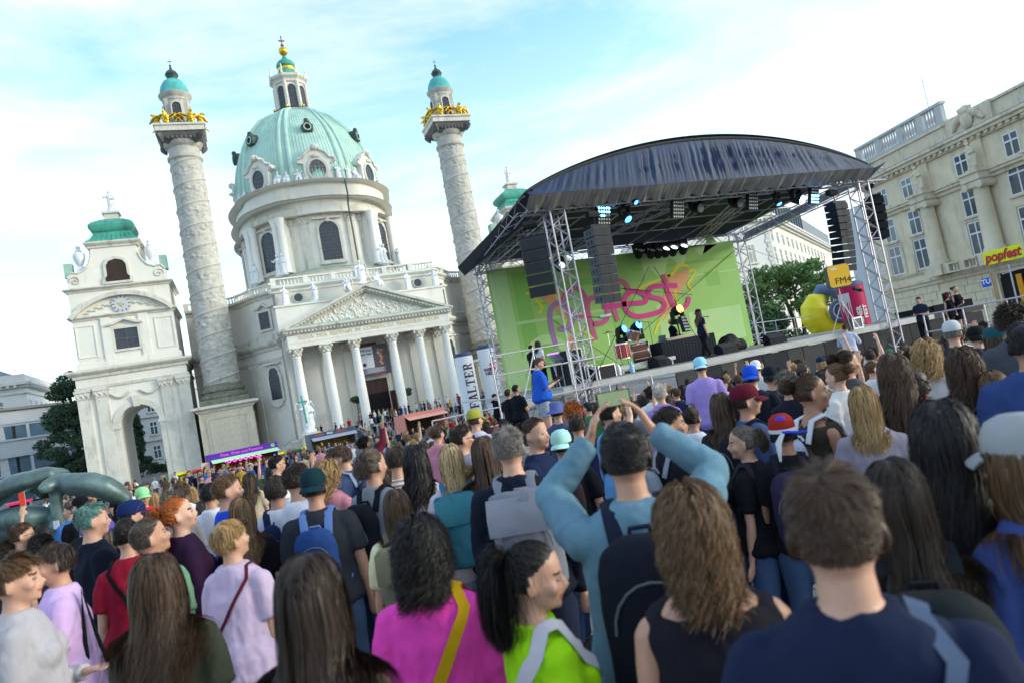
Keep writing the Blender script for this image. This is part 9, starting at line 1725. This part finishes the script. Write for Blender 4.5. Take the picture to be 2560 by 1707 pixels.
for u, v, la, sx, hr, hc, shc, ar in ((2298, 742, 'person in a navy tee with a red lanyard behind the barrier', 'm', 'tousle', 'black', (34, 40, 58), ('front', 'front')), (2370, 730, 'person with dark red hair and black top behind the barrier', 'f', 'bob', 'red', (24, 22, 28), ('hold', 'down')), (2390, 716, 'person in a black tank top with one hand on the hip behind the barrier', 'f', 'bun', 'lightbrown', (18, 18, 22), ('hip', 'down'))):
    h = 1.72; q = at_depth(u, v, 24.0); pose(u, v+20, 24.0, q[2]-h, h, 200 if sx == 'm' else 130, dict(sex=sx, arms=ar, sleeve='short' if sx == 'm' else 'none', top='' if sx == 'm' else 'tank', leg=0.5 if 'tank' in la else 1.0), hr, hc, 0, shc, (22, 22, 30), la)
# ---------------------------------------------------------------- the rest of the crowd, each person an object of its own
rd = random.Random(77)
COLN = dict(black=(18, 18, 22), white=(208, 206, 208), navy=(32, 40, 70), grey=(112, 114, 120), red=(150, 28, 36), teal=(46, 100, 108), olive=(84, 86, 60), beige=(186, 170, 146), blue=(58, 100, 168), pink=(206, 140, 160), lavender=(160, 146, 190), rust=(150, 80, 46), mustard=(190, 150, 50), brown=(84, 62, 50), green=(62, 110, 72))
CW = ['black']*8+['white']*5+['navy']*5+['grey']*5+['red']*2+['teal']*2+['olive']*2+['beige']*2+['blue']*3+['pink']*2+['lavender']+['rust']+['mustard']+['brown']*2+['green']
HN = dict(black='black', darkbrown='dark brown', brown='brown', lightbrown='light brown', blond='blond', paleblond='pale blond', grey='grey', greybrown='grey-brown', white='white', orange='orange', red='dark red')
HCW = ['black']*4+['darkbrown']*6+['brown']*5+['lightbrown']*3+['blond']*3+['greybrown']*2+['grey']
HW = dict(short='short', crop='cropped', tousle='tousled', bob='bobbed', wavybob='wavy', long='long', longcurl='long wavy', medium='shoulder-length', curly='curly', bun='pinned-up', pony='ponytailed')
variants = [('m', 'short', 0, 'short', ('down', 'down')), ('m', 'crop', 20, 'short', ('front', 'front')), ('m', 'tousle', -20, 'short', ('pocket', 'pocket')), ('m', 'short', 45, 'long', ('hold', 'down')), ('f', 'long', 0, 'short', ('down', 'down')), ('f', 'medium', -20, 'none', ('down', 'front')), ('f', 'pony', 20, 'short', ('down', 'down')), ('f', 'bun', 0, 'short', ('front', 'front')), ('f', 'wavybob', -45, 'short', ('down', 'hold')), ('f', 'longcurl', 15, 'long', ('down', 'down')), ('f', 'bob', 40, 'cap', ('down', 'down')), ('m', 'curly', 5, 'short', ('down', 'down')), ('m', 'crop', -45, 'short', ('down', 'down')), ('f', 'long', -35, 'short', ('front', 'front')), ('m', 'tousle', 10, 'short', ('down', 'raise_')), ('f', 'medium', 10, 'short', ('raise_', 'front'))]
CROWD = []
def lab(base, lst): lst.append(base)
LABELS = {}
mid = []
for r in (5.4, 6.3, 7.3, 8.3, 9.4, 10.5, 11.7, 13.0, 14.2, 15.4, 16.6, 17.8, 19.0, 20.2):
    st = 0.74 if r < 12 else 0.62; a = -0.62+rd.uniform(0, 0.05)
    while a < 0.74:
        q = a+rd.uniform(-0.25, 0.25)*st/r; rr = r+rd.uniform(-0.35, 0.35); x = CAM[0]+rr*sin(YAW+q); y = CAM[1]+rr*cos(YAW+q); a += st/r*(1.0 if q > -0.18 else 1.55)
        if y > SYF-1.1 and -9.2 < x < 16: continue
        if (q < -0.05 and r < 8) or (q < -0.22 and r > 13) or (q < 0.1 and r < 6.5): continue
        if min(hypot(x-px, y-py) for px, py, _ in PLACED) < 0.50: continue
        # keep the gaps the photograph shows: nobody stands right in front of someone already placed nearer behind
        dd = rr*cos(q); bad = False
        for px, py, pd in PLACED:
            if pd > dd and pd-dd < 4.5:
                aa = atan2(px-CAM[0], py-CAM[1])-YAW
                if abs(aa-q)*rr < 0.34: bad = True
        if bad: continue
        mid.append((x, y, rr, q))
rd.shuffle(mid); mid = sorted(mid, key=lambda t: rd.uniform(0, 1) if t[2] > 12 and t[3] > 0.02 else 0.25+rd.uniform(0, 1))[:205]; mid = sorted(mid, key=lambda t: t[2])
for x, y, rr, q in mid:
    sx, hr, yaw, slv, ar = rd.choice(variants); pr = proto(('v', sx, hr, yaw), dict(sex=sx, sleeve=slv, arms=ar, head=(yaw, rd.choice((0, 4))), voxel=0.018, top='tank' if slv == 'none' else ''), hr, 1000, 0.0042, 9)
    cn = rd.choice(CW); hc = rd.choice(HCW); h = rd.gauss(1.77, 0.06) if sx == 'm' else rd.gauss(1.67, 0.05); h = min(1.92, max(1.56, h)); cap = None
    if rd.random() < 0.07: cap = rd.choice(('cap', 'capback')); ccn = rd.choice(['black', 'white', 'navy', 'red', 'green'])
    fz = rd.gauss(8, 22); g = ground_z(x, y); zone = 'before the stage' if q > -0.02 else 'left of the stage'
    base = '%s %s-haired person in a %s top %s' % (HW[hr], HN[hc], cn, zone) if not cap else '%s-capped %s-haired person in a %s top %s' % (ccn, HN[hc], cn, zone)
    t = build_person(pr, (x, y, g), facing((x, y), fz), h/1.755, base, rd.choice((0, 0, 0, 1, 1, 3, 2)), hc, cloth(C(*COLN[cn])), rd.choice((DEN, BLKT, NAV, GRY, KHK)), None, cap, cloth(C(*COLN[ccn])) if cap else None, 'concert crowd'); LABELS.setdefault(base, []).append((t, x, y)); PLACED.append((x, y, rr))
# far figures: small in the picture, one mesh each
def far_mesh(sit, sx, arms):
    b, sh, tr, so, MH, hands, sw = person_parts(dict(sex=sx, sit=sit, arms=arms, loose=0.03)); a = MB(); a.add(b.v, b.f); a.add(sh.v, sh.f); a.add(tr.v, tr.f); a.add(so.v, so.f)
    if sx == 'f': a.tube([(0, 0.06, 1.72), (0, 0.1, 1.55), (0, 0.11, 1.42)], [0.09, 0.09, 0.07], 8)
    a.sphere((0, 0.015, 1.68), (0.09, 0.11, 0.095), 10, 8); me = remeshed(a, 0.034, 'far_person', [SKIN[0]]*4, 0, 1, 0, 0); n = len(me.polygons); c = np.empty(n*3, np.float32); me.polygons.foreach_get('center', c); c = c.reshape(-1, 3)
    idx = np.zeros(n, int); x, y, z = c[:, 0], c[:, 1], c[:, 2]; idx[(z > 0.86) & (z < 1.47) & ~((np.abs(x) > 0.19) & (z < 1.24)) & ~((y < -0.2) & (z > 1.0))] = 1; idx[(z <= 0.9)] = 2
    if sit: idx[(y < -0.16) & (z < 1.03)] = 2
    idx[(z > 1.49) & ((z > 1.69) | (y > 0.03))] = 3
    if sx == 'f': idx[(z > 1.38) & (y > 0.075)] = 3
    me.polygons.foreach_set('material_index', idx.astype(np.int32)); return me
FAR = {}
def far_person(x, y, z, sit, zone, face=None, group='people in the square', cn=None):
    sx = rd.choice('mf'); ar = rd.choice((('down', 'down'), ('front', 'front'), ('hold', 'down'))); key = (sit, sx, ar)
    if key not in FAR: FAR[key] = far_mesh(*key)
    cn = cn or rd.choice(CW); hc = rd.choice(HCW); base = '%s%s-haired %s in %s %s' % ('seated ' if sit else '', HN[hc], 'person', cn, zone); o = inst('person', FAR[key], None, (x, y, z-(0.86 if sit else 0)), (0, 0, rd.uniform(-0.9, 0.9) if face is None else face), rd.uniform(0.93, 1.06)); tag(o, base, 'person', group)
    set_mats(o, [SKIN[rd.choice((0, 0, 1, 3, 2))], cloth(C(*COLN[cn])), rd.choice((DEN, BLKT, NAV, GRY, KHK)), HAIR[hc]]); LABELS.setdefault(base, []).append((o, x, y))
FARP = []
def free(x, y, d=0.55):
    if any(hypot(x-a, y-b) < d for a, b in FARP): return False
    FARP.append((x, y)); return True
n = 0
while n < 5:                                        # on the portico steps
    k = rd.randrange(1, 13); x = rd.uniform(-9.5, 11.5); y = YP-1.5-0.38*k-0.15
    if free(x, y): sit = rd.random() < 0.62; far_person(x, y, -0.154*k+(0.0 if not sit else 0.02), sit, 'on the church steps', group='people on the church steps'); n += 1
n = 0
while n < 3:
    x = rd.uniform(-2.5, 10.5); y = rd.uniform(YP-1.2, YP-0.2) if rd.random() < 0.6 else rd.uniform(-8.0, -6.6)
    if min(abs(x-c) for c in (-9.0, -5.62, -2.25, 2.3, 5.7, 9.03)) > 0.75 and free(x, y): far_person(x, y, 0.0, False, 'between the portico columns', group='people on the church steps'); n += 1
n = 0
while n < 4:                                        # in the square before the church
    a = rd.uniform(-0.60, -0.06); r = rd.choice((rd.uniform(26, 44), rd.uniform(44, 66), rd.uniform(52, 66))); x = CAM[0]+r*sin(YAW+a); y = CAM[1]+r*cos(YAW+a)
    if y > -17.0 and x > -16: continue
    if y > -3 : continue
    if any(abs(x-sx_) < sw_ and abs(y-sy_) < 2.2 for sx_, sy_, sw_ in STALLS): continue
    if hypot(x-SCULPT[0], y-SCULPT[1]) < 4.2: continue
    if free(x, y, 0.7): far_person(x, y, ground_z(x, y), rd.random() < 0.12, 'in the square before the church', rd.gauss(2.6, 0.9)); n += 1
# the distant rest of the crowd, too small to tell apart
cw = MB(); fm = {}
for sit in (False, True):
    b_, sh_, tr_, so_, MH_, h_, w_ = person_parts(dict(sex='m', sit=sit, arms=('front', 'down'), loose=0.03)); a_ = MB(); [a_.add(q.v, q.f) for q in (b_, sh_, tr_)]; a_.sphere((0, 0.015, 1.68), (0.09, 0.11, 0.095), 8, 6); me = remeshed(a_, 0.055, 'tmp', SKIN[0], 0, 1, 0, 0); fm[sit] = ([tuple(v.co) for v in me.vertices], [tuple(p.vertices) for p in me.polygons], [tuple(p.center) for p in me.polygons]); bpy.data.meshes.remove(me)
CM = [SKIN[0], SKIN[1], HAIR['darkbrown'], HAIR['brown'], HAIR['blond'], DEN, BLKT, GRY]+[cloth(C(*c)) for c in COLN.values()]
def distant(x, y, z, sit):
    V, F, Cc = fm[sit]; a = rd.uniform(0, 6.28) if not sit else rd.uniform(-0.7, 0.7); s = rd.uniform(0.9, 1.05); ca, sa = cos(a)*s, sin(a)*s; o = len(cw.v); sk, ha, trc, top = rd.randrange(2), 2+rd.randrange(3), 5+rd.randrange(3), 8+rd.choice([list(COLN).index(c) for c in CW]); dz = z-(0.86 if sit else 0)
    cw.v.extend([(x+p[0]*ca-p[1]*sa, y+p[0]*sa+p[1]*ca, dz+p[2]*s) for p in V]); cw.f.extend([tuple(i+o for i in f) for f in F])
    cw.m.extend([(ha if (c[2] > 1.69 or c[1] > 0.03) else sk) if c[2] > 1.48 else (trc if c[2] < 0.9 or (sit and c[1] < -0.16 and c[2] < 1.03) else (sk if abs(c[0]) > 0.19 and c[2] < 1.22 else top)) for c in Cc])
n = 0; tries = 0
while n < 380 and tries < 6000:
    tries += 1; k_ = rd.random()
    if k_ < 0.34: k = rd.randrange(1, 13); x, y = rd.uniform(-10, 13), YP-1.65-0.38*k; z, sit = -0.154*k, rd.random() < 0.6
    elif k_ < 0.44: x, y, z, sit = rd.uniform(-3.5, 12), rd.uniform(YP-1.3, YP-0.3), 0.0, False
    else:
        a = rd.uniform(-0.62, -0.03); r = rd.uniform(24, 68)**1.0; x = CAM[0]+r*sin(YAW+a); y = CAM[1]+r*cos(YAW+a); z = ground_z(x, y); sit = rd.random() < 0.1
        if (y > -17 and x > -16) or y > -3 or any(abs(x-q) < w_ and abs(y-v) < 2.0 for q, v, w_ in STALLS) or hypot(x-SCULPT[0], y-SCULPT[1]) < 4.2: continue
    if free(x, y, 0.5): distant(x, y, z, sit); n += 1
tag(cw.build('distant_crowd', CM, None, 60), 'dense distant crowd on the church steps and across the square', 'crowd', kind='stuff')
# people standing at the raised places get something to stand on
def step_box(x, y, top, label, w=1.2, d=0.9):
    g = ground_z(x, y); t = thing('platform', label, 'platform', (x, y, g)); m = MB(); m.box(-w/2, w/2, -d/2, d/2, top-g-0.07, top-g); m.build('platform_board', DECK, t, 0)
    for sx in (-1, 1):
        for sy in (-1, 1): m = MB(); m.tube([(sx*(w/2-0.06), sy*(d/2-0.06), 0), (sx*(w/2-0.06), sy*(d/2-0.06), top-g-0.07)], 0.024, 6); m.build('leg', ALU, t)
for o in [o for o in bpy.data.objects if o.name.startswith('person') and o.type == 'EMPTY']:
    g = ground_z(o.location.x, o.location.y)
    la = o['label']
    if o.location.z > g+0.25 and not (SX0-1 < o.location.x < SX1+2.5 and o.location.y > SYF-0.1) and 'bright blue tee' not in la: step_box(o.location.x, o.location.y, o.location.z, 'low platform under the %s' % la.split(' behind')[0].split(' beside')[0].split(' before')[0], 0.9, 0.8)
# labels shared by several: say which one by its place among them
ORD = ['leftmost', 'second from the left', 'third from the left', 'fourth from the left', 'fifth from the left', 'sixth from the left', 'seventh from the left', 'eighth from the left', 'ninth from the left', 'tenth from the left']
for base, lst in LABELS.items():
    if len(lst) > 1:
        lst.sort(key=lambda e: float(((np.array([e[1], e[2], 0])-CAM*np.array([1, 1, 0])) @ AX_R)/((np.array([e[1], e[2], 0])-CAM*np.array([1, 1, 0])) @ AX_F)))
        for i, e in enumerate(lst): e[0]['label'] = base+', '+ORD[min(i, 9)] if i < len(lst)-1 else base+', rightmost'
bpy.data.scenes.remove(WORK)
